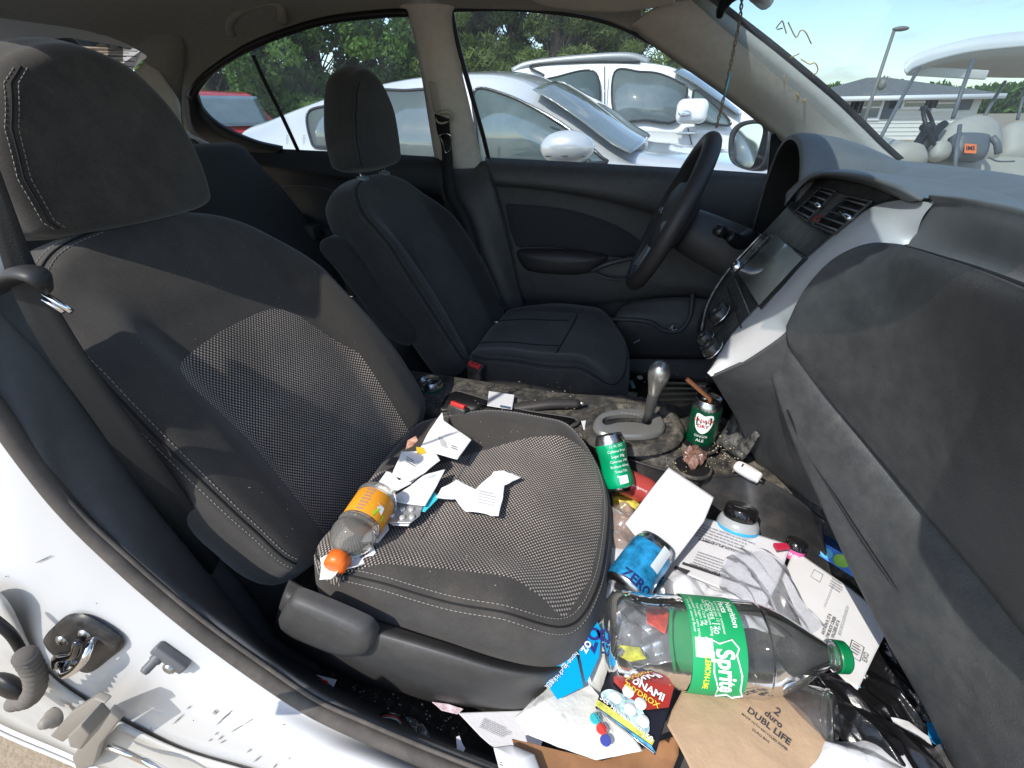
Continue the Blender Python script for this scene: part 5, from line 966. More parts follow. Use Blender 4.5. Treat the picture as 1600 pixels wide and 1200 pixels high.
q = MB(); q.grid(rs(rowz[1:], 30, 30)); q.build('canopy', cant, gc, solid=.01); q = MB(); q.grid(rs(rowz[:2], 4, 30)); q.build('canopy_underside', mat('canopy_lining', (.52, .50, .45), .6), gc, solid=.006)
for (a, b, d0, d1, r_) in (((1436, 106), (1370, 226), 4.9, 4.7, .018), ((1521, 92), (1489, 184), 5.0, 4.95, .02), ((1570, 128), (1537, 184), 5.9, 5.7, .02), ((1608, 122), (1590, 186), 5.9, 5.8, .018), ((1500, 196), (1492, 264), 4.4, 4.3, .018)):
    q = MB(); q.tube([P4(*a, d0), P4((a[0]+b[0])/2-1, (a[1]+b[1])/2, (d0+d1)/2), P4(*b, d1)], r_, n=10); q.build('canopy_post', pst, gc)
q = MB(); q.box(P4(1480, 114, 5.3), (.9, .05, .09), (N(P4(1540, 117, 5.3)-P4(1450, 112, 5.3)), V(0, 1, 0), V(0, 0, 1))); q.build('roof_label_strip', mat('strip_paper', (.66, .64, .58), .6), gc, bevel=.01)
sw = part('cart_steering', gc); c0 = P4(1453, 197, 4.8); nn = N(V(.75, -.45, .55)); a_ = N(np.cross(nn, V(0, 0, 1))); b_ = np.cross(a_, nn)
q = MB(); q.tube([c0+.20*(math.cos(t)*a_+math.sin(t)*b_) for t in np.linspace(0, 6.283, 40, endpoint=False)], .018, closed=True, n=10); q.build('cart_wheel', blackr, sw)
q = MB(); q.ell(c0-nn*.02, (.07, .07, .05)); q.tube([c0-.19*a_, c0-nn*.02, c0+.19*a_], .012); q.tube([c0-nn*.02, c0-.19*b_], .012); q.tube([c0-nn*.02, P4(1432, 226, 4.8), P4(1428, 250, 4.75)], .035, n=10, smooth=8); q.build('wheel_hub', blackr, sw)
def pad(nm, ol, d, th, m_): 
    cl = cr([P4(*p, d) for p in ol], 50, True); c0 = cl.mean(0); n_ = -FW; q = MB(); q.grid([[c0+(p-c0)*s_+n_*h for p in cl] for s_, h in ((.02, th*.5), (.6, th*.46), (.9, th*.25), (1, 0), (.97, -th*.5), (.02, -th*.5))], cv=True); return q.build(nm, m_, gc)
pad('seat_back', [(1462, 222), (1472, 204), (1490, 190), (1515, 182), (1540, 184), (1556, 194), (1560, 206), (1562, 240), (1540, 258), (1480, 256), (1462, 244)], 5.0, .25, vin)
pad('seat_back', [(1562, 232), (1566, 204), (1580, 192), (1610, 190), (1660, 194), (1670, 250), (1600, 258), (1566, 250)], 5.1, .25, vin)
pad('armrest', [(1440, 214), (1462, 196), (1476, 188), (1482, 194), (1470, 206), (1456, 226), (1450, 242), (1438, 236)], 4.9, .08, blackr)
pad('seat_back_pad', [(1456, 232), (1462, 222), (1474, 220), (1484, 228), (1484, 244), (1470, 250), (1458, 246)], 4.8, .12, vin)
pad('bag_holder', [(1489, 218), (1496, 208), (1540, 210), (1545, 222), (1540, 244), (1530, 250), (1500, 246), (1490, 240)], 4.75, .14, pst)
o_ = P4(1516, 232, 4.66); q = MB(); fr_ = frame(o_, P4(1530, 231, 4.66)-P4(1500, 231, 4.66), P4(1516, 220, 4.66)-P4(1516, 240, 4.66)); q.add([fr_(a, b) for a, b in ((-.06, -.045), (.06, -.05), (.065, .04), (-.055, .05))], [(0, 1, 2, 3)]); text(q, 'IMS', .06, lambda a, b: fr_(a, b)-FW*.004, mi=1, bold=.02); q.build('orange_tag', [mat('orange_tag_paper', (.85, .20, .05), .6), blackm], gc, smooth=False)
q = MB(); q.tube([P4(1550, 214, 4.7), P4(1558, 224, 4.7), P4(1560, 240, 4.7)], .03, n=8); q.tube([P4(1545, 246, 4.7), P4(1560, 252, 4.7), P4(1585, 252, 4.7)], .008, smooth=12); q.tube([P4(1500, 208, 4.65), P4(1494, 226, 4.65), P4(1498, 246, 4.65)], .022, n=8); q.build('strap', pst, gc)
fl = [P4(1378, 240, 4.9), P4(1420, 222, 4.9), P4(1470, 240, 4.9), P4(1660, 250, 5.0), P4(1700, 300, 5.0), P4(1380, 300, 4.8)]
q = MB(); q.prism([p-FW*.0 for p in fl], V(.1, 1.0, .02)); q.build('cart_body', cream, gc, bevel=.03)
pad('cart_bonnet', [(1374, 246), (1384, 232), (1402, 226), (1425, 228), (1440, 238), (1440, 262), (1400, 270), (1376, 262)], 4.6, .3, cream)
for px in (1400, 1600):
    o_ = P4(px, 300, 4.9); q = MB(); q.lathe([(.0001, .08), (.12, .08), (.13, .1), (.21, .08), (.22, 0), (.21, -.1)], V(o_[0], o_[1], .22), (0, -1, 0), n=24); q.build('wheel', blackr, gc)
# ---------------- trees
rnd = random.Random(11)
leafA = mat('broad_leaves', (.10, .19, .045), .6, var=.5, vscale=.9, spec=.3); leafP = mat('pine_needles', (.14, .19, .06), .6, var=.45, vscale=.8, spec=.3)
for m_ in (leafA, leafP):
    b_ = m_.node_tree.nodes['Principled BSDF']; t_ = m_.node_tree; tr = t_.nodes.new('ShaderNodeBsdfTranslucent'); tr.inputs[0].default_value = (.16, .28, .05, 1); mx = t_.nodes.new('ShaderNodeMixShader'); mx.inputs[0].default_value = .35
    out = t_.nodes['Material Output']; t_.links.new(b_.outputs[0], mx.inputs[1]); t_.links.new(tr.outputs[0], mx.inputs[2]); t_.links.new(mx.outputs[0], out.inputs[0])
bark = mat('tree_bark', (.10, .075, .055), .95, bump=1, bscale=12, var=.4, vscale=5)
def tree_mesh(kind, H, Rr, seed, n_clump, n_leaf, ls):
    r = np.random.RandomState(seed); tk = MB(); tk.tube([V(0, 0, -.1), V(.1*r.randn(), .1*r.randn(), H*.4), V(.2*r.randn(), .2*r.randn(), H*.95)], [.28, .2, .05], n=10, smooth=14)
    vs = []; 
    for c in range(n_clump):
        h = r.uniform(.02 if kind == 'b' else .06, 1.0); a = r.uniform(0, 6.283)
        rad = Rr*((.75+.25*math.sin(h*3))*min(1, (1.06-h)/.5)**.6 if kind == 'b' else (.35+.65*math.sin((1.02-h)*2.3)))*math.sqrt(r.uniform(.08, 1))
        cc = V(math.cos(a)*rad, math.sin(a)*rad, h*H); tk.tube([V(0, 0, max(.5, (h-.15)*H)), V(*(cc[:2]*.5), (h-.05)*H), cc], [.04, .022, .008], n=5, smooth=6)
        cs = V(*(r.uniform(.5, 1.1, 2)*(.85 if kind == 'b' else .9)), r.uniform(.3, .6)*(1 if kind == 'b' else .8)); m_ = n_leaf
        P = r.randn(m_, 3); P /= np.maximum(np.linalg.norm(P, axis=1, keepdims=True), .01); P *= (r.uniform(.35, 1, (m_, 1))**.6)*cs; P += cc
        n1 = r.randn(m_, 3); n1 /= np.linalg.norm(n1, axis=1, keepdims=True); n2 = r.randn(m_, 3); n2 -= n1*(n1*n2).sum(1, keepdims=True); n2 /= np.linalg.norm(n2, axis=1, keepdims=True)
        w_ = r.uniform(.5, 1.2, (m_, 1))*ls; asp = .55 if kind == 'b' else .16
        if kind == 'p': w_ *= 1.5
        vs.append(np.stack([P-n1*w_, P+n2*w_*asp, P+n1*w_, P-n2*w_*asp], 1).reshape(-1, 3))
    vs = np.concatenate(vs); cwn = MB(); cwn.v = [tuple(p) for p in vs]; cwn.f = [(i, i+1, i+2, i+3) for i in range(0, len(vs), 4)]; cwn.m = [0]*len(cwn.f); cwn.uv = [(0, 0)]*len(vs); cwn.sd = [1.]*len(vs)
    return tk, cwn
protos = {}
TL = []
def place_tree(kind, px, Y, s_, rot, label):
    if kind not in protos:
        k, seed = kind[0], {'b': 1, 'c': 5, 'p': 2, 'q': 9}[kind]
        tk, cw = tree_mesh('b' if kind in 'bc' else 'p', 11 if kind in 'bc' else 15, 3.3 if kind in 'bc' else 2.4, seed, 120 if kind in 'bc' else 130, 270, .115)
        t = thing('tree' if kind in 'bc' else 'pine_tree', label, 'tree', 'trees beyond the parked cars'); a = tk.build('trunk', bark, t); b = cw.build('crown', leafA if kind in 'bc' else leafP, t, smooth=False); protos[kind] = (t, a, b)
    else:
        T, a0, b0 = protos[kind]; t = T.copy(); sc.collection.objects.link(t); t['label'] = label
        for x in (a0, b0): c = x.copy(); sc.collection.objects.link(c); c.parent = t
    p = A(px, 170, y=Y); t.location = (p[0], p[1], 0); t.scale = (s_, s_, s_); t.rotation_euler = (0, 0, rot); return t
place_tree('b', 330, 17, .95, 0, 'leafy green tree behind the red hatchback')
place_tree('c', 420, 19, 1.0, 1, 'dark broad tree in the rear window just right of the window divider')
place_tree('b', 505, 20, 1.02, 2, 'broad tree directly above the driver headrest')
place_tree('c', 590, 22, 1.05, 3, 'pale leafy tree beside the far centre pillar')
place_tree('b', 655, 24, 1.1, 4, 'tree half hidden behind the far centre pillar')
place_tree('p', 735, 22, 1.0, 0, 'tall pine at the rear edge of the driver window')
place_tree('q', 800, 24, 1.05, 1, 'pine rising above the rear of the white crossover')
place_tree('p', 865, 23, 1.0, 2.2, 'pine above the roof rail of the white crossover')
place_tree('q', 925, 25, 1.0, 3, 'pine above the middle of the white crossover')
place_tree('p', 985, 25, .9, 4, 'pine above the windscreen of the white crossover')
place_tree('q', 1035, 27, .8, 5, 'smaller pine next to the windshield pillar')
place_tree('b', 770, 27, .75, .4, 'low bushy tree under the pines at the rear of the driver window')
place_tree('c', 900, 28, .7, .9, 'low bushy tree between the pines over the crossover roof')
place_tree('c', 250, 20, .95, 2.5, 'tree hidden mostly by the rear pillar')
q = MB(); r = np.random.RandomState(4); m_ = 60000; X0_, X1_ = 40, 150
P = np.stack([r.uniform(-20, 220, m_), r.uniform(150, 165, m_), np.zeros(m_)], 1); P[:, 2] = r.uniform(0, 1, m_)*(5.5+1.0*np.sin(P[:, 0]*.15)+.6*np.sin(P[:, 0]*.5)+r.rand(m_))
n1 = r.randn(m_, 3)*.42; n2 = r.randn(m_, 3)*.34; vs = np.stack([P-n1, P+n2, P+n1, P-n2], 1).reshape(-1, 3); q.v = [tuple(p) for p in vs]; q.f = [(i, i+1, i+2, i+3) for i in range(0, len(vs), 4)]; q.m = [0]*m_; q.uv = [(0, 0)]*len(vs); q.sd = [1.]*len(vs)
o = q.build('distant_woods', leafA, smooth=False); o['kind'] = 'stuff'
# ================================================================ LITTER
paper = mat('white_paper', (.64, .64, .66), .85, bump=.15, bscale=60, var=.03, vscale=20, coord='Object')
paperg = mat('envelope_paper', (.66, .66, .66), .85, var=.04, vscale=12)
thermal = mat('receipt_paper', (.82, .81, .80), .7, var=.03, vscale=30); inkm = mat('black_print', (.04, .04, .045), .8); inkg = mat('grey_print', (.28, .28, .30), .8)
clear = glassmat('clear_plastic', (.97, .98, .98), .06, dirt=.10, dscale=30, rough=.04)
poly = mat('black_polythene', (.008, .008, .009), .24, coat=.2, bump=.2, bscale=140); alu = mat('can_aluminium', (.62, .62, .62), .25, metal=1, dust=.15, dscale=90)
wpoly = mat('white_polythene', (.72, .73, .75), .35, trans=0, alpha=.86, bump=.2, bscale=60); kraft = mat('kraft_paper', (.42, .29, .18), .85, var=.10, vscale=14, bump=.3, bscale=120)
def fbm(p, s_): return noise.noise(Vector(p)*s_)*.6+noise.noise(Vector(p)*s_*2.3+Vector((5, 3, 1)))*.3+noise.noise(Vector(p)*s_*5.1)*.15
_fd = random.Random(12); FD = [(math.cos(a), math.sin(a), _fd.uniform(.5, 1.4), _fd.uniform(0, 9)) for a in [_fd.uniform(0, math.pi) for _ in range(9)]]
def ridge(p, s_):
    """creases: triangle waves along a few directions, each fading in and out"""
    P2 = Vector(p); t = 0
    for k, (cx, cy, f_, ph) in enumerate(FD):
        m_ = noise.noise(P2*s_*.35+Vector((k*3.1, 0, k))); 
        if m_ < -.1: continue
        u_ = (cx*p[0]+cy*p[1])*s_*f_*.8+ph+1.2*noise.noise(P2*s_*.25+Vector((0, k*2.3, 0))); t += (abs((u_ % 1)-.5)*2-.5)*(m_+.1)/f_
    return t*1.5+.35*noise.noise(P2*s_*.5)
def scrap(nm, label, cat, outline, z, m_, amp=.004, sc_=14, dome=0, rig=0, par=None, grp=None, thick=.0012, stretch=None, tilt=(0, 0), rings=16, nn=96, corner=True, seed=0, smooth=True, curl=0):
    """a sheet, bag or wrapper with its own outline lying at height z (tilt: slope in x and y)"""
    def pos(px, py):
        zz = z
        for _ in range(4): p = A(px, py, z=zz); zz = z+tilt[0]*(p[0]-.5)+tilt[1]*(p[1]+.4)
        return A(px, py, z=zz)
    pts = np.array([pos(*p) for p in outline])
    if corner:
        d = np.linalg.norm(np.diff(np.vstack([pts, pts[:1]]), axis=0), axis=1); cum = np.r_[0, np.cumsum(d)]; t = np.linspace(0, cum[-1], nn, endpoint=False); pc = np.vstack([pts, pts[:1]])
        for c_ in cum[:-1]: t[np.argmin(abs(t-c_))] = c_
        cl = np.stack([np.interp(t, cum, pc[:, k]) for k in range(3)], 1)
    else: cl = cr(pts, nn, True)
    c0 = cl.mean(0); g = []; nrm = N(V(-tilt[0], -tilt[1], 1))
    for k, s_ in enumerate(np.linspace(.02, 1, rings)):
        row = []
        for p in cl:
            x = c0+(p-c0)*s_; key = (x[0]+seed, x[1], x[2]*.3+seed)
            if stretch: al = x[0]*stretch[0]+x[1]*stretch[1]; key = (key[0]-al*(1-stretch[2])*stretch[0], key[1]-al*(1-stretch[2])*stretch[1], key[2])
            h = (ridge(key, sc_) if rig else fbm(key, sc_))*amp+dome*(1-s_**2)+curl*s_**3*abs(fbm((p[0]*2+seed, p[1]*2, 0), 5))*2
            x = x+nrm*h+V(fbm((key[1], key[0], 2), sc_), fbm((key[0], 4, key[1]), sc_), 0)*amp*(.6 if rig else .25)*s_
            row.append(x)
        g.append(row)
    q = MB(); q.grid(g, cv=True)
    o = q.build(nm, m_, par, solid=thick, smooth=smooth)
    if par is None: tag(o, label, cat, grp)
    return o, pos
def onq(pos, c, ex, off=.004, flip=1):
    """text frame on a scrap: centre pixel, pixel the text runs towards"""
    o = pos(*c)+V(0, 0, off); e = N(pos(*ex)-pos(*c)); n = V(0, 0, 1); return frame(o, e, np.cross(n, e))
def printed(par, pos, items, m_=None, off=.005, nm='printing'):
    q = MB()
    for (t, c, ex, size, *r_) in items: text(q, t, size, onq(pos, c, ex, off), bold=(r_[0] if r_ else 0))
    o = q.build(nm, m_ or inkm, par, smooth=False); return o
def rule_lines(par, pos, quads, m_, off=.004):
    q = MB()
    for ql in quads: q.add([pos(*p)+V(0, 0, off) for p in ql], [(0, 1, 2, 3)])
    return q.build('printed_blocks', m_, par, smooth=False)
def paras(par, pos, p00, p10, p01, rows, m_=None, size=.0022, off=.0045, seed=1):
    """blocks of illegible fine print between three pixel corners"""
    r = random.Random(seed); q = MB(); a, b, c = pos(*p00), pos(*p10), pos(*p01); ex = b-a; ey = (c-a)/rows; n = V(0, 0, off)
    for k in range(rows):
        x = 0; end = r.uniform(.75, 1)
        while x < end:
            w_ = r.uniform(.03, .12); w_ = min(w_, end-x); o = a+ey*k+ex*x+n; q.add([o, o+ex*w_, o+ex*w_+ey*.38, o+ey*.38], [(0, 1, 2, 3)]); x += w_+.018
    return q.build('fine_print', m_ or inkg, par, smooth=False)
# ---- loose base of the heap on the footwell carpet
scrap('bin_bag', 'black crumpled plastic bag spread under the litter against the dashboard', 'plastic bag', [(1150, 1020), (1230, 1000), (1330, 960), (1400, 950), (1470, 1040), (1560, 1150), (1640, 1290), (1500, 1330), (1300, 1290), (1220, 1180), (1170, 1100)], .40, poly, amp=.026, sc_=34, dome=.035, thick=0, stretch=(.45, -.89, .35), rig=1, rings=60, nn=260, corner=False)
scrap('bin_bag', 'black crumpled plastic bag draped in a strip beside the paper napkin', 'plastic bag', [(1262, 1062), (1300, 1048), (1345, 1085), (1400, 1130), (1470, 1200), (1520, 1290), (1400, 1280), (1350, 1200), (1300, 1140)], .475, poly, amp=.020, sc_=40, dome=.02, thick=0, stretch=(.60, -.80, .28), rig=1, rings=50, nn=200, corner=False, seed=3)
scrap('cardboard_sheet', 'dark crushed cardboard sheet lying under the heap of rubbish', 'cardboard', [(930, 780), (1010, 740), (1130, 780), (1260, 860), (1380, 950), (1420, 1050), (1300, 1200), (1100, 1220), (900, 1240), (860, 1100), (920, 960)], .385, mat('dark_card', (.05, .045, .04), .9, var=.4, vscale=12), amp=.015, sc_=8, dome=.01, rings=20, seed=8)
# ---- sheets of paper
o, pos = scrap('paper_sheet', 'blank white folded sheet leaning against the console', 'paper', [(1045, 730), (1115, 778), (1100, 815), (1060, 868), (1035, 898), (1010, 860), (977, 818)], .505, paper, amp=.004, sc_=7, tilt=(0, .25))
o, pos = scrap('bank_statement', 'printed account summary page under the grey plastic bag', 'letter', [(1090, 806), (1235, 852), (1215, 912), (1195, 950), (1040, 885)], .475, paper, amp=.003, sc_=6, seed=2)
printed(o, pos, [('SUMMARY OF ACCOUNT', (1127, 857), (1160, 868), .0072, .02), ('OVERDRAWN CHECKING', (1105, 893), (1135, 903), .0052, .02)]); paras(o, pos, (1092, 820), (1180, 852), (1084, 842), 5, seed=2); paras(o, pos, (1090, 864), (1140, 881), (1080, 884), 5, seed=4)
rule_lines(o, pos, [[(1066, 880), (1200, 925), (1199, 929), (1065, 884)], [(1055, 886), (1078, 894), (1072, 900), (1052, 890)]], inkm)
scrap('letter_page', 'white printed page under the account summary', 'letter', [(1052, 862), (1075, 875), (1180, 930), (1210, 950), (1130, 985), (1048, 905)], .46, paper, amp=.006, sc_=9, seed=5)
ev, pos = scrap('envelope', 'large grey-white mailing envelope with printed address beside the green bottle cap', 'envelope', [(1241, 858), (1330, 920), (1394, 972), (1368, 1020), (1340, 1078), (1305, 1056), (1262, 1000), (1222, 905)], .470, paperg, amp=.003, sc_=5, seed=6)
printed(ev, pos, [('ANTHON R. ST 8', (1290, 978), (1296, 962), .0060, .02), ('1740 BUCK CREEK', (1297, 983), (1303, 967), .0060, .02), ('VALDERS AT 8', (1304, 986), (1310, 970), .0060, .02), ('EXO', (1351, 1030), (1354, 1018), .009)], inkm)
q = MB(); bx = [(1330, 1002), (1349, 1014), (1342, 1036), (1324, 1024)]; q.tube([pos(*p)+V(0, 0, .004) for p in bx], .0006, closed=True, n=4); bx = [(1271, 892), (1285, 900), (1280, 912), (1266, 903)]; q.tube([pos(*p)+V(0, 0, .004) for p in bx], .0004, closed=True, n=4); q.build('postage_frame', inkg, ev)
paras(ev, pos, (1332, 1007), (1345, 1015), (1326, 1022), 4, inkm); paras(ev, pos, (1299, 905), (1318, 917), (1293, 920), 4); paras(ev, pos, (1286, 950), (1302, 910), (1289, 953), 2, seed=7); paras(ev, pos, (1308, 994), (1324, 940), (1313, 997), 3, seed=8)
scrap('blue_wrapper', 'pale blue scrap sticking out under the corner of the mailing envelope', 'wrapper', [(1310, 1044), (1335, 1050), (1345, 1075), (1326, 1066)], .462, mat('pale_blue_film', (.15, .42, .68), .4), amp=.002)
# grey translucent bag
gb_ = glassmat('grey_film', (.95, .96, .98), .03, dirt=.50, dscale=40, rough=.16, dc=(.93, .94, 1))
scrap('plastic_bag', 'thin translucent grey shopping bag lying across the account summary', 'plastic bag', [(1128, 880), (1150, 862), (1190, 858), (1222, 880), (1238, 910), (1262, 950), (1284, 985), (1240, 992), (1200, 985), (1170, 960), (1130, 925)], .500, gb_, amp=.012, sc_=30, dome=.016, thick=0, stretch=(.55, -.83, .4), rig=1, rings=90, nn=260, corner=False, seed=4)
scrap('plastic_bag', 'white thin shopping bag crumpled under the tall clear soda bottle', 'plastic bag', [(1040, 890), (1070, 900), (1120, 925), (1180, 950), (1200, 985), (1120, 975), (1060, 960), (1035, 925)], .485, wpoly, amp=.018, sc_=19, dome=.015, rig=1, rings=40, nn=160, corner=False, seed=14)
# ---- 2 litre bottle
sb_ = thing('soda_bottle', 'large empty clear soda bottle with a green label and green cap lying on the litter', 'bottle')
b0, b1 = A(948, 990, z=.535), A(1322, 1027, z=.530); ax = N(b1-b0); L_ = np.linalg.norm(b1-b0); rr = .0605*L_/.31*.96
def dent(p, r_, h, q_):
    t = h/L_; k = .10*math.sin(q_*2+1)*(math.exp(-((t-.17)/.12)**2)); return p+N(p-(b0+ax*h))*(-r_*k*.6+(.0012*math.sin(q_*14)*math.sin(t*150) if .06 < t < .34 else 0))
prof = [(rr*.30, .004), (rr*.62, 0), (rr*.86, .006), (rr*.97, L_*.05), (rr, L_*.10), (rr*.98, L_*.18), (rr, L_*.26), (rr*.99, L_*.33), (rr*1.0, L_*.36), (rr, L_*.60), (rr*.985, L_*.63), (rr*.92, L_*.68), (rr*.78, L_*.75), (rr*.58, L_*.82), (rr*.38, L_*.885), (rr*.26, L_*.925), (rr*.25, L_*.94), (rr*.31, L_*.945), (rr*.31, L_*.95), (rr*.24, L_*.955), (rr*.24, L_*.965)]
pf = cr(prof, 90); q = MB(); q.lathe([tuple(p) for p in pf], b0, ax, n=64, deform=dent); q.build('bottle_shell', clear, sb_)
q = MB(); q.lathe([(rr*1.006, L_*.315), (rr*1.012, L_*.32), (rr*1.012, L_*.52), (rr*1.006, L_*.525)], b0, ax, n=64); q.build('label', mat('green_label', (.01, .33, .11), .45), sb_)
up = N(UP-ax*(UP@ax)); sd_ = np.cross(ax, up)   # up: image-up side of the bottle; view from camera side
vw = N((CAM-(b0+b1)/2)-ax*((CAM-(b0+b1)/2)@ax)); dn = np.cross(ax, vw); dn = dn if dn@UP < 0 else -dn
def lab(a, b, h0, th0, k=1.02):                                   # a runs round the bottle towards image-down, b along the axis
    th = th0+a/rr; return b0+ax*(L_*h0+b)+rr*k*(math.cos(th)*vw+math.sin(th)*dn)
whitem = mat('label_white', (.85, .87, .85), .5)
q = MB(); text(q, 'Sprite', .031, lambda a, b: lab(a, b+a*.15, .445, .55, 1.03), bold=.03, sx=.78); q.build('logo_lettering', whitem, sb_, smooth=False)
q = MB()
zz = [(-.052, .018), (-.040, .026), (-.03, .020), (.0, .024), (.03, .021), (.045, .026), (.060, .010), (.046, .0), (.058, -.018), (.03, -.014), (0, -.020), (-.03, -.016), (-.052, -.024), (-.044, -.004)]
q.tube([lab(a*.78, b*.78+a*.12, .445, .55, 1.022) for a, b in zz], .0011, closed=True, n=5); q.build('logo_outline', whitem, sb_)
q = MB(); text(q, 'Nutrition', .011, lambda a, b: lab(a, b, .495, -.70), bold=.02); text(q, 'Facts', .011, lambda a, b: lab(a, b, .466, -.86), bold=.02)
for k, t_ in enumerate(['8 servings per container', 'Serving size 12 fl oz', 'Calories 140', 'Total Fat 0g  Sodium 65mg', 'Total Carb 38g', 'Total Sugars 38g', 'Carbonated water, corn syrup', 'citric acid, natural flavor']): text(q, t_, .0052 if k != 2 else .010, lambda a, b, k=k: lab(a, b, .445-.0165*k, -.62))
q.build('facts_panel', whitem, sb_, smooth=False)
q = MB(); text(q, 'LEMON-LIME', .010, lambda a, b: lab(a, b, .37, .62), bold=.02, sx=.8); q.build('flavour_lettering', mat('label_yellow', (.80, .75, .05), .5), sb_, smooth=False)
q = MB(); q.grid([[lab(a*.8, b, .35, .08, 1.016) for a in np.linspace(-.014, .014, 8)] for b in (-.008, .014)]); q.build('recycling_panel', whitem, sb_)
cp = MB(); cp.lathe([(.0001, L_*1.0), (rr*.30, L_*1.0), (rr*.335, L_*.993), (rr*.345, L_*.955), (rr*.33, L_*.95)], b0, ax, n=48, deform=lambda p, r_, h, q_: p+N(p-(b0+ax*h)+1e-9)*(.0007*math.sin(q_*24) if r_ > .31*rr else 0)); cp.build('cap', mat('green_cap', (.0, .16, .05), .35), sb_, angle=30)
# ---- cans
def can(nm, label, o, ax, r_, h_, m_, grp=None, crush=0, up=(0, 0, 1), mark=None):
    c = thing(nm, label, 'can', grp); o = np.array(o, float); ax = N(ax)
    def df(p, r0, h, q_):
        k = crush*math.exp(-((h/h_-.5)/.2)**2); return p+N(p-(o+ax*h)+1e-9)*(-r0*k*(.35+.3*math.sin(q_*3+1)))
    q = MB(); pr = [(r_*.70, .003), (r_*.78, 0), (r_*.95, .010), (r_, .018)]+[(r_, .018+(h_-.036)*k/10) for k in range(1, 11)]+[(r_*.95, h_-.010), (r_*.84, h_-.002)]
    q.lathe(pr, o, ax, n=48, deform=df, mi=[1, 1]+[0]*11+[1, 1], up=up); q.build('can_body', [m_, alu], c)
    q = MB(); q.lathe([(r_*.84, h_-.003), (r_*.85, h_), (r_*.81, h_), (r_*.79, h_-.006), (.0001, h_-.006)], o, ax, n=48, up=up); q.build('can_end', alu, c); q = MB(); q.lathe([(.0001, .006), (r_*.6, .004), (r_*.72, .0)], o, ax, n=40, up=up); q.build('can_base', alu, c)
    tdir = N(np.cross(ax, (.3, .9, .2))); q = MB(); q.tube([o+ax*(h_-.003)+tdir*r_*.05, o+ax*(h_-.003)+tdir*r_*.45], .006, n=10, flat=.3); q.lathe([(.0001, .0012), (r_*.26, .0012)], o+ax*(h_-.0055)-tdir*r_*.38, ax, n=20, mi=1); q.build('pull_tab', [alu, pipe], c)
    vw = N((CAM-o)-ax*((CAM-o)@ax)); rt = np.cross(ax, vw)
    M_ = lambda a, b, h0, th0=0, k=1.012: o+ax*(h_*h0+b)+r_*k*(math.cos(th0+a/r_)*vw+math.sin(th0+a/r_)*rt)
    return c, M_
grn = mat('dark_green_can', (.0, .085, .035), .28, metal=.35, coat=.5, var=.3, vscale=60); 
o_ = A(1094, 690, z=.532); t_ = A(1094, 628, z=.645); c1, M_ = can('drink_can', 'dark green ginger ale can with a brown stick in it, standing in the cup holder', V(o_[0], o_[1]+.01, .520), V(0, 0, 1), .0315, .122, grn)
q = MB(); ol = [(-.018, .020), (-.010, .023), (0, .020), (.010, .023), (.018, .020), (.019, .0), (.012, -.018), (0, -.026), (-.012, -.018), (-.019, 0)]
cl = cr([V(a, b, 0) for a, b in ol], 30, True); q.grid([[M_(p[0]*s_, p[1]*s_, .60, 0, 1.008) for p in cl] for s_ in (.02, .5, 1)], cv=True); q.build('shield_emblem', whitem, c1)
q = MB(); text(q, 'CANADA', .0115, lambda a, b: M_(a, b+.008, .60, 0, 1.06), bold=.01, sx=.85); text(q, 'DRY', .0115, lambda a, b: M_(a, b-.006, .60, 0, 1.06), bold=.02); q.build('brand_lettering', mat('label_red', (.5, .02, .03), .5), c1, smooth=False)
q = MB(); text(q, 'GINGER', .008, lambda a, b: M_(a, b, .33, 0, 1.02)); text(q, 'ALE', .010, lambda a, b: M_(a, b, .24, 0, 1.02), bold=.01); q.build('flavour_lettering', whitem, c1, smooth=False)
tp = V(o_[0], o_[1]+.01, .642); q = MB(); e_ = A(1073, 592, y=tp[1]-.01); q.tube([tp-V(0, 0, .03)+(tp-e_)*.2, tp, e_], [.0055, .0055, .0045], n=12); tag(q.build('stick', mat('cigarillo_brown', (.50, .19, .08), .6), None), 'orange-brown stick poking out of the ginger ale can', 'stick')
c2, M2 = can('drink_can', 'green soda can sunk in the hole behind the near seat buckle', V(*A(676, 622, z=.52)[:2], .455), V(0, 0, 1), .033, .122, mat('mid_green_can', (.0, .17, .06), .3, metal=.3, coat=.5))
q = MB(); text(q, '7UP', .016, lambda a, b: M2(a, b, .58), bold=.02) if 0 else text(q, 'Ale', .012, lambda a, b: M2(a, b, .62)); q.build('can_lettering', whitem, c2, smooth=False)
lo, hi = A(970, 766, z=.515), A(954, 694, z=.592); c3, M3 = can('drink_can', 'crushed bright green soda can between the near cushion and the console', lo, hi-lo, .031, .115, mat('bright_green_can', (.0, .40, .16), .3, metal=.3, coat=.5), crush=.35)
q = MB()
for k, t_ in enumerate(['12 FL OZ', 'Caffeine Free', 'Sugar 38g', 'Calories 140', 'Sodium 45mg', 'Total Fat', 'Protein']): text(q, t_, .007, lambda a, b, k=k: M3(a, b-.010*k, .80, .3, 1.02))
q.grid([[M3(a, b, .22, .35, 1.02) for a in np.linspace(-.009, .009, 6)] for b in (-.008, .008)]); q.build('can_lettering', whitem, c3, smooth=False)
lo, hi = A(1040, 790, z=.47), A(988, 752, z=.50); c4, M4 = can('drink_can', 'red drink can tucked against the blank folded sheet', A(1020, 772, z=.485), A(985, 756, z=.505)-A(1020, 772, z=.485), .028, .09, mat('faded_red_can', (.55, .08, .07), .4, metal=.2))
q = MB(); text(q, 'pomegranate', .008, lambda a, b: M4(b, a, .5, 0)); q.build('can_lettering', whitem, c4, smooth=False)
lo, hi = A(972, 925, z=.50), A(1020, 858, z=.525); bl_m = mat('blue_can', (.02, .25, .50), .3, metal=.3, coat=.4, var=.7, vscale=45)
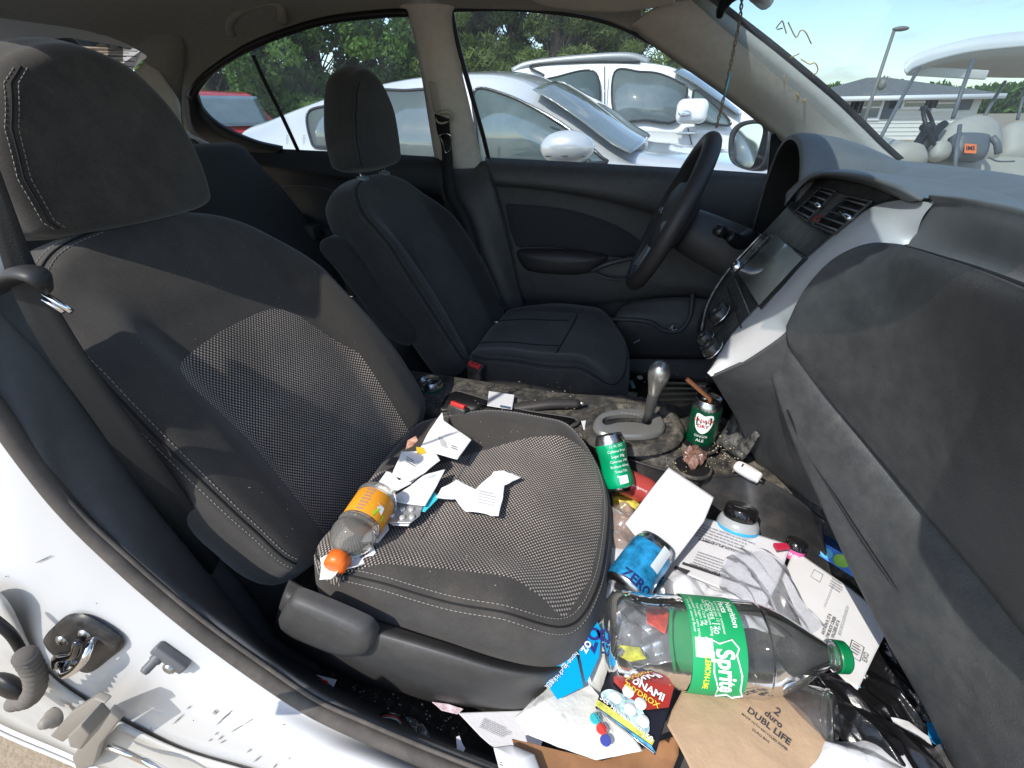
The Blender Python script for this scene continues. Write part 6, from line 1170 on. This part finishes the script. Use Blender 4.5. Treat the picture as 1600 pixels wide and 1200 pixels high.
c5, M5 = can('tall_can', 'tall blue drink can lying on white paper beside the near cushion', lo, hi-lo, .037, np.linalg.norm(hi-lo)*1.12, bl_m)
q = MB(); text(q, 'ZERO', .022, lambda a, b: M5(a, b, .16, .3, 1.02), bold=.03); q.build('can_lettering', mat('navy_print', (.01, .02, .12), .5), c5, smooth=False)
q = MB(); q.grid([[M5(a, b, .70, .55, 1.02) for a in np.linspace(-.009, .009, 6)] for b in (-.022, .022)]); q.build('barcode_panel', mat('barcode_grey', (.6, .66, .68), .6), c5)
lo, hi = A(1240, 1110, z=.47), A(1262, 1085, z=.50); 
jr_ = thing('glass_jar', 'empty dusty glass jar showing its ribbed base beside the brown napkin', 'jar'); o_ = A(1215, 1100, z=.465); ax_ = N(A(1268, 1112, z=.48)-A(1225, 1095, z=.485)+V(0, -.01, .02))
q = MB(); q.lathe([(.030, 0), (.036, .01), (.037, .05), (.036, .06), (.033, .066), (.022, .068), (.020, .064), (.0001, .062)], o_, ax_, n=48); q.lathe([(.0375, .056), (.0385, .059), (.0375, .062)], o_, ax_, n=48); q.build('jar_glass', glassmat('smoky_plastic', (.62, .57, .55), .06, dirt=.16, dscale=40), jr_)
q = MB(); q.ell(o_+ax_*.028, (.028, .03, .026)); q.build('jar_content', mat('dark_content', (.09, .06, .06), .6, var=.5, vscale=60), jr_)
# tub with a black lid against the carpet
tb = thing('jar', 'clear tub with a black screw lid and blue rim behind the account summary', 'jar'); o_ = A(1150, 832, z=.46); ax_ = N(V(.05, .35, .9))
q = MB(); q.lathe([(.034, 0), (.038, .01), (.038, .05), (.034, .06), (.026, .064)], o_-ax_*.03, ax_, n=40); q.build('jar_body', mat('frosted_tub', (.55, .58, .60), .3, trans=.3), tb)
q = MB(); q.lathe([(.028, .058), (.030, .060), (.030, .082), (.027, .085), (.0001, .085)], o_-ax_*.03, ax_, n=40); q.build('lid', blackm, tb)
q = MB(); q.lathe([(.0385, .040), (.0390, .042), (.0390, .045), (.0385, .046)], o_-ax_*.03, ax_, n=40); q.build('rim_band', mat('cyan_band', (.05, .40, .70), .4), tb)
# clear crushed bottle and wrappers by the cushion
q = MB(); lo, hi = A(966, 868, z=.47), A(972, 790, z=.50); ax_ = N(hi-lo); Lq = np.linalg.norm(hi-lo)
q.lathe([tuple(p) for p in cr([(.02, 0), (.032, .01), (.030, Lq*.3), (.033, Lq*.5), (.026, Lq*.8), (.014, Lq)], 40)], lo, ax_, n=40, deform=lambda p, r_, h, q_: p+V(0, 0, 1)*.004*math.sin(q_*3+h*150)+V(1, 0, 0)*.003*math.sin(h*190+q_)); tag(q.build('water_bottle', mat('pinkish_plastic', (.75, .58, .50), .15, trans=.6, alpha=.8), None), 'crushed clear water bottle between the blue can and the red can', 'bottle')
scrap('candy_wrapper', 'yellow and pink wrapper under the crushed green can', 'wrapper', [(955, 770), (985, 762), (1000, 790), (985, 806), (962, 800)], .475, mat('yellow_wrapper', (.75, .55, .10), .35, var=.6, vscale=70), amp=.006, sc_=30, rig=1)
o, pos = scrap('paper_scrap', 'white glossy printed sheet half under the blue can', 'paper', [(948, 850), (985, 838), (1015, 842), (1000, 870), (965, 912), (948, 935), (943, 900)], .485, paper, amp=.004, dome=.008); paras(o, pos, (955, 880), (985, 846), (962, 886), 5)
lo = A(1032, 925, z=.48); q = MB(); ax_ = N(V(.6, -.2, .6)); q.lathe([(.018, -.01), (.0195, 0), (.0195, .018), (.017, .021), (.0001, .021)], lo, ax_, n=36); tag(q.build('screw_top', alu, None, angle=40), 'small silver screw cap above the tall clear soda bottle', 'lid')
scrap('red_wrapper', 'red and blue wrapper seen through the tall clear soda bottle', 'wrapper', [(1005, 925), (1030, 915), (1045, 960), (1040, 990), (1012, 975)], .465, mat('red_wrap', (.7, .06, .04), .4, var=.5, vscale=50), amp=.006, sc_=30)
scrap('yellow_packet', 'yellow packet seen through the base of the tall clear soda bottle', 'packet', [(965, 1008), (1000, 1012), (1010, 1030), (985, 1034), (962, 1022)], .462, mat('yellow_packet', (.75, .68, .05), .4, var=.5, vscale=60), amp=.004)
scrap('snack_bag', 'silver and blue crinkled bag under the tall clear soda bottle', 'bag', [(950, 950), (1010, 945), (1060, 955), (1068, 1030), (1010, 1040), (955, 1020)], .450, mat('silver_film', (.62, .63, .68), .22, metal=.7, bump=.3, bscale=60), amp=.012, sc_=26, rig=1, rings=30, corner=False)
# pink tube, blue carton
tu = thing('cosmetic_tube', 'black tube with a pink band standing behind the envelope', 'tube'); o_ = A(1232, 880, z=.44); ax_ = N(V(.15, .3, .9))
q = MB(); q.lathe([(.0001, 0), (.018, 0), (.018, .016)], o_, ax_, n=28); q.lathe([(.018, .034), (.018, .048), (.014, .05), (.0001, .05)], o_, ax_, n=28); q.build('tube_body', blackm, tu); q = MB(); q.lathe([(.0183, .016), (.0183, .034)], o_, ax_, n=28); q.build('band', mat('pink_band', (.65, .10, .30), .4), tu)
vw_ = N((CAM-o_)-ax_*((CAM-o_)@ax_)); rt_ = np.cross(ax_, vw_); q = MB(); text(q, 'PINK', .010, lambda a, b: o_+ax_*(.025+b)+.0188*(math.cos(a/.0183)*vw_+math.sin(a/.0183)*rt_)); q.build('band_lettering', whitem, tu, smooth=False)
scrap('red_tag', 'small red plastic clip beside the pink banded tube', 'clip', [(1208, 850), (1228, 850), (1234, 857), (1214, 860)], .49, mat('red_clip', (.5, .02, .06), .35), amp=.001, thick=.006)
bxm = mat('blue_carton', (.05, .22, .70), .4, var=.3, vscale=20); bo_ = thing('carton', 'blue carton with a green badge wedged under the dashboard', 'box')
F4c = [A(1290, 850, z=.48), A(1345, 880, z=.48), A(1338, 905, z=.455), A(1280, 868, z=.455)]
q = MB(); q.prism(F4c, V(.02, .06, -.03)); q.build('carton_body', bxm, bo_, smooth=False)
nf = N(np.cross(F4c[1]-F4c[0], F4c[3]-F4c[0])); nf = nf if nf@(CAM-F4c[0]) > 0 else -nf; cc = sum(F4c)/4; ex_ = N(F4c[1]-F4c[0]); ey_ = N(np.cross(nf, ex_)); 
q = MB(); q.lathe([(.0001, .0015), (.011, .0015), (.0125, .0005)], cc+ex_*.002, nf, n=30); q.build('green_badge', mat('lime_badge', (.30, .60, .08), .5), bo_); q = MB(); q.lathe([(.0001, .0012), (.010, .0012)], cc-ex_*.022, nf, n=30); q.build('cyan_badge', mat('cyan_badge', (.12, .50, .75), .5), bo_)
scrap('blue_wrapper', 'bright blue plastic wrapper at the foot of the dashboard', 'wrapper', [(1448, 1128), (1482, 1122), (1502, 1160), (1470, 1170), (1452, 1156)], .44, mat('bright_blue_film', (.02, .30, .62), .35), amp=.004, sc_=25)
scrap('film_scrap', 'clear crinkled film between the black bags at the foot of the dashboard', 'wrapper', [(1438, 1096), (1465, 1088), (1480, 1120), (1450, 1128), (1438, 1112)], .45, clear, amp=.008, sc_=40, rig=1, rings=24)
scrap('tissue', 'white tissue sticking out between the black bags', 'tissue', [(1392, 1118), (1420, 1126), (1452, 1150), (1462, 1180), (1430, 1165), (1405, 1140)], .455, paper, amp=.008, sc_=18)
scrap('plastic_bag', 'white translucent bag at the bottom of the heap by the paper napkin', 'plastic bag', [(1270, 1172), (1320, 1152), (1380, 1165), (1420, 1200), (1440, 1260), (1300, 1290), (1255, 1230)], .49, wpoly, amp=.016, sc_=18, rig=1, dome=.015, rings=40, nn=160, corner=False, seed=21)
scrap('plastic_bag', 'clear bag end lying at the foot of the dashboard near the bright blue wrapper', 'plastic bag', [(1455, 1172), (1500, 1162), (1530, 1210), (1540, 1280), (1480, 1270), (1460, 1220)], .47, glassmat('film2', (.8, .82, .84), .15, dirt=.25, dscale=20, rough=.08), amp=.012, sc_=25, rig=1, rings=30, corner=False, seed=31)
# brown napkin
kr, pos = scrap('paper_napkin', 'brown recycled paper napkin with black printing under the tall clear soda bottle', 'napkin', [(1072, 1066), (1130, 1078), (1195, 1070), (1240, 1098), (1262, 1118), (1292, 1160), (1275, 1190), (1240, 1225), (1130, 1230), (1085, 1215), (1058, 1160), (1040, 1128)], .500, kraft, amp=.006, sc_=9, dome=.006, rings=26, nn=150)
printed(kr, pos, [('2', (1212, 1118), (1226, 1130), .015, .01), ('duro', (1206, 1129), (1220, 1141), .011, .03), ('DUBL LIFE', (1198, 1139), (1214, 1152), .0115, .03), ('MADE WITH RECYCLED PAPER', (1191, 1148), (1207, 1161), .0040, .02), ('DURO BAG', (1186, 1155), (1200, 1166), .0040, .02)], off=.0085)
# foil pouch with bright print
po, pos = scrap('tablet_pouch', 'black and white glossy pouch with red panel and white tablets printed on it', 'pouch', [(958, 1040), (1010, 1052), (1055, 1072), (1042, 1120), (1024, 1180), (985, 1150), (930, 1106), (940, 1075)], .518, mat('pouch_black', (.015, .015, .02), .25, coat=.3), amp=.0, sc_=7, rings=20)
def decal(par, nm, pos, ol, m_, off, corner=True):
    pts = [pos(*p)+V(0, 0, off) for p in ol]; cl = pts if corner else list(cr(pts, 30, True)); q = MB(); q.add(cl, [tuple(range(len(cl)))]); return q.build(nm, m_, par, smooth=False)
decal(po, 'red_panel', pos, [(959, 1042), (1010, 1054), (1053, 1073), (1044, 1108), (1010, 1112), (985, 1095), (958, 1068)], mat('red_print', (.35, .03, .02), .35), .0045)
decal(po, 'splash_print', pos, [(938, 1090), (952, 1080), (976, 1090), (998, 1106), (1014, 1140), (1002, 1148), (962, 1112)], mat('splash_blue', (.40, .60, .75), .35, var=.8, vscale=90), .0052, False)
decal(po, 'yellow_band', pos, [(932, 1096), (945, 1104), (1022, 1160), (1018, 1168), (930, 1106)], mat('yellow_print', (.62, .60, .12), .4, var=.4, vscale=100), .0055)
decal(po, 'blue_edge', pos, [(930, 1107), (1017, 1168), (1024, 1180), (985, 1150)], mat('blue_print', (.10, .35, .60), .4, var=.8, vscale=120), .005)
for k, c_ in enumerate(((962, 1093), (981, 1084), (1000, 1103), (984, 1112), (1004, 1130))):
    q = MB(); q.lathe([(.0001, .0012), (.0068, .0012), (.0075, 0)], pos(*c_)+V(0, 0, .0058), (0, 0, 1), n=24); q.build('tablet_print', whitem, po)
printed(po, pos, [('TSUNAMI', (1003, 1076), (1021, 1087), .0135, .03)], whitem, .0075, 'brand_lettering'); printed(po, pos, [('7HYDROX', (1001, 1090), (1019, 1102), .0100, .02), ('750mg', (1036, 1066), (1046, 1072), .008, .02)], mat('gold_print', (.75, .55, .06), .4), .0075, 'product_lettering')
printed(po, pos, [('5ct', (944, 1098), (952, 1104), .0095, .02), ('Hawaiian Punch', (978, 1127), (992, 1138), .0068, .02), ('150', (1010, 1156), (1018, 1161), .009, .02)], whitem, .0075, 'flavour_lettering')
# white and blue poly bag
wm_ = mat('cream_poly', (.70, .69, .63), .4, bump=.25, bscale=50, coat=.2); wb, pos = scrap('food_bag', 'white and blue printed frozen food bag tucked against the near seat cushion', 'bag', [(946, 935), (962, 950), (960, 1000), (950, 1040), (935, 1085), (930, 1110), (985, 1155), (1005, 1175), (930, 1186), (870, 1168), (820, 1150), (802, 1122), (830, 1095), (880, 1050), (915, 1000)], .472, wm_, amp=.010, sc_=11, rig=1, dome=.012, rings=36, nn=200)
decal(wb, 'blue_print_panel', pos, [(846, 1070), (880, 1042), (898, 1030), (910, 1086), (870, 1106)], mat('cyan_print', (.0, .36, .72), .4), .0215); decal(wb, 'blue_print_panel', pos, [(902, 1026), (932, 985), (938, 1000), (934, 1040), (914, 1082)], MATS['cyan_print'], .022)
printed(wb, pos, [('wings', (944, 1025), (936, 1005), .024, .03), ('OZ', (922, 1012), (916, 1030), .026, .04)], mat('navy_lettering', (.03, .03, .2), .5), .024, 'bag_lettering'); printed(wb, pos, [('oz', (916, 1026), (908, 1040), .02, .02), ('bone-in chicken', (880, 1060), (872, 1070), .010, 0), ('family pack', (868, 1070), (860, 1080), .010, 0)], whitem, .0245, 'white_lettering')
paras(wb, pos, (872, 1130), (895, 1165), (868, 1134), 4, off=.023); paras(wb, pos, (822, 1118), (838, 1100), (830, 1126), 5, off=.023); paras(wb, pos, (930, 1120), (955, 1160), (924, 1126), 3, off=.02, seed=9)
for c_, m_ in (((928, 1134), mat('teal_dot', (.05, .45, .5), .5)), ((938, 1150), mat('red_dot', (.7, .06, .05), .5)), ((944, 1168), mat('navy_dot', (.06, .08, .35), .5))):
    q = MB(); q.lathe([(.0001, .001), (.0062, .001), (.007, 0)], pos(*c_)+V(0, 0, .019), (0, 0, 1), n=20); q.build('round_emblem', m_, wb, smooth=False)
scrap('wood_stick', 'flat orange-brown piece of card at the bottom edge under the food bag', 'card', [(800, 1155), (870, 1172), (940, 1190), (1030, 1160), (1062, 1148), (1060, 1180), (1040, 1230), (900, 1230), (810, 1195)], .455, mat('brown_card', (.30, .15, .07), .5, var=.4, vscale=10), amp=.004, sc_=10)
o, pos = scrap('paper_sheet', 'printed white page lying on the carpet by the door sill', 'paper', [(716, 1114), (780, 1112), (835, 1110), (850, 1150), (830, 1210), (790, 1185), (750, 1150)], .40, paper, amp=.004, sc_=8, seed=41); paras(o, pos, (755, 1125), (800, 1145), (748, 1140), 6)
o, pos = scrap('receipt', 'curled receipt standing at the end of the door sill', 'receipt', [(772, 1168), (800, 1165), (835, 1180), (850, 1220), (800, 1230), (780, 1200)], .47, paperg, amp=.005, dome=.01, seed=43); paras(o, pos, (785, 1178), (815, 1188), (780, 1200), 6, inkm)
# bits between seat and sill
scrap('red_wrapper', 'red and white wrapper on the carpet under the recline lever', 'wrapper', [(470, 1052), (485, 1050), (526, 1062), (520, 1076), (508, 1084), (484, 1074)], .40, paperg, amp=.004); scrap('red_strip', 'bright red strip on the wrapper under the recline lever', 'strip', [(473, 1052), (512, 1064), (514, 1073), (478, 1064)], .41, mat('red_strip_film', (.65, .03, .02), .3), amp=.001)
scrap('foil_scrap', 'bluish film scrap behind the red strip by the sill', 'scrap', [(444, 1040), (462, 1046), (468, 1052), (450, 1052)], .43, mat('lilac_film', (.32, .30, .42), .4), amp=.002)
scrap('wrapper', 'pink and white wrapper under the front of the near seat', 'wrapper', [(675, 1097), (700, 1100), (724, 1108), (715, 1116), (690, 1110)], .395, mat('pink_white_film', (.75, .55, .6), .4, var=.5, vscale=90), amp=.002)
scrap('paper_tag', 'small white twisted paper tag on the carpet beside the sill', 'tag', [(713, 1152), (718, 1150), (722, 1162), (727, 1170), (722, 1178), (714, 1172)], .42, paper, amp=.003)
q = MB(); q.tube([A(592, 1118, z=.41), A(606, 1114, z=.43), A(622, 1118, z=.43), A(628, 1126, z=.41)], .002, smooth=20); q.tube([A(592, 1120, z=.41), A(606, 1117, z=.425), A(622, 1121, z=.425), A(627, 1128, z=.41)], .002, smooth=20, mi=1); q.tube([A(592, 1122, z=.41), A(607, 1120, z=.42), A(621, 1124, z=.42), A(626, 1130, z=.41)], .002, smooth=20, mi=2); tag(q.build('wire_bundle', [blackm, mat('wire_red', (.4, .05, .04), .4), mat('wire_pale', (.5, .5, .48), .4)], None), 'short loop of coloured wires by the door sill', 'wires')
scrap('film_scrap', 'crumpled clear plastic film on the carpet beside the sill', 'wrapper', [(634, 1122), (648, 1120), (668, 1140), (674, 1156), (655, 1152)], .41, clear, amp=.008, sc_=45, rig=1, rings=24)
# ---- things on the seat
Z0 = .612
bt = thing('sports_drink_bottle', 'small clear drink bottle with an orange label and orange cap on the near seat', 'bottle'); b0, b1 = A(594, 772, z=.640), A(521, 888, z=.630); ax = N(b1-b0); L2 = np.linalg.norm(b1-b0); r2 = .0335
pf = cr([(r2*.5, .003), (r2*.85, .0), (r2, .008), (r2, L2*.10), (r2*.95, L2*.12), (r2*.95, L2*.44), (r2, L2*.47), (r2*1.02, L2*.50), (r2*.96, L2*.53), (r2*1.03, L2*.60), (r2*.95, L2*.69), (r2*.70, L2*.77), (r2*.44, L2*.82), (r2*.42, L2*.86)], 60)
q = MB(); q.lathe([tuple(p) for p in pf], b0, ax, n=48); q.build('bottle_shell', mat('bottle_plastic', (.93, .90, .82), .08, trans=.85, alpha=.75, ior=1.15), bt)
vw = N((CAM-(b0+b1)/2)-ax*((CAM-(b0+b1)/2)@ax)); dn = np.cross(ax, vw)
lm = lambda a, b, h0, th0=0, k=1.0: b0+ax*(L2*h0+b)+r2*k*(math.cos(th0+a/r2)*vw+math.sin(th0+a/r2)*dn)
q = MB(); q.lathe([(r2*.965, L2*.115), (r2*.975, L2*.12), (r2*.975, L2*.44), (r2*.965, L2*.445)], b0, ax, n=48); q.build('label', mat('orange_label', (.85, .33, .02), .4), bt)
q = MB(); q.add([lm(a, b, .12, 0, .99) for a, b in ((-.026, L2*.30), (-.008, L2*.31), (.004, L2*.17), (-.012, L2*.19), (-.026, L2*.22))], [(0, 1, 2, 3, 4)]); q.build('green_flash', mat('lime_print', (.45, .65, .03), .4), bt, smooth=False)
q = MB(); q.add([lm(a, b, .12, 0, 1.0) for a, b in ((-.020, L2*.24), (-.006, L2*.20), (-.010, L2*.16), (.010, L2*.04), (-.006, L2*.14), (-.018, L2*.15))], [(0, 1, 2, 3, 4, 5)]); q.build('bolt_emblem', whitem, bt, smooth=False)
q = MB()
for k in range(8): text(q, 'IIIIIIIIIIIIIII'[:9+k % 4], .0055, lambda a, b, k=k: lm(a, b+L2*.27-.0062*k, .14, .48, .985))
q.build('fine_print', inkg, bt, smooth=False); q = MB(); q.lathe([(r2*.42, L2*.85), (r2*.50, L2*.86), (r2*.50, L2*.93), (r2*.47, L2*.99), (r2*.30, L2*1.0), (.0001, L2*1.0)], b0, ax, n=32, deform=lambda p, r_, h, q_: p+N(p-(b0+ax*h)+1e-9)*.0006*math.sin(q_*18)); q.build('cap', mat('orange_cap', (.85, .16, .02), .4), bt)
scrap('receipt', 'crumpled white receipt under the orange bottle cap', 'receipt', [(500, 872), (520, 868), (545, 880), (582, 852), (588, 866), (560, 888), (530, 896), (518, 908), (499, 908), (503, 890)], Z0+.006, thermal, amp=.008, sc_=22, curl=.012, seed=51, rings=22)
scrap('receipt', 'white receipt lying along the lower side of the orange labelled bottle', 'receipt', [(575, 835), (605, 812), (608, 826), (590, 850), (560, 862)], Z0, thermal, amp=.004, seed=52)
o, pos = scrap('receipt', 'square white receipt nearest the red seat belt buckle', 'receipt', [(691, 644), (693, 657), (737, 688), (714, 718), (655, 702), (672, 672)], Z0+.022, thermal, amp=.003, sc_=9, seed=53); paras(o, pos, (684, 684), (696, 690), (690, 700), 6, inkm, off=.0045); paras(o, pos, (706, 698), (716, 702), (704, 704), 2, inkm)
o, pos = scrap('receipt', 'folded white receipt in the middle of the papers at the seat hinge', 'receipt', [(628, 706), (655, 706), (680, 708), (688, 720), (665, 738), (640, 752), (612, 742)], Z0+.018, thermal, amp=.004, sc_=12, seed=54, curl=.006); paras(o, pos, (636, 716), (650, 724), (634, 726), 3, inkm)
o, pos = scrap('receipt', 'long narrow white receipt pointing at the torn receipt', 'receipt', [(662, 742), (696, 733), (682, 760), (664, 790), (630, 786), (606, 780), (640, 760)], Z0+.012, thermal, amp=.003, sc_=9, seed=55); paras(o, pos, (668, 748), (684, 742), (666, 752), 4, inkm)
scrap('receipt', 'thin curled receipt touching the base of the orange labelled bottle', 'receipt', [(590, 758), (604, 736), (612, 738), (604, 760), (640, 742), (668, 732), (640, 756), (612, 772)], Z0+.010, thermal, amp=.004, seed=56)
scrap('snack_wrapper', 'small orange and violet wrapper in the seat hinge', 'wrapper', [(637, 688), (650, 681), (653, 688), (646, 696), (634, 702)], Z0+.02, mat('orange_violet', (.75, .35, .25), .4, var=.6, vscale=80), amp=.003); scrap('snack_wrapper', 'small yellow wrapper between two white receipts', 'wrapper', [(650, 698), (662, 700), (666, 708), (652, 709)], Z0+.022, mat('yellow_film', (.8, .5, .04), .4), amp=.002)
scrap('folded_card', 'cyan card sticking out under the long narrow receipt', 'card', [(676, 765), (686, 778), (664, 800), (655, 798), (640, 778)], Z0+.004, mat('cyan_card', (.05, .55, .62), .5), amp=.001)
bp, pos = scrap('pill_pack', 'silver foil blister pack with round tablets under the long narrow receipt', 'blister pack', [(618, 784), (662, 788), (656, 806), (642, 817), (606, 817), (605, 806)], Z0+.006, mat('foil_grey', (.55, .55, .55), .35, metal=.6, dust=.3, dscale=60), amp=.001)
for c_ in ((629, 797), (643, 797), (613, 806), (629, 810), (644, 809), (616, 796)):
    q = MB(); q.ell(pos(*c_)+V(0, 0, .002), (.0052, .0052, .0035)); q.build('blister', mat('blister_dome', (.62, .60, .57), .1, metal=.3, coat=.6) if 'blister_dome' not in MATS else MATS['blister_dome'], bp)
scrap('paper_scrap', 'torn white slip under the blister pack', 'paper', [(604, 815), (642, 816), (638, 822), (614, 821)], Z0+.001, thermal, amp=.001)
o, pos = scrap('torn_receipt', 'torn white receipt twisted into a bow shape in the middle of the near cushion', 'receipt', [(682, 778), (690, 762), (714, 750), (724, 762), (724, 770), (736, 772), (748, 760), (765, 745), (772, 736), (786, 736), (814, 745), (788, 760), (786, 780), (779, 808), (750, 802), (728, 800), (718, 790), (712, 780), (696, 780)], Z0+.006, thermal, amp=.005, sc_=13, curl=.006, seed=57, nn=140, rings=22)
paras(o, pos, (745, 768), (775, 775), (742, 790), 5, mat('faint_print', (.6, .6, .6), .8), off=.006)
# ---- things on the console
o, pos = scrap('paper_card', 'small white appointment card on the console beside the hand brake', 'card', [(764, 611), (804, 617), (800, 640), (761, 634)], .562, paper, amp=.0008, thick=.001); rule_lines(o, pos, [[(782, 634), (798, 637), (797, 640), (781, 637)]], mat('card_blue', (.08, .12, .2), .5), .0025)
q = MB(); a_, b_ = A(1158, 732, z=.53), A(1186, 748, z=.525); ex_ = N(b_-a_); ey_ = N(np.cross(V(0, -.3, 1), ex_)); L3 = np.linalg.norm(b_-a_)
fob = thing('usb_plug', 'white plastic charger plug lying on the front of the console', 'charger'); nz_ = np.cross(ex_, ey_)
ol = [(-.006, .012), (.02, .013), (.035, .011), (.040, .009), (.040, -.009), (.035, -.011), (.02, -.013), (-.006, -.012), (-.014, -.007), (-.014, .007)]
cl = cr([a_+ex_*x+ey_*y for x, y in ol], 50, True); c0 = cl.mean(0); q.grid([[c0+(p-c0)*s_+nz_*h for p in cl] for s_, h in ((.02, .011), (.8, .010), (.97, .006), (1, 0), (.97, -.006), (.02, -.008))], cv=True); q.build('plug_body', mat('white_plastic', (.78, .76, .74), .35), fob)
q = MB(); q.box(a_+ex_*.0+nz_*.0112, (.003, .008, .0015), (ex_, ey_, nz_)); q.box(a_+ex_*.043, (.012, .010, .004), (ex_, ey_, nz_)); q.build('plug_socket', blackm, fob)
scrap('crumpled_wrapper', 'crumpled clear and brown wrapper stuffed in the front cup holder', 'wrapper', [(1066, 714), (1078, 700), (1096, 700), (1106, 712), (1098, 724), (1080, 730)], .54, mat('brown_clear_film', (.20, .11, .085), .2, coat=.5, var=.6, vscale=90), amp=.012, sc_=45, rig=1, dome=.014, rings=30, corner=False)
scrap('paper_scrap', 'torn white paper corner on the console by the near cushion', 'paper', [(908, 658), (922, 656), (920, 668), (912, 672)], .556, paper, amp=.001)
# crumbs and grit on the console and the driver's floor
rn = random.Random(5); q = MB()
def grit(n, zone, z, smin, smax):
    for _ in range(n):
        px, py = rn.uniform(zone[0], zone[2]), rn.uniform(zone[1], zone[3]); p = A(px, py, z=z); s_ = rn.uniform(smin, smax)
        q.ell(p, (s_, s_*.8, s_*.5), n=5)
grit(60, (690, 596, 900, 640), .556, .0008, .0022); grit(70, (1040, 700, 1150, 738), .535, .0008, .002); grit(90, (1110, 650, 1160, 720), .545, .001, .0028); grit(70, (960, 570, 1120, 650), .352, .001, .004)
cu = P_seat[2]
for _ in range(150):
    a_, b_ = rn.uniform(-.19, .22), rn.uniform(-.2, .17); q.ell(cu.surf(a_, b_, .0006), (rn.uniform(.0004, .0014), rn.uniform(.0004, .0012), .0005), n=5)
for _ in range(70):
    a_, b_ = rn.uniform(-.2, .22), rn.uniform(.0, .5); q.ell(P_seat[1].surf(a_, b_, .0006), (rn.uniform(.0003, .0009), rn.uniform(.0003, .0009), .0004), n=5)
for _ in range(40):
    a_, b_ = rn.uniform(-.19, .2), rn.uniform(-.2, .2); q.ell(D_seat[2].surf(a_, b_, .0006), (rn.uniform(.0005, .0014), rn.uniform(.0005, .0012), .0005), n=5)
grit(160, (470, 1060, 720, 1170), .345, .0006, .0022)
o = q.build('crumbs', mat('crumbs', (.42, .35, .25), .9, var=.5, vscale=200), None); o['kind'] = 'stuff'; tag(o, 'pale crumbs and grit scattered over the console and floor', 'crumbs')
q = MB(); q.lathe([(.0001, .003), (.009, .003), (.0105, .0)], A(1000, 590, z=.36), (0, -.2, 1), n=24); tag(q.build('bottle_cap', mat('cap_white', (.7, .7, .66), .5), None), 'small white round cap on the driver floor', 'cap')
q = MB(); q.box(A(988, 601, z=.37), (.014, .035, .010), (N(V(.9, .3, 0)), N(V(-.3, .9, .2)), V(0, 0, 1))); tag(q.build('lighter', mat('lighter_teal', (.25, .42, .45), .3), None, bevel=.003), 'small pale teal lighter on the driver floor', 'lighter')
scrap('paper_scrap', 'yellowed torn paper next to the lighter on the driver floor', 'paper', [(982, 612), (996, 614), (994, 624), (980, 620)], .36, mat('yellowed_paper', (.45, .42, .32), .8), amp=.002); scrap('paper_scrap', 'white slip on the driver floor behind the ginger ale can', 'paper', [(1086, 600), (1110, 602), (1108, 612), (1088, 608)], .385, paper, amp=.002)
# hanging cord with beads below the inside mirror
hc_ = thing('hanging_cord', 'thin beaded cord with a blue tag hanging from the inside mirror', 'cord')
cp_ = [A(1160, -10, y=.24), A(1156, 30, y=.24), A(1147, 75, y=.24), A(1138, 120, y=.24), A(1128, 165, y=.24), A(1119, 200, y=.24)]
q = MB(); pp = cr(cp_, 60); q.tube([p+V(.0022*math.sin(i*.8), .002*math.cos(i*.8), 0) for i, p in enumerate(pp)], .0016, n=6); q.tube([p-V(.0022*math.sin(i*.8), .002*math.cos(i*.8), 0) for i, p in enumerate(pp)], .0014, n=6); q.build('cord', mat('cord_brown', (.20, .15, .10), .8), hc_)
q = MB(); q.tube([A(1141, 112, y=.235), A(1137, 130, y=.235), A(1132, 152, y=.235)], [.003, .0055, .003], n=8, flat=.4); q.build('blue_tag', mat('tag_blue', (.10, .45, .60), .4), hc_)
bpy.context.view_layer.update()
